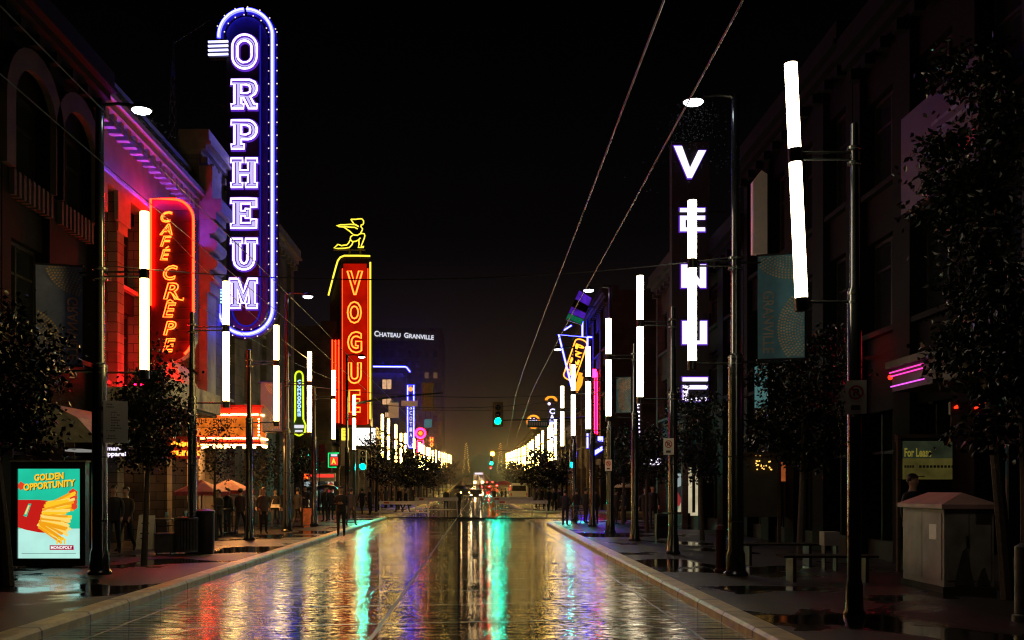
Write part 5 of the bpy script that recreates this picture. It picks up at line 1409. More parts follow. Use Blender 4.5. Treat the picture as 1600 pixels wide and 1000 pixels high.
for v0, ch in ((.04, 'T'), (.20, 'W'), (.38, 'N'), (.60, 'Z'), (.80, 'P')):
    vs, fs, _ = text_geo(ch, offset=.04)
    q = [slant((a - .5) * 1.5, v0 + b * .15) for a, b in vs]; m.add([(wx(a, Y), Y + .06, wz(b, Y)) for a, b in q], fs)
m.build('lettering', 'neon_amber', tr)
m = MB(); T([(898, 606), (905, 596), (908, 582)], m, .16, Y + .3); T([(901, 612), (908, 600), (910, 588)], m, .12, Y + .3); m.build('flame_neon', 'neon_orange', tr)
m = MB(); m.cyl((wx(918, Y), Y + .4, wz(530, Y)), (XFR + .3, Y + .4, wz(530, Y)), .06, n=6); m.cyl((wx(918, Y), Y + .4, wz(640, Y)), (XFR + .3, Y + .4, wz(640, Y)), .06, n=6); m.cyl((wx(918, Y), Y + .4, wz(498, Y)), (wx(918, Y), Y + .4, wz(700, Y)), .10, n=8); m.build('frame', 'black_metal', tr)
# tilted video screen
Y = 79.0
ds = thing('tilted_video_screen', 'dim violet and green video screen hung at a slant above the triangular sign', 'screen', (wx(903, Y), Y, wz(507, Y)))
q = [(884, 499), (906, 452), (925, 464), (909, 508)]
m = MB(); m.poly_xz([[pz(a, b, Y) for a, b in q][::-1]], Y, .2); m.build('cabinet', 'sign_dark_body', ds)
def lerp2(a, b, t_): return (a[0] + (b[0] - a[0]) * t_, a[1] + (b[1] - a[1]) * t_)
for k, (t0, t1, mt) in enumerate(((0.02, .20, 'led_display_green'), (.22, .42, 'led_display_violet'), (.46, .66, 'glass_dark'), (.68, .96, 'led_display_violet'))):
    a, b = lerp2(q[0], q[1], t0), lerp2(q[0], q[1], t1); c, d = lerp2(q[3], q[2], t1), lerp2(q[3], q[2], t0)
    m = MB(); m.quad(*[(wx(x, Y), Y - .01, wz(z, Y)) for x, z in (a, d, c, b)]); m.build('display', mt, ds)
m = MB(); m.cyl((wx(916, Y), Y + .1, wz(480, Y)), (XFR + .3, Y + .1, wz(478, Y)), .06, n=6); m.build('bracket', 'black_metal', ds)
# facade neon of the cinema block
Y = 80
cn2 = thing('crimson_wall_neon', 'crimson vertical neon strips on the wall right of the triangular sign', 'neon sign', (wx(932, Y), Y, wz(680, Y)))
m = MB(); m.box(wx(925.5, Y), wx(938, Y), Y, Y + .12, wz(690, Y), wz(576, Y)); m.build('panel', 'sign_dark_body', cn2)
m = MB()
for px in (929, 933): m.tube([(wx(px, Y), Y - .05, wz(678, Y)), (wx(px, Y), Y - .05, wz(582, Y))], .03, 6)
m.box(wx(925.8, Y), wx(932, Y), Y - .03, Y - .003, wz(590, Y), wz(577, Y)); m.build('neon_stripes', 'neon_crimson', cn2)
# blue sign with orange swirl
Y = 108.0
cp = thing('blue_letter_sign', 'dark blue vertical sign with glowing letters under an orange swirl', 'neon sign', (wx(862, Y), Y, wz(700, Y)))
m = MB(); m.box(wx(857, Y), wx(868, Y), Y, Y + .4, wz(704, Y), wz(630, Y)); m.build('sign_body', 'sign_dark_body', cp)
m = MB()
for r1 in (9.0, 6.6): m.tube([(wx(861 + r1 * math.cos(R(a)), Y), Y - .08, wz(626 - r1 * .75 * math.sin(R(a)), Y)) for a in range(175, -21, -12)], .055, 6)
m.build('swirl_neon', 'neon_orange', cp, smooth=True)
m = MB()
for i, ch in enumerate('CAPRICE'): text_fill(m, ch, wx(858.5, Y), wx(867, Y), wz(647 + i * 9.6, Y), wz(638.5 + i * 9.6, Y), Y - .03, offset=.03)
m.build('lettering', 'neon_blue_core', cp)
m = MB(); m.sphere((wx(858, Y), Y - .1, wz(631, Y)), .16, 8); m.build('spot', 'led_violet_white', cp)
m = MB(); m.box(wx(868, Y), XFR + .2, Y + .1, Y + .25, wz(660, Y), wz(658, Y)); m.build('bracket', 'black_metal', cp)
Y = 100.0
ov = thing('orange_oval_sign', 'round orange neon sign half hidden behind the green street-name plate', 'neon sign', (wx(834, Y), Y, wz(670, Y)))
c = (wx(833.5, Y), wz(659, Y))
m = MB(); m.add([], []); m.poly_xz([[(c[0] + .66 * math.cos(2 * PI * i / 24), c[1] + .66 * math.sin(2 * PI * i / 24)) for i in range(24)]], Y, .3); m.build('sign_body', 'sign_dark_body', ov)
m = MB()
for r1 in (.64, .54): m.tube([(c[0] + r1 * math.cos(2 * PI * i / 24), Y - .06, c[1] + r1 * math.sin(2 * PI * i / 24)) for i in range(24)], .045, 6, closed=True)
m.build('neon_border', 'neon_orange', ov)
m = MB(); text_fill(m, 'blu', c[0] - .40, c[0] + .40, c[1] + .02, c[1] + .36, Y - .03, shear=.2, offset=.03); m.build('lettering', 'led_violet_white', ov)
m = MB(); m.cyl((c[0] + .6, Y + .15, c[1]), (XFR + .3, Y + .15, c[1]), .05, n=6); m.build('bracket', 'black_metal', ov)
# small violet signs
for lb, px0, px1, py0, py1, Y, mt, kind in [
    ('slim violet vertical sign behind the fourth light tube on the right', 993.5, 1001, 568, 690, 47.5, 'led_violet_white', 'v'),
    ('bright white-violet shop sign behind the small tilted no-parking sign', 1012, 1036, 714, 729, 44.5, 'led_white', 'h'),
    ('small blue slanted shop sign low on the right beyond the poles', 925, 943, 692, 716, 60, 'neon_blue_far', 's')]:
    t = thing('violet_shop_sign', lb, 'lit sign', (wx((px0 + px1) / 2, Y), Y, wz(py1, Y)))
    m = MB(); m.box(wx(px0 - 1, Y), wx(px1 + 1, Y), Y, Y + .2, wz(py1 + 1, Y), wz(py0 - 1, Y)); m.build('sign_body', 'sign_dark_body', t)
    m = MB()
    if kind == 'v':
        z = py0
        while z < py1 - 4:
            a, b = sorted((rnd.uniform(px0, px0 + 3), rnd.uniform(px1 - 3, px1))); m.box(wx(a, Y), wx(b, Y), Y - .03, Y - .003, wz(z + rnd.uniform(1.5, 3.2), Y), wz(z, Y))
            if rnd.random() < .7: m.box(wx(px0 + 1, Y), wx(px0 + 3, Y), Y - .032, Y - .004, wz(z + 4.5, Y), wz(z + 1, Y))
            z += 6.2
    elif kind == 'h':
        text_fill(m, 'LE', wx(1015.5, Y), wx(1033, Y), wz(727, Y), wz(716, Y), Y - .02, offset=.05); m.box(wx(1006, Y), wx(1008.5, Y), Y - .03, Y - .003, wz(725, Y), wz(717, Y))
    else:
        m.poly_xz([[pz(a, b, Y) for a, b in ((926, 706), (928, 712), (942, 703), (941, 697))]], Y - .02)
        m.box(wx(934, Y), wx(942, Y), Y - .03, Y - .01, wz(690, Y), wz(682, Y))
    m.build('lettering', mt, t)
    m = MB(); m.box(wx(px1, Y), XFR + .2, Y + .08, Y + .14, wz((py0 + py1) / 2 + 1, Y), wz((py0 + py1) / 2, Y)); m.build('bracket', 'black_metal', t)
# billboard on the right-hand facade
def on_wall(px, py, X): Yq = X * F / (px - VX); return Yq, wz(py, Yq)
Xb = XFR - .6
ya, yb = Xb * F / (1529 - VX), Xb * F / (1408 - VX)
zt_, zb_ = wz(82, ya), wz(258, ya)
bb = thing('wall_billboard', 'large dim pinkish-white billboard high on the dark right-hand wall', 'billboard', (Xb, (ya + yb) / 2, zb_))
m = MB(); m.box(Xb, Xb + .12, ya, yb, zb_, zt_); m.build('panel', 'billboard_vinyl', bb)
for y in (ya + .5, yb - .5):
    for z in (zb_ + .4, zt_ - .4): m = MB(); m.cyl((Xb + .12, y, z), (XFR + .1, y, z), .04, n=6); m.build('bracket', 'black_metal', bb)
m = MB()
def wall_text(txt, y_near, y_far, z0, z1, slope=0):
    vs, fs, _ = text_geo(txt, offset=.02); m.add([(Xb - .006, y_far + (y_near - y_far) * a, z0 + b * (z1 - z0)) for a, b in vs], fs)
m.box(Xb - .008, Xb - .003, ya + .3, ya + 1.9, zb_ + 1.35, zb_ + 1.42); m.box(Xb - .008, Xb - .003, ya + .3, ya + 1.8, zb_ + 1.15, zb_ + 1.22); m.build('text_lines', 'grey_metal', bb)
m = MB(); m.box(Xb - .008, Xb - .003, ya + .12, ya + .22, zb_ + .42, zb_ + .72)
for k in range(3): m.box(Xb - .008, Xb - .003, ya + .3 + k * .2, ya + .44 + k * .2, zb_ + .40, zb_ + .72)
m.build('red_mark', 'red_paint', bb)
# dim teal blade panel behind the tall lamp pole
Y = 33
tp = thing('grey_blade_sign', 'unlit pale grey blade sign with pointed top behind the tall right lamp pole', 'sign', (wx(1190, Y), Y, wz(395, Y)))
m = MB(); m.poly_xz([[pz(a, b, Y) for a, b in ((1177, 396), (1199, 396), (1199, 272), (1190, 266), (1177, 283))][::-1]], Y, .3); m.build('panel', 'white_panel', tp)
m = MB(); m.box(wx(1199, Y), XFR + .2, Y + .1, Y + .2, wz(330, Y), wz(326, Y)); m.build('bracket', 'black_metal', tp)
tp = thing('grey_lightbox', 'dim bluish lightbox below the teal banner on the right', 'sign', (wx(1192, Y), Y, wz(636, Y)))
m = MB(); m.box(wx(1183, Y), wx(1206, Y), Y, Y + .3, wz(636, Y), wz(572, Y)); m.build('panel', 'sign_teal_dim', tp)
m = MB(); m.box(wx(1206, Y), XFR + .2, Y + .1, Y + .2, wz(600, Y), wz(597, Y)); m.build('bracket', 'black_metal', tp)
# pink neon marquee
Xm = XFR - 1.5
y1_, y0_ = Xm * F / (1394 - VX), Xm * F / (1512 - VX)
pm = thing('pink_neon_marquee', 'cream shop canopy fascia with pink and magenta neon lines on the right', 'marquee', (Xm, (y0_ + y1_) / 2, wz(612, y1_)))
zA, zB = wz(566, y1_), wz(613, y1_)
m = MB(); m.box(Xm, XFR + .1, y0_, y1_, zB, zA - .14); m.build('canopy_body', 'fascia_dim', pm)
m = MB(); m.box(Xm - .10, XFR + .1, y0_ - .1, y1_ + .1, zA - .135, zA); m.build('cornice', 'fascia_dim', pm)
m = MB()
for py, a, b in ((583, 0.0, .52), (589, .02, .48)): m.tube([(Xm - .05, y1_ - (y1_ - y0_) * a, wz(py, y1_)), (Xm - .05, y1_ - (y1_ - y0_) * b, wz(py, y1_))], .013, 6)
m.build('neon_line', 'neon_pink', pm)
m = MB()
for py, a, b in ((605, .02, .50), (574, .50, .95)): m.tube([(Xm - .05, y1_ - (y1_ - y0_) * a, wz(py, y1_)), (Xm - .05, y1_ - (y1_ - y0_) * b, wz(py, y1_))], .013, 6)
m.build('neon_line', 'neon_magenta', pm)
m = MB(); m.sphere((Xm - .05, y1_ - .03, wz(590, y1_)), .05, 8); m.sphere((Xm - .05, y1_ - .03, wz(573, y1_)), .035, 8); m.build('end_lamp', 'neon_red_small', pm)
# red vertical strip, red curls
Y = 24.5
rv = thing('red_strip_light', 'single thin red vertical strip light on the dark right-hand front', 'neon sign', (wx(1343, Y), Y, wz(592, Y)))
m = MB(); m.box(wx(1341, Y), wx(1347, Y), Y, Y + .1, wz(594, Y), wz(516, Y)); m.box(wx(1345, Y), XFR + .3, Y + .101, Y + .16, wz(560, Y), wz(556, Y)); m.build('backing', 'sign_dark_body', rv)
m = MB(); m.tube([(wx(1343.5, Y), Y - .03, wz(590, Y)), (wx(1343.5, Y), Y - .03, wz(520, Y))], .016, 6); m.build('neon_tube', 'neon_crimson', rv)
Y = 18.5
rv = thing('red_curl_neon', 'two small red neon curls low under the pink canopy', 'neon sign', (wx(1515, Y), Y, wz(640, Y)))
m = MB(); m.box(wx(1485, Y), wx(1545, Y), Y, Y + .08, wz(648, Y), wz(628, Y)); m.box(wx(1545, Y), XFR + .3, Y + .01, Y + .07, wz(642, Y), wz(638, Y)); m.build('backing', 'sign_dark_body', rv)
m = MB()
m.tube([(wx(a, Y), Y - .03, wz(b, Y)) for a, b in ((1490, 637), (1494, 634), (1499, 637), (1490, 637.5))], .014, 6); m.tube([(wx(a, Y), Y - .03, wz(b, Y)) for a, b in ((1522, 638), (1529, 635), (1534, 630), (1538, 629))], .020, 6); m.build('neon_tube', 'neon_red_small', rv)
# lease banner in a recessed front
Y = 20.6
x0, x1 = wx(1411, Y), wx(1523, Y)
lb = thing('lease_banner', 'yellow-green window banner reading For Lease behind the utility cabinet', 'banner', ((x0 + x1) / 2, Y, wz(749, Y)))
m = MB(); m.box(x0, x1, Y, Y + .02, wz(716, Y), wz(689, Y)); m.build('cloth', 'banner_green_glow', lb)
m = MB(); m.box(x0, x1, Y + .001, Y + .021, wz(749, Y), wz(716.1, Y)); m.build('cloth', 'banner_yellow_glow', lb)
m = MB(); text_fill(m, 'For Lease', wx(1413, Y), wx(1455, Y), wz(714, Y), wz(700, Y), Y - .006, offset=.03); m.build('lettering', 'banner_text_glow', lb)
m = MB()
for k in range(15): m.quad(*[(wx(a, Y), Y - .005, wz(b, Y)) for a, b in ((1436 + k * 5.6, 731), (1440 + k * 5.6, 731), (1440 + k * 5.6, 727), (1436 + k * 5.6, 727))])
for k in range(4): m.quad(*[(wx(a, Y), Y - .005, wz(b, Y)) for a, b in ((1413 + k * 4, 731), (1416 + k * 4, 731), (1416 + k * 4, 727), (1413 + k * 4, 727))])
m.build('text_lines', 'sign_text_dark', lb)
m = MB()
for px in (1406, 1524, 1543, 1574): m.box(wx(px, Y) - .03, wx(px, Y) + .03, Y + .03, Y + .12, SW, wz(680, Y))
m.box(wx(1404, Y), wx(1578, Y), Y + .125, Y + .2, wz(690, Y), wz(678, Y)); m.build('frame', 'tan_stone', lb)
m = MB(); m.quad(*[(wx(a, Y), Y + .1, wz(b, Y)) for a, b in ((1406, 860), (1574, 860), (1574, 684), (1406, 684))]); m.build('window', 'glass_dark', lb)
# lit doorway
Y = 43.5
dw = thing('lit_doorway', 'cream lit shop doorway with a green glowing door on the right', 'shop front', (wx(1098, Y), Y, SW))
m = MB(); m.box(wx(1066, Y), wx(1075, Y), Y, Y + .3, SW, wz(722, Y)); m.box(wx(1122, Y), wx(1132, Y), Y, Y + .3, SW, wz(722, Y)); m.box(wx(1066, Y), wx(1132, Y), Y - .05, Y + .35, wz(722, Y), wz(712, Y)); m.build('pier', 'pale_stone', dw)
m = MB()
for a, b in ((1077, 1083), (1088, 1096), (1113, 1117)): m.quad(*[(wx(p, Y), Y + .2, wz(q, Y)) for p, q in ((a, 802), (b, 802), (b, 730), (a, 730))])
m.build('lit_panel', 'shop_cream', dw)
m = MB(); m.quad(*[(wx(p, Y), Y + .2, wz(q, Y)) for p, q in ((1098, 796), (1111, 796), (1111, 733), (1098, 733))]); m.build('door', 'shop_green', dw)
m = MB(); m.quad(*[(wx(p, Y), Y + .22, wz(q, Y)) for p, q in ((1066, 800), (1132, 800), (1132, 724), (1066, 724))]); m.build('back_wall', 'dark_stone', dw)
m = MB(); m.quad(*[(wx(p, Y), Y - .02, wz(q, Y)) for p, q in ((1052, 800), (1064, 800), (1064, 740), (1052, 740))]); m.build('lit_panel', 'shop_interior_cool', dw)
m = MB(); m.quad(*[(wx(p, Y), Y + .19, wz(q, Y)) for p, q in ((1080, 806), (1118, 806), (1118, 801), (1080, 801))]); m.build('lit_threshold', 'shop_cream', dw)
# orange-lit doorway and white store light further along
Y = 31.0
dw = thing('orange_lit_doorway', 'dim orange lit doorway between dark columns on the right', 'shop front', (wx(1232, Y), Y, SW))
m = MB(); m.quad(*[(wx(p, Y), Y + .1, wz(q, Y)) for p, q in ((1222, 752), (1240, 752), (1240, 722), (1222, 722))]); m.build('lit_panel', 'shop_orange_dim', dw)
m = MB()
for px in (1218, 1244, 1253, 1278): m.box(wx(px, Y) - .05, wx(px, Y) + .05, Y, Y + .09, SW, wz(712, Y))
m.box(wx(1160, Y), wx(1284, Y), Y, Y + .09, wz(712, Y), wz(706, Y)); m.build('column', 'tan_stone', dw)
m = MB(); m.quad(*[(wx(p, Y), Y + .11, wz(q, Y)) for p, q in ((1160, 808), (1284, 808), (1284, 712), (1160, 712))]); m.build('back_wall', 'dark_stone', dw)
m = MB()
for k in range(26): m.sphere((wx(rnd.uniform(1180, 1206), Y), Y + .02, wz(rnd.choice((710, 722, 728, 732)) + rnd.uniform(-2, 2), Y)), .022, 5)
m.build('string_bulbs', 'bulb_string', dw)
# ------------------------------------------------------------------ lit advert case
Y = 21.8
ad = thing('advert_case', 'lit advert case with green fries poster beside the nearest left pole', 'advert case', (wx(76, Y), Y, SW))
def q4(m, px0, px1, py0, py1, y): return m.quad((wx(px0, Y), y, wz(py1, Y)), (wx(px1, Y), y, wz(py1, Y)), (wx(px1, Y), y, wz(py0, Y)), (wx(px0, Y), y, wz(py0, Y)))
m = MB()
for a, b, c, d in ((18, 27.6, 722, 884), (125.4, 134, 722, 884), (27.6, 125.4, 722, 732.5), (27.6, 125.4, 872.5, 884)): m.box(wx(a, Y), wx(b, Y), Y - .03, Y + .20, wz(d, Y), wz(c, Y))
m.box(wx(27.6, Y), wx(125.4, Y), Y + .05, Y + .18, wz(872.5, Y), wz(732.5, Y)); m.build('case_frame', 'black_metal', ad)
m = MB(); m.box(wx(40, Y), wx(112, Y), Y + .02, Y + .16, SW, wz(884, Y)); m.build('foot', 'black_metal', ad)
m = MB(); m.box(wx(16, Y), wx(136, Y), Y - .05, Y + .22, wz(722, Y), wz(719.5, Y)); m.build('cap', 'grey_metal', ad)
m = MB(); q4(m, 27.6, 125.4, 732.5, 826, Y + .03); po = m.build('poster', 'poster_green', ad)
m = MB(); q4(m, 27.6, 125.4, 826, 872.5, Y + .03); m.build('poster_lower', 'poster_pale', po)
def ptext(txt, a0, b0, a1, b1, h_, mat, y, off=.03):
    vs, fs, _ = text_geo(txt, offset=off); mm = MB(); mm.add([(wx(a0 + u * (a1 - a0), Y), y, wz(b0 + u * (b1 - b0) - v * h_, Y)) for u, v in vs], fs); return mm.build('poster_lettering', mat, po)
for dx, mt, yy in ((1.1, 'poster_dark', .018), (0, 'poster_yellow', .014)):
    ptext('GOLDEN', 53 + dx, 752 + dx * .7, 99 + dx, 748.5 + dx * .7, 11, mt, Y + yy, .045); ptext('OPPORTUNITY', 36 + dx, 767 + dx * .7, 117 + dx, 759.5 + dx * .7, 11, mt, Y + yy, .045)
m = MB()                                                                    # red stacked hexagon houses
for cx_, cy_ in ((113.5, 768), (31.5, 757)):
    for k in range(4 if cx_ > 100 else 1):
        yb = cy_ + k * 7; x0_ = max(27.7, cx_ - 7)
        m.poly_xz([[(wx(a, Y), wz(b, Y)) for a, b in ((x0_, yb), (cx_, yb - 5), (cx_ + 7, yb), (cx_ + 6.5, yb + 5), (cx_, yb + 9), (x0_, yb + 5))][::-1]], Y + .024 - k * .0015)
m.build('poster_blocks', 'poster_red_bright', po)
m = MB(); cart = [(27.7, 781), (60, 781), (76, 782.5), (86, 783), (70, 797), (62, 812), (66, 826), (74, 833), (60, 832), (40, 828), (27.7, 824)]
m.poly_xz([[(wx(a, Y), wz(b, Y)) for a, b in cart][::-1]], Y + .020); m.build('poster_carton', 'poster_red', po)
m = MB(); m.poly_xz([[(wx(a, Y), wz(b, Y)) for a, b in ((36, 806), (44, 787), (48.5, 787), (41, 808))][::-1]], Y + .016); m.build('poster_carton_label', 'poster_green', po)
m = MB(); m.poly_xz([[(wx(a, Y), wz(b, Y)) for a, b in ((38, 803), (43.6, 789.5), (46, 789.5), (40.4, 804))][::-1]], Y + .013); m.build('poster_carton_label', 'poster_gold', po)
fr = random.Random(5); mats = ['poster_gold', 'poster_yellow', 'poster_yellow_deep']
for k, mt in enumerate(mats):
    m = MB()
    for i in range(26):
        u = fr.random(); sx, sy = 60 + 12 * u + fr.uniform(-2, 3), 822 - 36 * u + fr.uniform(-4, 4)
        ang = R(-18 + 40 * (1 - u) + fr.uniform(-14, 14)); ln = fr.uniform(28, 48); w_ = fr.uniform(1.6, 2.5)
        ex, ey = min(121, sx + ln * math.cos(ang)), sy + ln * math.sin(ang); nx, ny = -math.sin(ang) * w_, math.cos(ang) * w_
        m.quad(*[(wx(a, Y), Y + .010 - .0002 * i - k * .00007, wz(b, Y)) for a, b in ((sx + nx, sy + ny), (ex + nx, ey + ny), (ex - nx, ey - ny), (sx - nx, sy - ny))])
    m.build('poster_fries', mt, po)
m = MB()                                                                    # golden arch mark
def arch(cx_):
    o = [(cx_ - 3.2, 850.5)] + [(cx_ - 3.2 + 3.0 * (1 - math.cos(R(a))), 850.5 - 10.5 * math.sin(R(a))) for a in range(10, 171, 16)] + [(cx_ + 2.8, 850.5)]
    m.tube([(wx(a, Y), Y + .004, wz(b, Y)) for a, b in o], .016, 6)
arch(92.2); arch(98.0); m.build('poster_mark', 'poster_yellow', po)
m = MB(); q4(m, 77, 114.5, 852, 859.3, Y + .018); m.build('poster_label', 'poster_crimson', po)
ptext('MONOPOLY', 79, 858, 112.5, 858, 4.9, 'poster_white', Y + .012)
m = MB(); q4(m, 33, 118, 864.4, 865, Y + .018); m.build('poster_small_print', 'grey_metal', po)

# ------------------------------------------------------------------ trees
def tree(label, x, y, h, crown_z0, rx, ry, n, seed, trunk_r=.07, lean=0.0, mat='leaf', leaf=.10, group='street trees', zc=None, hang=0, off=(0, 0)):
    r = random.Random(seed)
    t = thing('street_tree', label, 'tree', (x, y, SW + rise(y)), group=group)
    m = MB(); top = h * .80; cz0 = crown_z0
    pts = []; ra = []
    for i in range(9):
        u = i / 8; pts.append((lean * u + off[0] * u + .05 * math.sin(3 * u + seed), off[1] * u + .04 * math.cos(2.4 * u + seed), top * u)); ra.append(trunk_r * (1.25 - .95 * u) + .008)
    m.tube(pts, trunk_r, 8, taper=ra)
    tips = []
    nl = 12
    for k in range(nl):
        u = (cz0 - .15) / top + (1 - (cz0 - .15) / top) * (k + .3) / nl; u = min(u, .97); i = min(7, int(u * 8)); f = u * 8 - i
        p = Vector(pts[i]).lerp(Vector(pts[i + 1]), f); a = k * 2.4 + r.random(); e = r.uniform(.25, .8); ln = r.uniform(.5, .95)
        q = p + Vector((math.cos(a) * rx * ln, math.sin(a) * ry * ln, e * (h - cz0) * .22)); mid = p.lerp(q, .5) + Vector((0, 0, .12))
        rr = trunk_r * .42 * (1.2 - u); m.tube([p, mid, q], rr, 5, taper=[rr + .006, rr * .7 + .004, .006]); tips += [mid, q]
        for _ in range(2):
            s_ = mid.lerp(q, r.random()); e2 = s_ + Vector((r.uniform(-.4, .4) * rx, r.uniform(-.4, .4) * ry, r.uniform(-.1, .4))); m.tube([s_, e2], .008, 4, taper=[.009, .004]); tips.append(e2)
    m.build('trunk', 'bark', t, shift=(0, 0, 0), smooth=True)
    c = MB(); cz = (h + cz0) / 2; rz = (h - cz0) / 2
    cl = [(p, r.uniform(.18, .34)) for p in tips if p.z > cz0 - .3]
    while len(cl) < 64:
        a, b_, d = r.gauss(0, .5), r.gauss(0, .5), r.uniform(-.95, .95); s_ = math.sqrt(max(.05, 1 - d * d * .9))
        if a * a + b_ * b_ > 1.1: continue
        cl.append((Vector((off[0] * .8 + lean * .8 + a * rx * s_ * 1.1, off[1] * .8 + b_ * ry * s_ * 1.1, cz + d * rz)), r.uniform(.14, .34)))
    for _ in range(n):
        p, s_ = r.choice(cl); s_ *= .82; q = p + Vector((r.gauss(0, s_), r.gauss(0, s_), r.gauss(0, s_ * .7)))
        L_ = leaf * r.uniform(.6, 1.25); W_ = L_ * r.uniform(.45, .7)
        d = Vector((r.gauss(0, 1), r.gauss(0, 1), r.gauss(-.5, .7))).normalized(); e = d.orthogonal().normalized(); e.rotate(Matrix.Rotation(r.uniform(0, 6.28), 3, d)); nrm = d.cross(e)
        c.add([q, q + d * L_ * .45 + e * W_ * .5 + nrm * L_ * .08, q + d * L_, q + d * L_ * .45 - e * W_ * .5 + nrm * L_ * .08], [(0, 1, 2), (0, 2, 3)])
    c.build('crown', mat, t, shift=(0, 0, 0))
    return t
tree('nearest tree on the left, big dark crown hanging beside the advert case', wx(6, 17.6), 17.6, 4.9, 2.3, .95, 1.1, 8200, 1, trunk_r=.10, leaf=.12, off=(-.35, .2))
tree('slender tree with leaning trunk in front of the red cafe sign', wx(222, 23), 23, 5.0, 2.05, .70, .8, 6000, 2, trunk_r=.055, lean=.30, leaf=.11)
tree('small thin young tree in front of the orange bulb marquee', wx(338, 33.5), 33.5, 4.2, 1.9, .62, .6, 1100, 3, trunk_r=.045, leaf=.10, mat='leaf_dry')
tree('small dark tree beside the third pole on the left', wx(408, 42), 42, 3.7, 1.7, .7, .7, 1400, 4, trunk_r=.05, leaf=.12)
tree('dark tree behind the green light on the left corner, lit by the white canopy panels', wx(589, 72), 72, 6.0, 2.0, 1.3, 1.3, 2600, 5, trunk_r=.08, leaf=.17)
tree('tree just before the left crossing next to the lime sign pole', wx(470, 50), 50, 3.8, 1.9, .8, .8, 1400, 14, trunk_r=.05, leaf=.13)
tree('large dark tree on the right next to the teal banner', wx(1252, 24), 24, 5.5, 2.1, 1.15, 1.1, 8200, 6, trunk_r=.08, leaf=.12)
tree('tall dark tree at the right edge in front of the billboard', wx(1574, 15.5), 15.5, 8.6, 2.9, .55, .8, 8800, 7, trunk_r=.08, leaf=.12, off=(.1, .1), lean=-.75)
tree('dark bushy tree right of the pink neon canopy at the right edge', wx(1600, 14.2), 14.2, 4.9, 2.2, 1.0, .9, 4200, 8, trunk_r=.08, leaf=.12)
tree('dark tree below the white block letter sign', wx(1096, 33), 33, 5.35, 2.0, .95, 1.0, 3600, 9, trunk_r=.06, leaf=.13)
tree('dark tree left of the tilted no-parking sign', wx(1012, 40), 40, 4.2, 1.9, .95, .95, 2200, 10, trunk_r=.06, leaf=.14)
tree('dark tree behind the green signal on the right corner', wx(975, 47), 47, 4.6, 1.9, 1.0, 1.0, 2200, 11, trunk_r=.06, leaf=.15)
far_l = [(622, 82), (641, 94), (655, 108), (667, 122), (677, 138), (685, 156), (692, 176), (698, 198), (704, 225)]
far_r = [(868, 80), (852, 92), (838, 106), (828, 120), (819, 136), (811, 154), (804, 176), (797, 200), (791, 228)]
pt = None
for side, lst in (('left', far_l), ('right', far_r)):
    for i, (px, Yt) in enumerate(lst):
        lbl = 'round dark street tree beyond the crossing on the %s, %s in its row' % (side, ords[i])
        if pt is None: pt = tree(lbl, wx(px, Yt), Yt, 5.6, 1.7, 1.9, 1.9, 2200, 20, trunk_r=.09, leaf=.26)
        else: dup(pt, (wx(px, Yt), Yt, SW + rise(Yt)), i * 1.3, lbl, scale=(.95 + .05 * (i % 3)))

# ------------------------------------------------------------------ people
def pose_joints(pose):
    J = {'pel': (0, 0, .93), 'sp': (0, 0, 1.10), 'ch': (0, 0, 1.29), 'nb': (0, .005, 1.44), 'nk': (0, -.005, 1.50), 'h0': (0, -.018, 1.565), 'h1': (0, -.008, 1.64), 'h2': (0, .005, 1.705)}
    for s, k in ((-1, 'l'), (1, 'r')):
        J['sh' + k] = (s * .175, 0, 1.395); J['el' + k] = (s * .225, .03, 1.12); J['wr' + k] = (s * .225, -.05, .88)
        J['hp' + k] = (s * .09, 0, .87); J['kn' + k] = (s * .10, -.02, .49); J['an' + k] = (s * .10, .03, .085); J['bl' + k] = (s * .115, -.08, .04); J['to' + k] = (s * .12, -.15, .032)
    if pose == 'walk':
        J['knl'] = (-.095, -.19, .50); J['anl'] = (-.095, -.24, .10); J['bll'] = (-.105, -.35, .055); J['tol'] = (-.11, -.41, .06)
        J['knr'] = (.095, .05, .48); J['anr'] = (.095, .30, .17); J['blr'] = (.105, .24, .05); J['tor'] = (.11, .18, .033)
        J['ell'] = (-.235, .12, 1.13); J['wrl'] = (-.22, .16, .89); J['elr'] = (.235, -.06, 1.13); J['wrr'] = (.22, -.22, .93)
    if pose == 'phone':
        J['ell'] = (-.225, .0, 1.13); J['wrl'] = (-.07, -.22, 1.15); J['elr'] = (.225, .0, 1.13); J['wrr'] = (.07, -.22, 1.15); J['h1'] = (0, -.03, 1.635); J['h2'] = (0, -.02, 1.70)
    if pose == 'umbrella': J['elr'] = (.24, -.04, 1.15); J['wrr'] = (.15, -.20, 1.27)
    if pose == 'pocket': J['ell'] = (-.27, .06, 1.12); J['wrl'] = (-.19, -.06, .95); J['elr'] = (.27, .06, 1.12); J['wrr'] = (.19, -.06, .95)
    return J
RAD = {'pel': (.150, .105), 'sp': (.135, .10), 'ch': (.165, .115), 'nb': (.075, .07), 'nk': (.055, .058), 'h0': (.066, .082), 'h1': (.078, .096), 'h2': (.052, .066),
       'sh': (.062, .062), 'el': (.046, .046), 'wr': (.029, .033), 'hp': (.095, .10), 'kn': (.064, .066), 'an': (.042, .046), 'bl': (.042, .036), 'to': (.032, .024)}
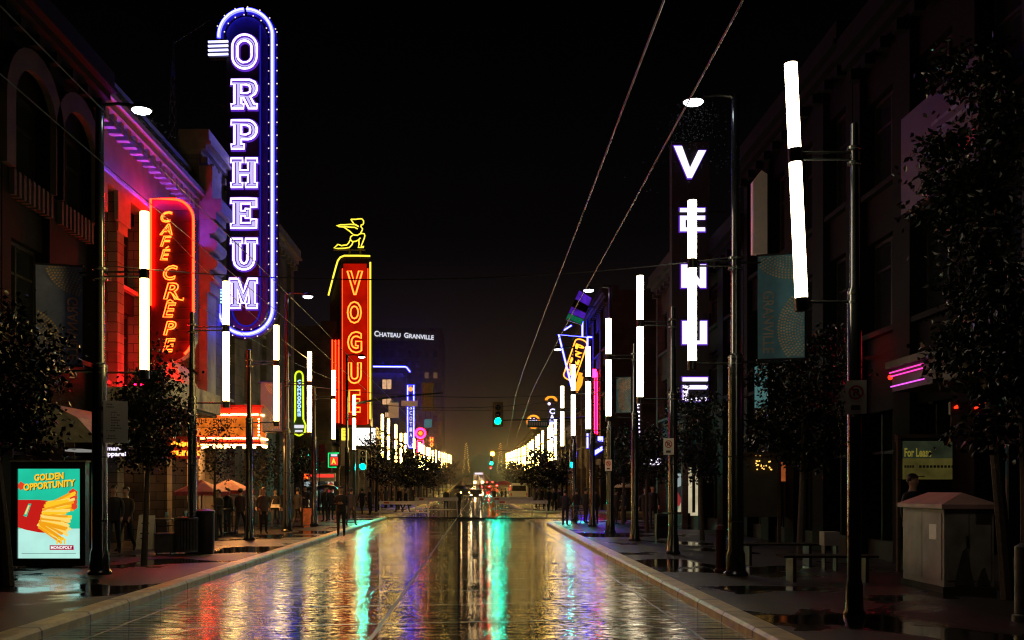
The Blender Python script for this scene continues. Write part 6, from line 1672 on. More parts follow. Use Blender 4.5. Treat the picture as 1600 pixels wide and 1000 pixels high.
def person_body(pose):
    J = pose_joints(pose); V = []; E = []; RR = []; ID = {}; cat = []
    def add(k, p, r, c): ID[k] = len(V); V.append(p); RR.append(r); cat.append(c); return ID[k]
    for k in ('pel', 'sp', 'ch', 'nb', 'nk', 'h0', 'h1', 'h2'): add(k, J[k], RAD[k], 0 if k in ('nk', 'h0', 'h1', 'h2') else (2 if k == 'pel' else 1))
    for a, b in (('pel', 'sp'), ('sp', 'ch'), ('ch', 'nb'), ('nb', 'nk'), ('nk', 'h0'), ('h0', 'h1'), ('h1', 'h2')): E.append((ID[a], ID[b]))
    add('nose', (J['h0'][0], J['h0'][1] - .100, J['h0'][2] + .035), (.014, .014), 0); E.append((ID['h1'], ID['nose']))
    for s, k in ((-1, 'l'), (1, 'r')):
        add('ear' + k, (J['h1'][0] + s * .088, J['h1'][1] + .015, J['h1'][2] - .01), (.014, .022), 0); E.append((ID['h1'], ID['ear' + k]))
        for n_, c in (('sh', 1), ('el', 1), ('wr', 1)): add(n_ + k, J[n_ + k], RAD[n_], c)
        E += [(ID['ch'], ID['sh' + k]), (ID['sh' + k], ID['el' + k]), (ID['el' + k], ID['wr' + k])]
        w_ = Vector(J['wr' + k]); d = (w_ - Vector(J['el' + k])).normalized(); sd = Vector((0, -1, 0)) if abs(d.y) < .75 else Vector((0, 0, 1)); sd = (sd - d * sd.dot(d)).normalized(); inn = d.cross(sd) * s
        add('pa' + k, tuple(w_ + d * .065), (.022, .040), 0); E.append((ID['wr' + k], ID['pa' + k]))
        for fi, (o, ln) in enumerate(((.030, .070), (.010, .080), (-.010, .075), (-.030, .058))):
            b = w_ + d * .10 + sd * o; add('f%d%s' % (fi, k), tuple(b), (.011, .011), 0); E.append((ID['pa' + k], ID['f%d%s' % (fi, k)]))
            add('g%d%s' % (fi, k), tuple(b + d * ln * .55 - inn * .012), (.009, .009), 0); E.append((ID['f%d%s' % (fi, k)], ID['g%d%s' % (fi, k)]))
            add('t%d%s' % (fi, k), tuple(b + d * ln * .85 - inn * .035), (.0075, .0075), 0); E.append((ID['g%d%s' % (fi, k)], ID['t%d%s' % (fi, k)]))
        b = w_ + d * .045 + sd * .045; add('th' + k, tuple(b), (.012, .012), 0); E.append((ID['pa' + k], ID['th' + k])); add('tt' + k, tuple(b + d * .045 + sd * .012 - inn * .015), (.009, .009), 0); E.append((ID['th' + k], ID['tt' + k]))
        for n_, c in (('hp', 2), ('kn', 2), ('an', 2), ('bl', 3), ('to', 3)): add(n_ + k, J[n_ + k], RAD[n_], c)
        E += [(ID['pel'], ID['hp' + k]), (ID['hp' + k], ID['kn' + k]), (ID['kn' + k], ID['an' + k]), (ID['an' + k], ID['bl' + k]), (ID['bl' + k], ID['to' + k])]
    me = bpy.data.meshes.new('body'); me.from_pydata(V, E, []); ob = bpy.data.objects.new('body', me); COL.objects.link(ob)
    md = ob.modifiers.new('skin', 'SKIN'); md.use_smooth_shade = True
    for i, sv in enumerate(me.skin_vertices[0].data): sv.radius = RR[i]; sv.use_root = (i == 0)
    ob.modifiers.new('sub', 'SUBSURF').levels = 1
    dg = bpy.context.evaluated_depsgraph_get(); dg.update(); out = bpy.data.meshes.new_from_object(ob.evaluated_get(dg))
    bpy.data.objects.remove(ob); bpy.data.meshes.remove(me); out.name = 'body'
    out.materials.clear()
    for k in ('skin', 'cloth_black', 'cloth_denim', 'rubber'): out.materials.append(M[k])
    segs = [(Vector(V[a]), Vector(V[b]), cat[b] if b > a else cat[a]) for a, b in E]
    for p in out.polygons:
        c = p.center; best = 9; mi = 0
        for a, b, k in segs:
            ab = b - a; u = max(0, min(1, (c - a).dot(ab) / max(1e-9, ab.length_squared))); dd = (c - (a + ab * u)).length
            if dd < best: best = dd; mi = k
        p.material_index = mi; p.use_smooth = True
    return out, J
bodies = {}
def person(label, x, y, pose, rz, h=1.72, coat='cloth_black', legs='cloth_denim', hat=None, bag=False, group='people walking in the rain', z=None, long=False):
    if pose not in bodies: bodies[pose] = person_body(pose)
    me, J = bodies[pose]
    t = thing('person', label, 'person', (x, y, SW + rise(y) if z is None else z), rz, group=group)
    s_ = h / 1.76; t.scale = (s_, s_, s_)
    b = bpy.data.objects.new('body', me); COL.objects.link(b); b.parent = t
    for i, k in ((1, coat), (2, legs)): b.material_slots[i].link = 'OBJECT'; b.material_slots[i].material = M[k]
    m = MB(); rows = [(.70 if long else .84, .20, .145), (.95, .185, .135), (1.10, .165, .122), (1.28, .195, .132), (1.38, .175, .118), (1.45, .085, .082)]
    n = 18; vs = []
    for z_, a, c in rows:
        for j in range(n): q = 2 * PI * j / n; vs.append((a * math.cos(q), c * math.sin(q) + .004 * math.sin(5 * q + z_ * 9), z_ + (.012 * math.sin(3 * q) if z_ < .9 else 0)))
    m.add(vs, [(i * n + j, i * n + (j + 1) % n, (i + 1) * n + (j + 1) % n, (i + 1) * n + j) for i in range(len(rows) - 1) for j in range(n)]); m.build('jacket', coat, t, shift=(0, 0, 0), smooth=True)
    hm = MB(); hx, hy, hz = J['h1']; tmp = MB(); tmp.sphere((hx, hy + .012, hz + .018), .104, 14, sc=(.92, 1.06, 1.0))
    keep = [f for f in tmp.f if not (sum(tmp.v[i][1] for i in f) / len(f) < hy - .045 and sum(tmp.v[i][2] for i in f) / len(f) < hz + .045) and sum(tmp.v[i][2] for i in f) / len(f) > hz - .085]
    hm.add(tmp.v, keep)
    if hat == 'cap': hm.box(hx - .06, hx + .06, hy - .19, hy - .08, hz + .055, hz + .068)
    hm.build('cap' if hat == 'cap' else ('hat' if hat else 'hair'), hat if hat in M else 'hair', t, shift=(0, 0, 0), smooth=True)
    if bag: bm_ = MB(); bm_.box(-.24, .20, -.20, -.135, .93, 1.07); bm_.tube([(-.16, -.10, 1.0), (-.1, -.13, 1.25), (.08, -.02, 1.46), (.05, .12, 1.3)], .012, 6); bm_.build('shoulder_bag', 'bag_white', t, shift=(0, 0, 0))
    return t
def umbrella(label, x, y, z, r=.52, mat='umbrella_black', tilt=0.0, shaft=.75, group='umbrellas'):
    """z = height of the canopy rim"""
    t = thing('umbrella', label, 'umbrella', (x, y, z - shaft + .18), group=group)
    t.rotation_euler = (0, tilt, 0)
    m = MB(); n = 8; k = 6; vs = []; b = shaft - .18
    for i in range(k + 1):
        u = i / k
        for j in range(n * 2):
            a = PI * j / n; sc_ = r * math.sin(u * PI / 2) * (1 if j % 2 == 0 else 1 - .07 * u); vs.append((sc_ * math.cos(a), sc_ * math.sin(a), b + .24 * r / .52 * math.cos(u * PI / 2) - (0 if j % 2 == 0 else -.025 * u)))
    nn = n * 2
    m.add(vs, [(i * nn + j, i * nn + (j + 1) % nn, (i + 1) * nn + (j + 1) % nn, (i + 1) * nn + j) for i in range(k) for j in range(nn)]); m.build('canopy', mat, t, shift=(0, 0, 0), smooth=True)
    m = MB(); m.cyl((0, 0, 0), (0, 0, b + .30), .008, n=6); m.build('shaft', 'steel', t, shift=(0, 0, 0))
    m = MB(); m.tube([(0, 0, .06), (0, 0, -.02), (.02, 0, -.06), (.05, 0, -.05)], .014, 6); m.build('handle', 'rubber', t, shift=(0, 0, 0))
    return t
def foot_y(py): return 1.70 * 1600 / (py - HY)
PE = [ # px, foot py, pose, rz, h, coat, legs, hat, bag, label
 (178, 866, 'walk', 0.2, 1.78, 'cloth_black', 'cloth_denim', None, False, 'person in a dark jacket walking left of the pair just behind the nearest pole'),
 (197, 862, 'walk', -0.15, 1.74, 'cloth_brown', 'cloth_black', None, False, 'person in a brown coat walking on the right of the pair behind the nearest pole'),
 (356, 836, 'stand', 2.6, 1.70, 'cloth_black', 'cloth_grey', None, False, 'person standing with back turned under the red patio umbrellas'),
 (376, 835, 'walk', 3.0, 1.70, 'cloth_navy', 'cloth_black', None, False, 'person in navy walking away right of the red patio umbrellas'),
 (412, 834, 'pocket', .4, 1.72, 'cloth_grey', 'cloth_black', None, False, 'person with hands in pockets between the second and third poles on the left'),
 (430, 826, 'walk', 0.1, 1.66, 'cloth_black', 'cloth_denim', None, True, 'person carrying a pale bag at the waist on the left pavement'),
 (444, 824, 'stand', 1.0, 1.72, 'cloth_black', 'cloth_denim', None, False, 'person standing close behind the tall lamp pole at the lime sign'),
 (533, 838, 'phone', 0.0, 1.76, 'cloth_black', 'cloth_black', None, False, 'person in black looking at a phone by the left kerb near the crossing'),
 (549, 822, 'walk', 2.8, 1.70, 'cloth_grey', 'cloth_grey', None, False, 'person in a patterned grey coat just right of the one with the phone'),
 (1008, 824, 'walk', 0.2, 1.72, 'cloth_black', 'cloth_black', None, False, 'left person of the couple walking on the shiny right pavement'),
 (1020, 826, 'walk', -0.1, 1.82, 'cloth_black', 'cloth_navy', None, False, 'taller right person of the couple walking on the shiny right pavement'),
 (1083, 819, 'umbrella', 3.0, 1.70, 'cloth_black', 'cloth_black', None, False, 'person under a black umbrella in front of the lit doorway'),
 (1108, 806, 'stand', 1.7, 1.72, 'cloth_black', 'cloth_black', None, False, 'person silhouetted against the green glowing door'),
 (1131, 816, 'pocket', 2.2, 1.74, 'cloth_black', 'cloth_grey', None, False, 'left one of two dark figures beside the tall right lamp pole'),
 (1142, 818, 'stand', 1.2, 1.70, 'cloth_black', 'cloth_black', None, False, 'right one of two dark figures beside the tall right lamp pole'),
 (1426, 900, 'stand', 0.5, 1.98, 'cloth_black', 'cloth_black', 'cap', False, 'person in a cap silhouetted against the lease banner behind the cabinet'),
 (300, 846, 'stand', 1.4, 1.70, 'cloth_black', 'cloth_black', None, False, 'person in black standing under the left red patio umbrella'),
 (342, 840, 'phone', -.6, 1.66, 'cloth_grey', 'cloth_black', None, False, 'person looking down between the two red patio umbrellas'),
 (392, 828, 'walk', .2, 1.70, 'cloth_navy', 'cloth_black', None, False, 'person walking just left of the third pole on the left'),
 (465, 826, 'walk', 2.9, 1.72, 'cloth_black', 'cloth_black', None, False, 'person walking away right of the tall lamp pole at the lime sign'),
 (1234, 846, 'stand', 2.0, 1.74, 'cloth_black', 'cloth_black', None, False, 'dark figure standing in front of the orange lit doorway'),
]
for px, fy, pose, rz, h, coat, legs, hat, bag, lb in PE:
    Yp = foot_y(fy); person(lb, wx(px, Yp), Yp, pose, rz, h, coat, legs, hat, bag)
# people on the carriageway
RP = [(697, 795.5, 'walk', 3.0, 1.76, 'hi_vis', 'person in a bright yellow hat crossing the wet road'), (718, 797.5, 'walk', -2.9, 1.72, None, 'person under a dark umbrella in the middle of the road'),
      (750, 779, 'stand', 0, 1.7, None, 'left of two tiny figures in front of the distant headlights'), (755.5, 779, 'walk', 0, 1.72, None, 'right of two tiny figures in front of the distant headlights'),
      (772, 786, 'stand', .4, 1.76, None, 'figure standing behind the right-hand barricade at its left end'), (784, 785, 'walk', 1, 1.7, None, 'figure under the dark red umbrella behind the right-hand barricade'),
      (790, 784, 'stand', 2, 1.7, None, 'third figure from the left behind the right-hand barricade'), (797, 785, 'walk', 2.6, 1.74, None, 'rightmost figure of the group behind the right-hand barricade')]
for px, fy, pose, rz, h, hat, lb in RP:
    Yp = 1.83 * 1600 / (fy - HY); person(lb, wx(px, Yp), Yp, pose, rz, h, 'cloth_black', 'cloth_black', hat, False, z=rise(Yp))
# crowds on the far pavements
cr_ = random.Random(11)
for side, xs in (('left', [477, 489, 508, 517, 566, 578, 590, 603, 613, 624, 634, 645]), ('right', [838, 846, 857, 866, 874, 883, 901, 915, 930, 962, 975])):
    for i, px in enumerate(xs):
        Yp = cr_.uniform(68, 105) if (590 <= px <= 880) else cr_.uniform(46, 58)
        if 560 < px < 590: Yp = 64
        person('dark figure in the distant crowd on the %s pavement, %s from the %s' % (side, ords[i], 'left'), wx(px, Yp), Yp, cr_.choice(['walk', 'stand', 'pocket', 'phone']), cr_.uniform(-3, 3), cr_.uniform(1.62, 1.84), cr_.choice(['cloth_black', 'cloth_navy', 'cloth_grey', 'cloth_black']), 'cloth_black', None, False, group='crowd on the far pavements', z=(SW + rise(Yp)))
umbrella('black umbrella held in front of the lit doorway on the right', wx(1078, 47.5), 47.3, wz(763, 47.5), .50, tilt=-.12)
umbrella('dark umbrella held by the person in the middle of the road', wx(719, 82.4), 82.2, wz(764, 82.4), .62)
umbrella('dark red umbrella over the group behind the right-hand barricade', wx(787, 122), 121.8, wz(757.5, 122), 1.0, mat='canvas_red')
umbrella('pale pink umbrella on the right pavement between two poles', wx(976, 50), 50, wz(762, 50), .50, mat='canvas_cream')
umbrella('dark umbrella in the crowd beside the corner shop on the left', wx(488, 54), 54, wz(767, 54), .55)
umbrella('wide dark umbrella right of the corner shop on the left', wx(510, 50), 50, wz(765, 50), .58)

# ------------------------------------------------------------------ street furniture
def patio(label, px, py_rim, Yq, r, mat):
    x = wx(px, Yq); z = wz(py_rim, Yq)
    t = thing('patio_umbrella', label, 'parasol', (x, Yq, SW), group='patio umbrellas outside the cafe')
    m = MB(); n = 8; top = z + .42
    for j in range(n):
        a0, a1 = 2 * PI * j / n, 2 * PI * (j + 1) / n
        p = [(x + r * math.cos(a), Yq + r * math.sin(a), z) for a in (a0, a1)]; m.add([(x, Yq, top), p[0], p[1]], [(0, 1, 2)])
        m.add([p[0], p[1], (p[1][0], p[1][1], z - .14), (p[0][0], p[0][1], z - .14)], [(0, 1, 2, 3)])
    m.build('canopy', mat, t); m = MB(); m.cyl((x, Yq, SW), (x, Yq, top), .025, n=8); m.build('pole', 'grey_metal', t)
    m = MB(); m.lathe([(.30, 0), (.30, .06), (.06, .10)], c=(x, Yq, SW), n=14); m.build('base', 'black_metal', t)
patio('left red patio umbrella outside the cafe under the marquee', 315, 768, 36.5, 1.0, 'canvas_red'); patio('right red patio umbrella outside the cafe under the marquee', 358, 766, 38.0, .95, 'canvas_red')
# ribbed litter bin and its round companion
Yq = 26.3; x = wx(303, Yq)
t = thing('litter_bin', 'ribbed dark litter bin with open top in front of the second left pole', 'bin', (wx(291, Yq), Yq, SW))
m = MB(); x0 = wx(291, Yq)
for k in range(22): a = 2 * PI * k / 22; m.box(x0 + .27 * math.cos(a) - .022, x0 + .27 * math.cos(a) + .022, Yq + .27 * math.sin(a) - .012, Yq + .27 * math.sin(a) + .012, SW + .08, SW + .88)
m.lathe([(.29, .05), (.29, .10)], c=(x0, Yq, SW), n=22); m.build('slat_cage', 'grey_metal', t)
m = MB(); m.lathe([(.245, .06), (.245, .86)], c=(x0, Yq, SW), n=22); m.build('liner', 'black_metal', t)
m = MB(); m.lathe([(.30, .86), (.31, .89), (.30, .93), (.20, .95), (.20, .90)], c=(x0, Yq, SW), n=22); m.build('rim', 'black_metal', t, smooth=True)
t = thing('litter_bin', 'tall smooth round bin standing right behind the ribbed one', 'bin', (wx(318, 26.9), 26.9, SW)); x0 = wx(318, 26.9)
m = MB(); m.lathe([(.26, 0), (.28, .05), (.28, 1.02), (.30, 1.04), (.29, 1.10), (.12, 1.14)], c=(x0, 26.9, SW), n=22); m.build('drum', 'black_metal', t, smooth=True)
m = MB(); m.lathe([(.302, 1.045), (.302, 1.075)], c=(x0, 26.9, SW), n=22); m.build('lid_band', 'pole_metal', t)
t = thing('newspaper_box', 'low grey box with red-lit edge between the tree and the bins', 'box', (wx(257, 26), 26, SW))
m = MB(); m.box(wx(241, 26), wx(269, 26), 26, 26.45, SW + .05, SW + .50); m.build('box_body', 'grey_metal', t)
m = MB(); m.box(wx(240.4, 26), wx(269.6, 26), 25.98, 26.47, SW + .501, SW + .54); m.build('lid', 'grey_metal', t)
m = MB()
for a in (243, 265): m.box(wx(a, 26), wx(a + 2, 26), 26.02, 26.42, SW, SW + .05)
m.build('feet', 'black_metal', t)
Yq = 28.0
t = thing('sandwich_board', 'white sandwich board menu on the left pavement behind the leaning tree', 'sign', (wx(227, Yq), Yq, SW))
for s in (0, 1):
    m = MB(); dy = .28 * s; a = [(wx(214, Yq), Yq + dy * 1.4 - .14, SW + .02), (wx(240, Yq), Yq + dy * 1.4 - .14, SW + .02), (wx(241, Yq), Yq + .06, SW + .94), (wx(216, Yq), Yq + .06, SW + .94)]
    m.quad(*a); m.quad(*[(p[0], p[1] + .02, p[2]) for p in a[::-1]])
    m.build('board', 'white_paint', t)
m = MB()
for k, (a, b) in enumerate(((221, 233), (220, 234), (223, 231), (221, 233))): u = .30 + .15 * k; m.quad(*[(wx(q, Yq), Yq - .14 + .20 * w_ - .006, SW + .02 + .92 * w_) for q, w_ in ((a, u), (b, u), (b, u + .035), (a, u + .035))])
m.build('menu_text', 'sign_text_dark', t)
t = thing('sandwich_board', 'small orange board on the pavement beside the tall lamp pole', 'sign', (wx(480, 47), 47, SW))
m = MB(); m.quad((wx(473, 47), 46.9, SW), (wx(488, 47), 46.9, SW), (wx(488, 47), 47.15, SW + .75), (wx(473, 47), 47.15, SW + .75)); m.quad((wx(488, 47), 47.5, SW), (wx(473, 47), 47.5, SW), (wx(473, 47), 47.17, SW + .75), (wx(488, 47), 47.17, SW + .75)); m.build('board', 'orange_plastic', t)
# cafe terrace railing, tables and chairs
t = thing('terrace_railing', 'low metal railing around the cafe terrace on the left', 'railing', (wx(300, 31), 31, SW))
m = MB(); xr = -8.9
for k in range(18): m.cyl((xr, 31 + k * .4, SW), (xr, 31 + k * .4, SW + .95), .014, n=6)
m.cyl((xr, 30.9, SW + .95), (xr, 37.9, SW + .95), .022, n=8); m.cyl((xr, 30.9, SW + .12), (xr, 37.9, SW + .12), .016, n=8); m.build('rail', 'black_metal', t)
def cafe_set(i, x, y):
    t = thing('cafe_table', 'round cafe table on the terrace, %s from the tree' % ords[i], 'table', (x, y, SW), group='cafe tables')
    m = MB(); m.lathe([(.33, .72), (.34, .735), (.33, .75)], c=(x, y, SW), n=18); m.build('tabletop', 'steel', t); m = MB(); m.cyl((x, y, SW), (x, y, SW + .72), .03, n=8); m.lathe([(.22, 0), (.20, .03), (.04, .05)], c=(x, y, SW), n=12); m.build('pedestal', 'black_metal', t)
    for s in (-1, 1):
        c = thing('cafe_chair', 'dark cafe chair %s the %s terrace table' % ('left of' if s < 0 else 'right of', ords[i]), 'chair', (x + s * .55, y, SW), group='cafe chairs'); cx_ = x + s * .55
        m = MB(); m.box(cx_ - .2, cx_ + .2, y - .2, y + .2, SW + .43, SW + .46); m.build('seat', 'black_metal', c)
        m = MB(); m.box(cx_ + s * .18, cx_ + s * .205, y - .19, y + .19, SW + .55, SW + .88); m.build('backrest', 'black_metal', c)
        for a in (-.17, .17):
            for b in (-.17, .17): m = MB(); m.cyl((cx_ + a, y + b, SW), (cx_ + a, y + b, SW + (.43 if a * s < 0 else .55)), .013, n=6); m.build('leg', 'black_metal', c)
cafe_set(0, -9.8, 32.0); cafe_set(1, -9.7, 34.2); cafe_set(2, -9.7, 36.4)
# utility cabinet
ya, yb, xa, xb = 16.5, 18.1, 7.50, 8.30
t = thing('utility_cabinet', 'stained pale utility cabinet with a pitched pink lid at the right', 'utility box', ((xa + xb) / 2, (ya + yb) / 2, SW))
zc = SW + 1.36
m = MB(); m.box(xa, xb, ya, yb, SW + .10, zc); m.build('cabinet_body', 'cabinet_paint', t)
m = MB(); m.box(xa - .03, xb + .03, ya - .03, yb + .03, SW, SW + .10); m.build('plinth', 'dark_stone', t)
m = MB(); e = .07; zr = zc + .26; xm = (xa + xb) / 2
m.add([(xa - e, ya - e, zc), (xb + e, ya - e, zc), (xb + e, yb + e, zc), (xa - e, yb + e, zc), (xa - e, ya - e, zc + .07), (xb + e, ya - e, zc + .07), (xb + e, yb + e, zc + .07), (xa - e, yb + e, zc + .07), (xm, ya + .25, zr), (xm, yb - .1, zr)],
      [(0, 3, 2, 1), (0, 1, 5, 4), (1, 2, 6, 5), (2, 3, 7, 6), (3, 0, 4, 7), (4, 5, 8), (5, 6, 9, 8), (6, 7, 9), (7, 4, 8, 9)]); m.build('lid', 'cabinet_roof', t)
m = MB()
for q in ((xa + .05, xm - .012), (xm + .012, xb - .05)): m.box(q[0], q[1], ya - .012, ya - .001, SW + .2, zc - .08)
do = m.build('door', 'cabinet_paint', t)
m = MB(); m.box(xm - .05, xm - .03, ya - .035, ya - .013, SW + .75, SW + .92); m.build('handle', 'black_metal', do)
m = MB(); m.box(xa - .012, xa - .001, ya + .08, (ya + yb) / 2 - .012, SW + .2, zc - .08); m.box(xa - .012, xa - .001, (ya + yb) / 2 + .012, yb - .08, SW + .2, zc - .08); m.build('side_door', 'cabinet_paint', t)
m = MB()
for cx_, w_, h_ in ((xa + .32, .16, .75), (xa + .62, .12, .42)): m.poly_xz([[(cx_ - w_, SW + .13), (cx_ + w_, SW + .13), (cx_ + w_ * .7, SW + .3 * h_ + .1), (cx_ + w_ * .25, SW + h_), (cx_ - w_ * .2, SW + h_ * .9), (cx_ - w_ * .8, SW + h_ * .4)]], ya - .016)
m.build('stain', 'rust_stain', t)
m = MB()
for k in range(7): m.box(xa + .5, xa + .74, ya - .022, ya - .013, SW + 1.12 + k * .028, SW + 1.134 + k * .028)
m.build('vent', 'dark_stone', do)
m = MB(); m.box(xa - .016, xa - .0125, ya + .25, ya + .52, SW + .85, SW + 1.1); m.build('notice_sticker', 'white_panel', t)
# benches on the right
def bench(label, x, y):
    t = thing('street_bench', label, 'bench', (x, y, SW), group='street benches')
    m = MB()
    for k in range(4): m.box(x - .85, x + .85, y - .25 + k * .13, y - .25 + k * .13 + .11, SW + .44, SW + .48)
    m.build('seat', 'wood_bench', t)
    for s in (-.65, .65): m = MB(); m.box(x + s - .03, x + s + .03, y - .22, y + .22, SW, SW + .44); m.build('leg', 'black_metal', t)
bench('backless wooden bench left of the nearest right pole', wx(1292, 18.6), 18.6); bench('backless wooden bench behind the tall right lamp pole', wx(1215, 22.5), 22.5)
t = thing('newspaper_rack', 'small pale folded paper stand beside the right-hand bench', 'box', (wx(1300, 20.8), 20.8, SW))
m = MB(); m.box(wx(1288, 20.8), wx(1312, 20.8), 20.8, 21.1, SW + .52, SW + .80); m.build('tray', 'cabinet_paint', t); m = MB()
for a in (1290, 1308): m.box(wx(a, 20.8), wx(a + 2, 20.8), 20.85, 21.05, SW, SW + .52)
m.build('stand', 'black_metal', t)
t = thing('bollard', 'dark red bollard left of the tall right lamp pole', 'bollard', (wx(1126, 20.6), 20.6, SW)); x0 = wx(1126, 20.6)
m = MB(); m.lathe([(.13, 0), (.13, .06), (.10, .08), (.10, .82), (.12, .85), (.09, .93), (.02, .96)], c=(x0, 20.6, SW), n=16); m.build('post', 'bollard_red', t, smooth=True)
t = thing('bollard', 'grey post at the bottom right corner of the view', 'bollard', (wx(1597, 13), 13, SW)); x0 = wx(1597, 13)
m = MB(); m.lathe([(.12, 0), (.12, .08), (.09, .10), (.09, .95), (.02, 1.0)], c=(x0, 13, SW), n=16); m.build('post', 'grey_metal', t, smooth=True)
t = thing('newspaper_box', 'dark box on the shiny right pavement in front of the couple', 'box', (wx(1036, 33), 33, SW))
m = MB(); m.box(wx(1026, 33), wx(1046, 33), 33, 33.4, SW + .06, SW + .85); m.build('box_body', 'black_metal', t); m = MB(); m.box(wx(1028, 33), wx(1044, 33), 32.97, 32.999, SW + .45, SW + .78); m.build('window', 'glass_dark', t)
m = MB()
for a in (1027, 1043): m.box(wx(a, 33), wx(a + 2, 33), 33.02, 33.38, SW, SW + .06)
m.build('feet', 'black_metal', t)
# bicycle on the right corner
Yq = 46; bx = wx(897, Yq)
t = thing('bicycle', 'parked bicycle on the right corner beside the green-lit puddle', 'bicycle', (bx, Yq, SW)); t.rotation_euler = (0, 0, R(62))
for s in (-.52, .52):
    m = MB(); m.tube([(s + .33 * math.cos(2 * PI * i / 24), 0, .34 + .33 * math.sin(2 * PI * i / 24)) for i in range(24)], .018, 6, closed=True); w_ = m.build('wheel', 'rubber', t, shift=(0, 0, 0))
    m = MB()
    for i in range(10): a = 2 * PI * i / 10; m.cyl((s, 0, .34), (s + .32 * math.cos(a), 0, .34 + .32 * math.sin(a)), .003, n=4)
    m.build('spokes', 'steel', w_, shift=(0, 0, 0))
m = MB()
for a, b in (((-.52, .34), (-.12, .32)), ((-.12, .32), (-.22, .80)), ((-.52, .34), (-.19, .68)), ((-.19, .68), (.34, .74)), ((-.12, .32), (.36, .68)), ((.36, .66), (.33, .86)), ((.37, .66), (.52, .34))): m.cyl((a[0], 0, a[1]), (b[0], 0, b[1]), .016, n=8)
m.build('frame', 'grey_metal', t, shift=(0, 0, 0)); m = MB(); m.box(-.33, -.12, -.06, .06, .80, .85); m.build('saddle', 'rubber', t, shift=(0, 0, 0)); m = MB(); m.tube([(.30, -.26, .90), (.36, -.1, .88), (.33, 0, .86), (.36, .1, .88), (.30, .26, .90)], .012, 6); m.build('handlebar', 'steel', t, shift=(0, 0, 0))
# barricades across the crossing
def barricade(label, px0, px1, pyb, Yb):
    x0, x1 = wx(px0, Yb), wx(px1, Yb); z1 = wz(pyb - 2.6, Yb); z0 = wz(pyb + 2.6, Yb)
    t = thing('barricade', label, 'barricade', ((x0 + x1) / 2, Yb, 0), group='white barricades closing the road')
    m = MB(); m.box(x0, x1, Yb - .02, Yb + .02, z0, z1); bo = m.build('board', 'white_paint', t)
    m = MB(); m.box(x0 + .3, x0 + .62, Yb - .026, Yb - .021, z0 + .05, z1 - .05); m.build('red_plate', 'red_paint', bo)
    for x in (x0 + .12, x1 - .12):
        m = MB()
        for s in (-1, 1): m.cyl((x, Yb + s * .03, z1 + .05), (x + (.1 if x > (x0 + x1) / 2 else -.1) * .6, Yb + s * .38, 0), .028, n=6)
        m.build('leg', 'white_paint', t)
    m = MB(); m.box(x0 + .1, x1 - .1, Yb + .03, Yb + .06, .28, .34); m.build('brace', 'white_paint', t)
barricade('near white barricade on the left half of the road with red plate', 592, 671, 785.5, 62.5); barricade('far white barricade left of the two people crossing', 648, 716, 780, 71)
barricade('near white barricade on the right half of the road with red plate', 773, 856, 784.5, 63.5); barricade('far white barricade behind the right-hand one', 766, 833, 779.5, 71.5)
t = thing('traffic_marker', 'orange reflective marker post beside the right barricade', 'marker', (wx(770.5, 62), 62, 0)); x0 = wx(770.5, 62)
m = MB(); m.lathe([(.20, 0), (.20, .05), (.10, .07), (.095, .85), (.06, .95), (.02, .97)], c=(x0, 62, 0), n=14); m.build('post', 'orange_plastic', t, smooth=True)
m = MB(); m.lathe([(.103, .45), (.102, .62)], c=(x0, 62, 0), n=14); m.build('reflector', 'white_paint', t)
m = MB(); pts = [(wx(572 + 312 * i / 12, 61), 61 + .5 * math.sin(i * .5), .03) for i in range(13)]; m.tube(pts, .035, 6); solo('road_cable', m, 'rubber', 'black cable lying across the whole road in front of the barricades', 'cable', pts[0])

# ------------------------------------------------------------------ vehicles far down the road
def car(label, x, y, paint, away, lights, sc=1.0):
    z = rise(y); t = thing('car', label, 'car', (x, y, z), PI if away else 0, group='cars far down the road')
    m = MB(); prof = [(-2.1, .35), (-2.15, .62), (-1.95, .80), (-1.1, .90), (-.55, 1.38), (.85, 1.42), (1.55, .98), (2.05, .92), (2.12, .6), (2.08, .35)]
    vs = [(-.86, a, b) for a, b in prof] + [(.86, a, b) for a, b in prof]; n = len(prof)
    for i, (a, b) in enumerate(prof):
        if b > 1.2: vs[i] = (-.66, a, b); vs[n + i] = (.66, a, b)
    m.add(vs, [(i, i + 1, n + i + 1, n + i) for i in range(n - 1)] + [tuple(range(n - 1, -1, -1)), tuple(range(n, 2 * n)), (n - 1, 0, n, 2 * n - 1)]); m.build('body', paint, t, shift=(0, 0, 0))
    m = MB(); m.quad((-.70, -1.05, .95), (.70, -1.05, .95), (.58, -.60, 1.34), (-.58, -.60, 1.34)); m.xf(Matrix.Translation((0, -.025, .02))); m.build('windscreen', 'glass_dark', t, shift=(0, 0, 0))
    m = MB(); m.quad((.70, 1.52, 1.02), (-.70, 1.52, 1.02), (-.58, .92, 1.38), (.58, .92, 1.38)); m.xf(Matrix.Translation((0, .025, .02))); m.build('rear_window', 'glass_dark', t, shift=(0, 0, 0))
    for s in (-1, 1):
        for w_ in (-1.3, 1.3): m = MB(); m.cyl((s * .70, w_, .32), (s * .88, w_, .32), .32, n=16); wo_ = m.build('wheel', 'rubber', t, shift=(0, 0, 0)); m = MB(); m.cyl((s * .881, w_, .32), (s * .89, w_, .32), .2, n=12); m.build('rim', 'steel', wo_, shift=(0, 0, 0))
        m = MB(); m.sphere((s * .62, -2.1, .68), .10, 8, sc=(1.2, .5, .8)); m.build('headlight', lights if not away else 'glass_dark', t, shift=(0, 0, 0))
        m = MB(); m.box(s * .62 - .14, s * .62 + .14, 2.08, 2.13, .72, .86); m.build('tail_light', 'tail_red' if away else 'red_paint', t, shift=(0, 0, 0))
    return t
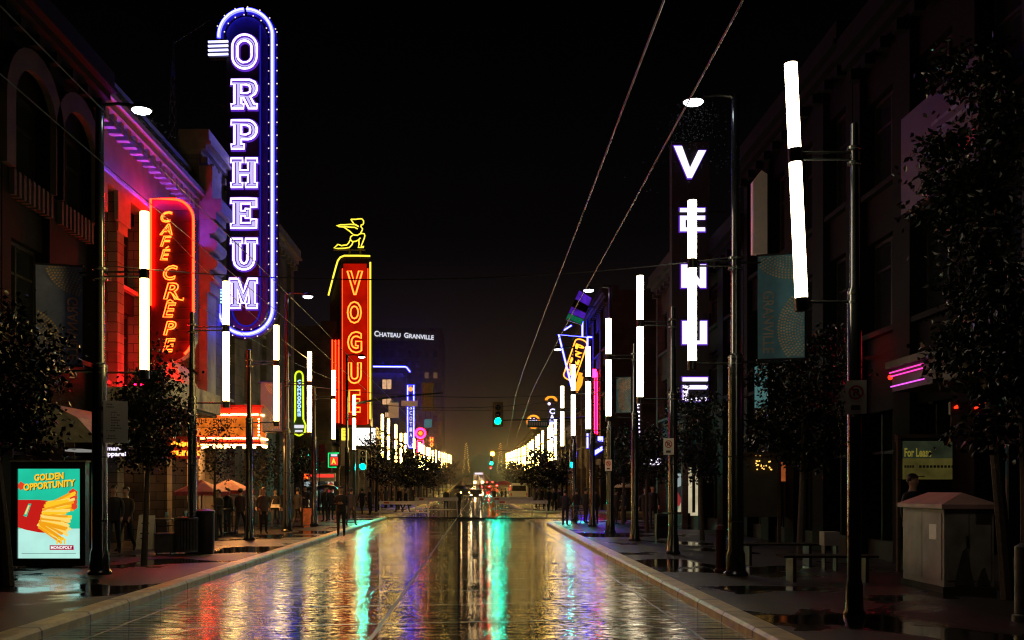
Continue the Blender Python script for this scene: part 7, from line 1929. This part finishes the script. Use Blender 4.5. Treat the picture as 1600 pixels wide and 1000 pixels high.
car('oncoming car with very bright headlights in the middle distance', wx(743.5, 138), 138, 'car_dark', False, 'headlight')
car('oncoming car with warm headlights left of the very bright one', wx(727, 150), 150, 'car_dark', False, 'headlight_warm')
car('dark oncoming car further back in the left lane', wx(733, 176), 176, 'car_dark', False, 'headlight_warm')
car('red tail-lit car nearest the road centre, driving away', wx(759, 186), 186, 'car_red', True, 'headlight'); car('tail-lit car right of the first one, driving away', wx(771, 196), 196, 'car_dark', True, 'headlight')
car('tail-lit car further up the slope, driving away', wx(765, 235), 235, 'car_dark', True, 'headlight')
Yq = 118; t = thing('parked_van', 'white van parked on the right beyond the barricades', 'van', (wx(811, Yq), Yq, 0))
x0 = wx(811, Yq); m = MB(); m.poly_xz([[(x0 - 1.0, .4), (x0 + 1.0, .4), (x0 + 1.02, 1.3), (x0 + .92, 2.2), (x0 + .8, 2.35), (x0 - .8, 2.35), (x0 - .92, 2.2), (x0 - 1.02, 1.3)]], Yq, 4.6); m.build('body', 'car_white', t)
m = MB(); m.quad((x0 - .82, Yq - .01, 1.45), (x0 + .82, Yq - .01, 1.45), (x0 + .76, Yq - .01, 2.08), (x0 - .76, Yq - .01, 2.08)); m.build('rear_window', 'glass_dark', t)
for s in (-1, 1):
    for dy in (.9, 3.7): m = MB(); m.cyl((x0 + s * .82, Yq + dy, .34), (x0 + s * 1.03, Yq + dy, .34), .34, n=14); m.build('wheel', 'rubber', t)
    m = MB(); m.box(x0 + s * .9 - .07, x0 + s * .9 + .07, Yq - .03, Yq - .002, .9, 1.2); m.build('tail_light', 'red_paint', t)
m = MB(); m.box(x0 - 1.0, x0 + 1.0, Yq - .1, Yq - .002, .38, .56); m.build('bumper', 'grey_metal', t)
Yq = 232; z0 = rise(Yq); x0 = wx(748, Yq); t = thing('bus', 'distant oncoming bus with glaring white front lights', 'bus', (x0, Yq, z0))
m = MB(); m.poly_xz([[(x0 - 1.25, z0 + .35), (x0 + 1.25, z0 + .35), (x0 + 1.27, z0 + 1.6), (x0 + 1.2, z0 + 3.0), (x0 + 1.0, z0 + 3.15), (x0 - 1.0, z0 + 3.15), (x0 - 1.2, z0 + 3.0), (x0 - 1.27, z0 + 1.6)]], Yq, 11); m.build('body', 'car_white', t)
m = MB(); m.quad((x0 - 1.1, Yq - .01, z0 + 1.2), (x0 + 1.1, Yq - .01, z0 + 1.2), (x0 + 1.05, Yq - .01, z0 + 2.45), (x0 - 1.05, Yq - .01, z0 + 2.45)); m.build('windscreen', 'shop_interior', t)
m = MB(); m.quad((x0 - .9, Yq - .012, z0 + 2.6), (x0 + .9, Yq - .012, z0 + 2.6), (x0 + .9, Yq - .012, z0 + 2.95), (x0 - .9, Yq - .012, z0 + 2.95)); m.build('destination_sign', 'led_white', t)
for s in (-.85, .85): m = MB(); m.sphere((x0 + s, Yq - .05, z0 + .8), .24, 8); m.build('headlight', 'headlight_warm', t)
for s in (-1.1, 1.1):
    for dy in (2, 8.5): m = MB(); m.cyl((x0 + s - .14, Yq + dy, z0 + .45), (x0 + s + .14, Yq + dy, z0 + .45), .45, n=14); m.build('wheel', 'rubber', t)
# strings of light on two slim towers, amber lamp
for px, lbl in ((728.5, 'slim tower of yellow string lights left of the road end'), (781.5, 'slim tower of yellow string lights right of the road end')):
    Yq = 420; x0 = wx(px, Yq); zb_ = rise(Yq); zt_ = wz(693, Yq); t = thing('light_tower', lbl, 'light tower', (x0, Yq, zb_), group='string-light towers')
    m = MB()
    for sx, sy in ((-1, -1), (1, -1), (1, 1), (-1, 1)): m.cyl((x0 + sx * 1.5, Yq + sy * 1.5, zb_), (x0 + sx * .25, Yq + sy * .25, zt_), .10, .05, n=6)
    m.build('lattice', 'black_metal', t); m = MB()
    for i in range(30): u = i / 29; w_ = 1.5 - 1.2 * u; s = 1 if i % 2 else -1; m.sphere((x0 + s * w_ * rnd.uniform(.5, 1), Yq - w_ - .1, zb_ + 1.5 + (zt_ - zb_ - 1.5) * u), .20, 6)
    m.build('bulbs', 'bulb_string', t)
Yq = 180; x0 = wx(769.5, Yq); z1 = wz(709, Yq); t = thing('amber_lamp', 'single round amber lamp above the far green light', 'street light', (x0 + 3.2, Yq, rise(Yq)))
m = MB(); m.cyl((x0 + 3.2, Yq, rise(Yq)), (x0 + 3.2, Yq, z1 + .5), .09, .06, n=8); m.tube([(x0 + 3.2, Yq, z1 + .45), (x0 + 1.5, Yq, z1 + .6), (x0, Yq, z1 + .35)], .05, 6); m.build('pole', 'black_metal', t); m = MB(); m.sphere((x0, Yq, z1), .36, 10); m.build('lamp', 'traffic_amber', t)
t = thing('red_beacon', 'small red light below the far green signal', 'light', (wx(767, 178), 178, wz(732, 178))); x0 = wx(767, 178)
m = MB(); m.sphere((x0, 178, wz(731, 178)), .20, 8); m.build('lamp', 'traffic_red', t); m = MB(); m.cyl((x0, 178.1, rise(178)), (x0, 178.1, wz(722, 178)), .05, n=6); m.build('post', 'black_metal', t)

# ------------------------------------------------------------------ rain flecks near the lamps, their lit sparkle put in as emission
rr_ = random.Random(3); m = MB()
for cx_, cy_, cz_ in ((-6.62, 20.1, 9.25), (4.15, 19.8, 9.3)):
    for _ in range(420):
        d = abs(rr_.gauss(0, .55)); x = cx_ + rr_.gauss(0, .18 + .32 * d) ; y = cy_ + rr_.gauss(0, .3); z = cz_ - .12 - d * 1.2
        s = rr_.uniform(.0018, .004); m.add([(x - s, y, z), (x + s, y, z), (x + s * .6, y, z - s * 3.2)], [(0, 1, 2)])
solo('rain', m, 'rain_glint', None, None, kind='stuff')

# thin rain mist hanging over the whole street
m, nt, out = _nodes('rain_mist')
vs_n = N(nt, 'ShaderNodeVolumeScatter'); vs_n.inputs['Density'].default_value = MIST; vs_n.inputs['Anisotropy'].default_value = .82
vs_n.inputs['Color'].default_value = (1.0, .82, .70, 1)
L(nt, vs_n.outputs[0], out.inputs['Volume']); M['rain_mist'] = m
mb = MB(); mb.box(-24, 24, 104, 500, -1, 26)
solo('mist', mb, 'rain_mist', None, None, kind='structure')
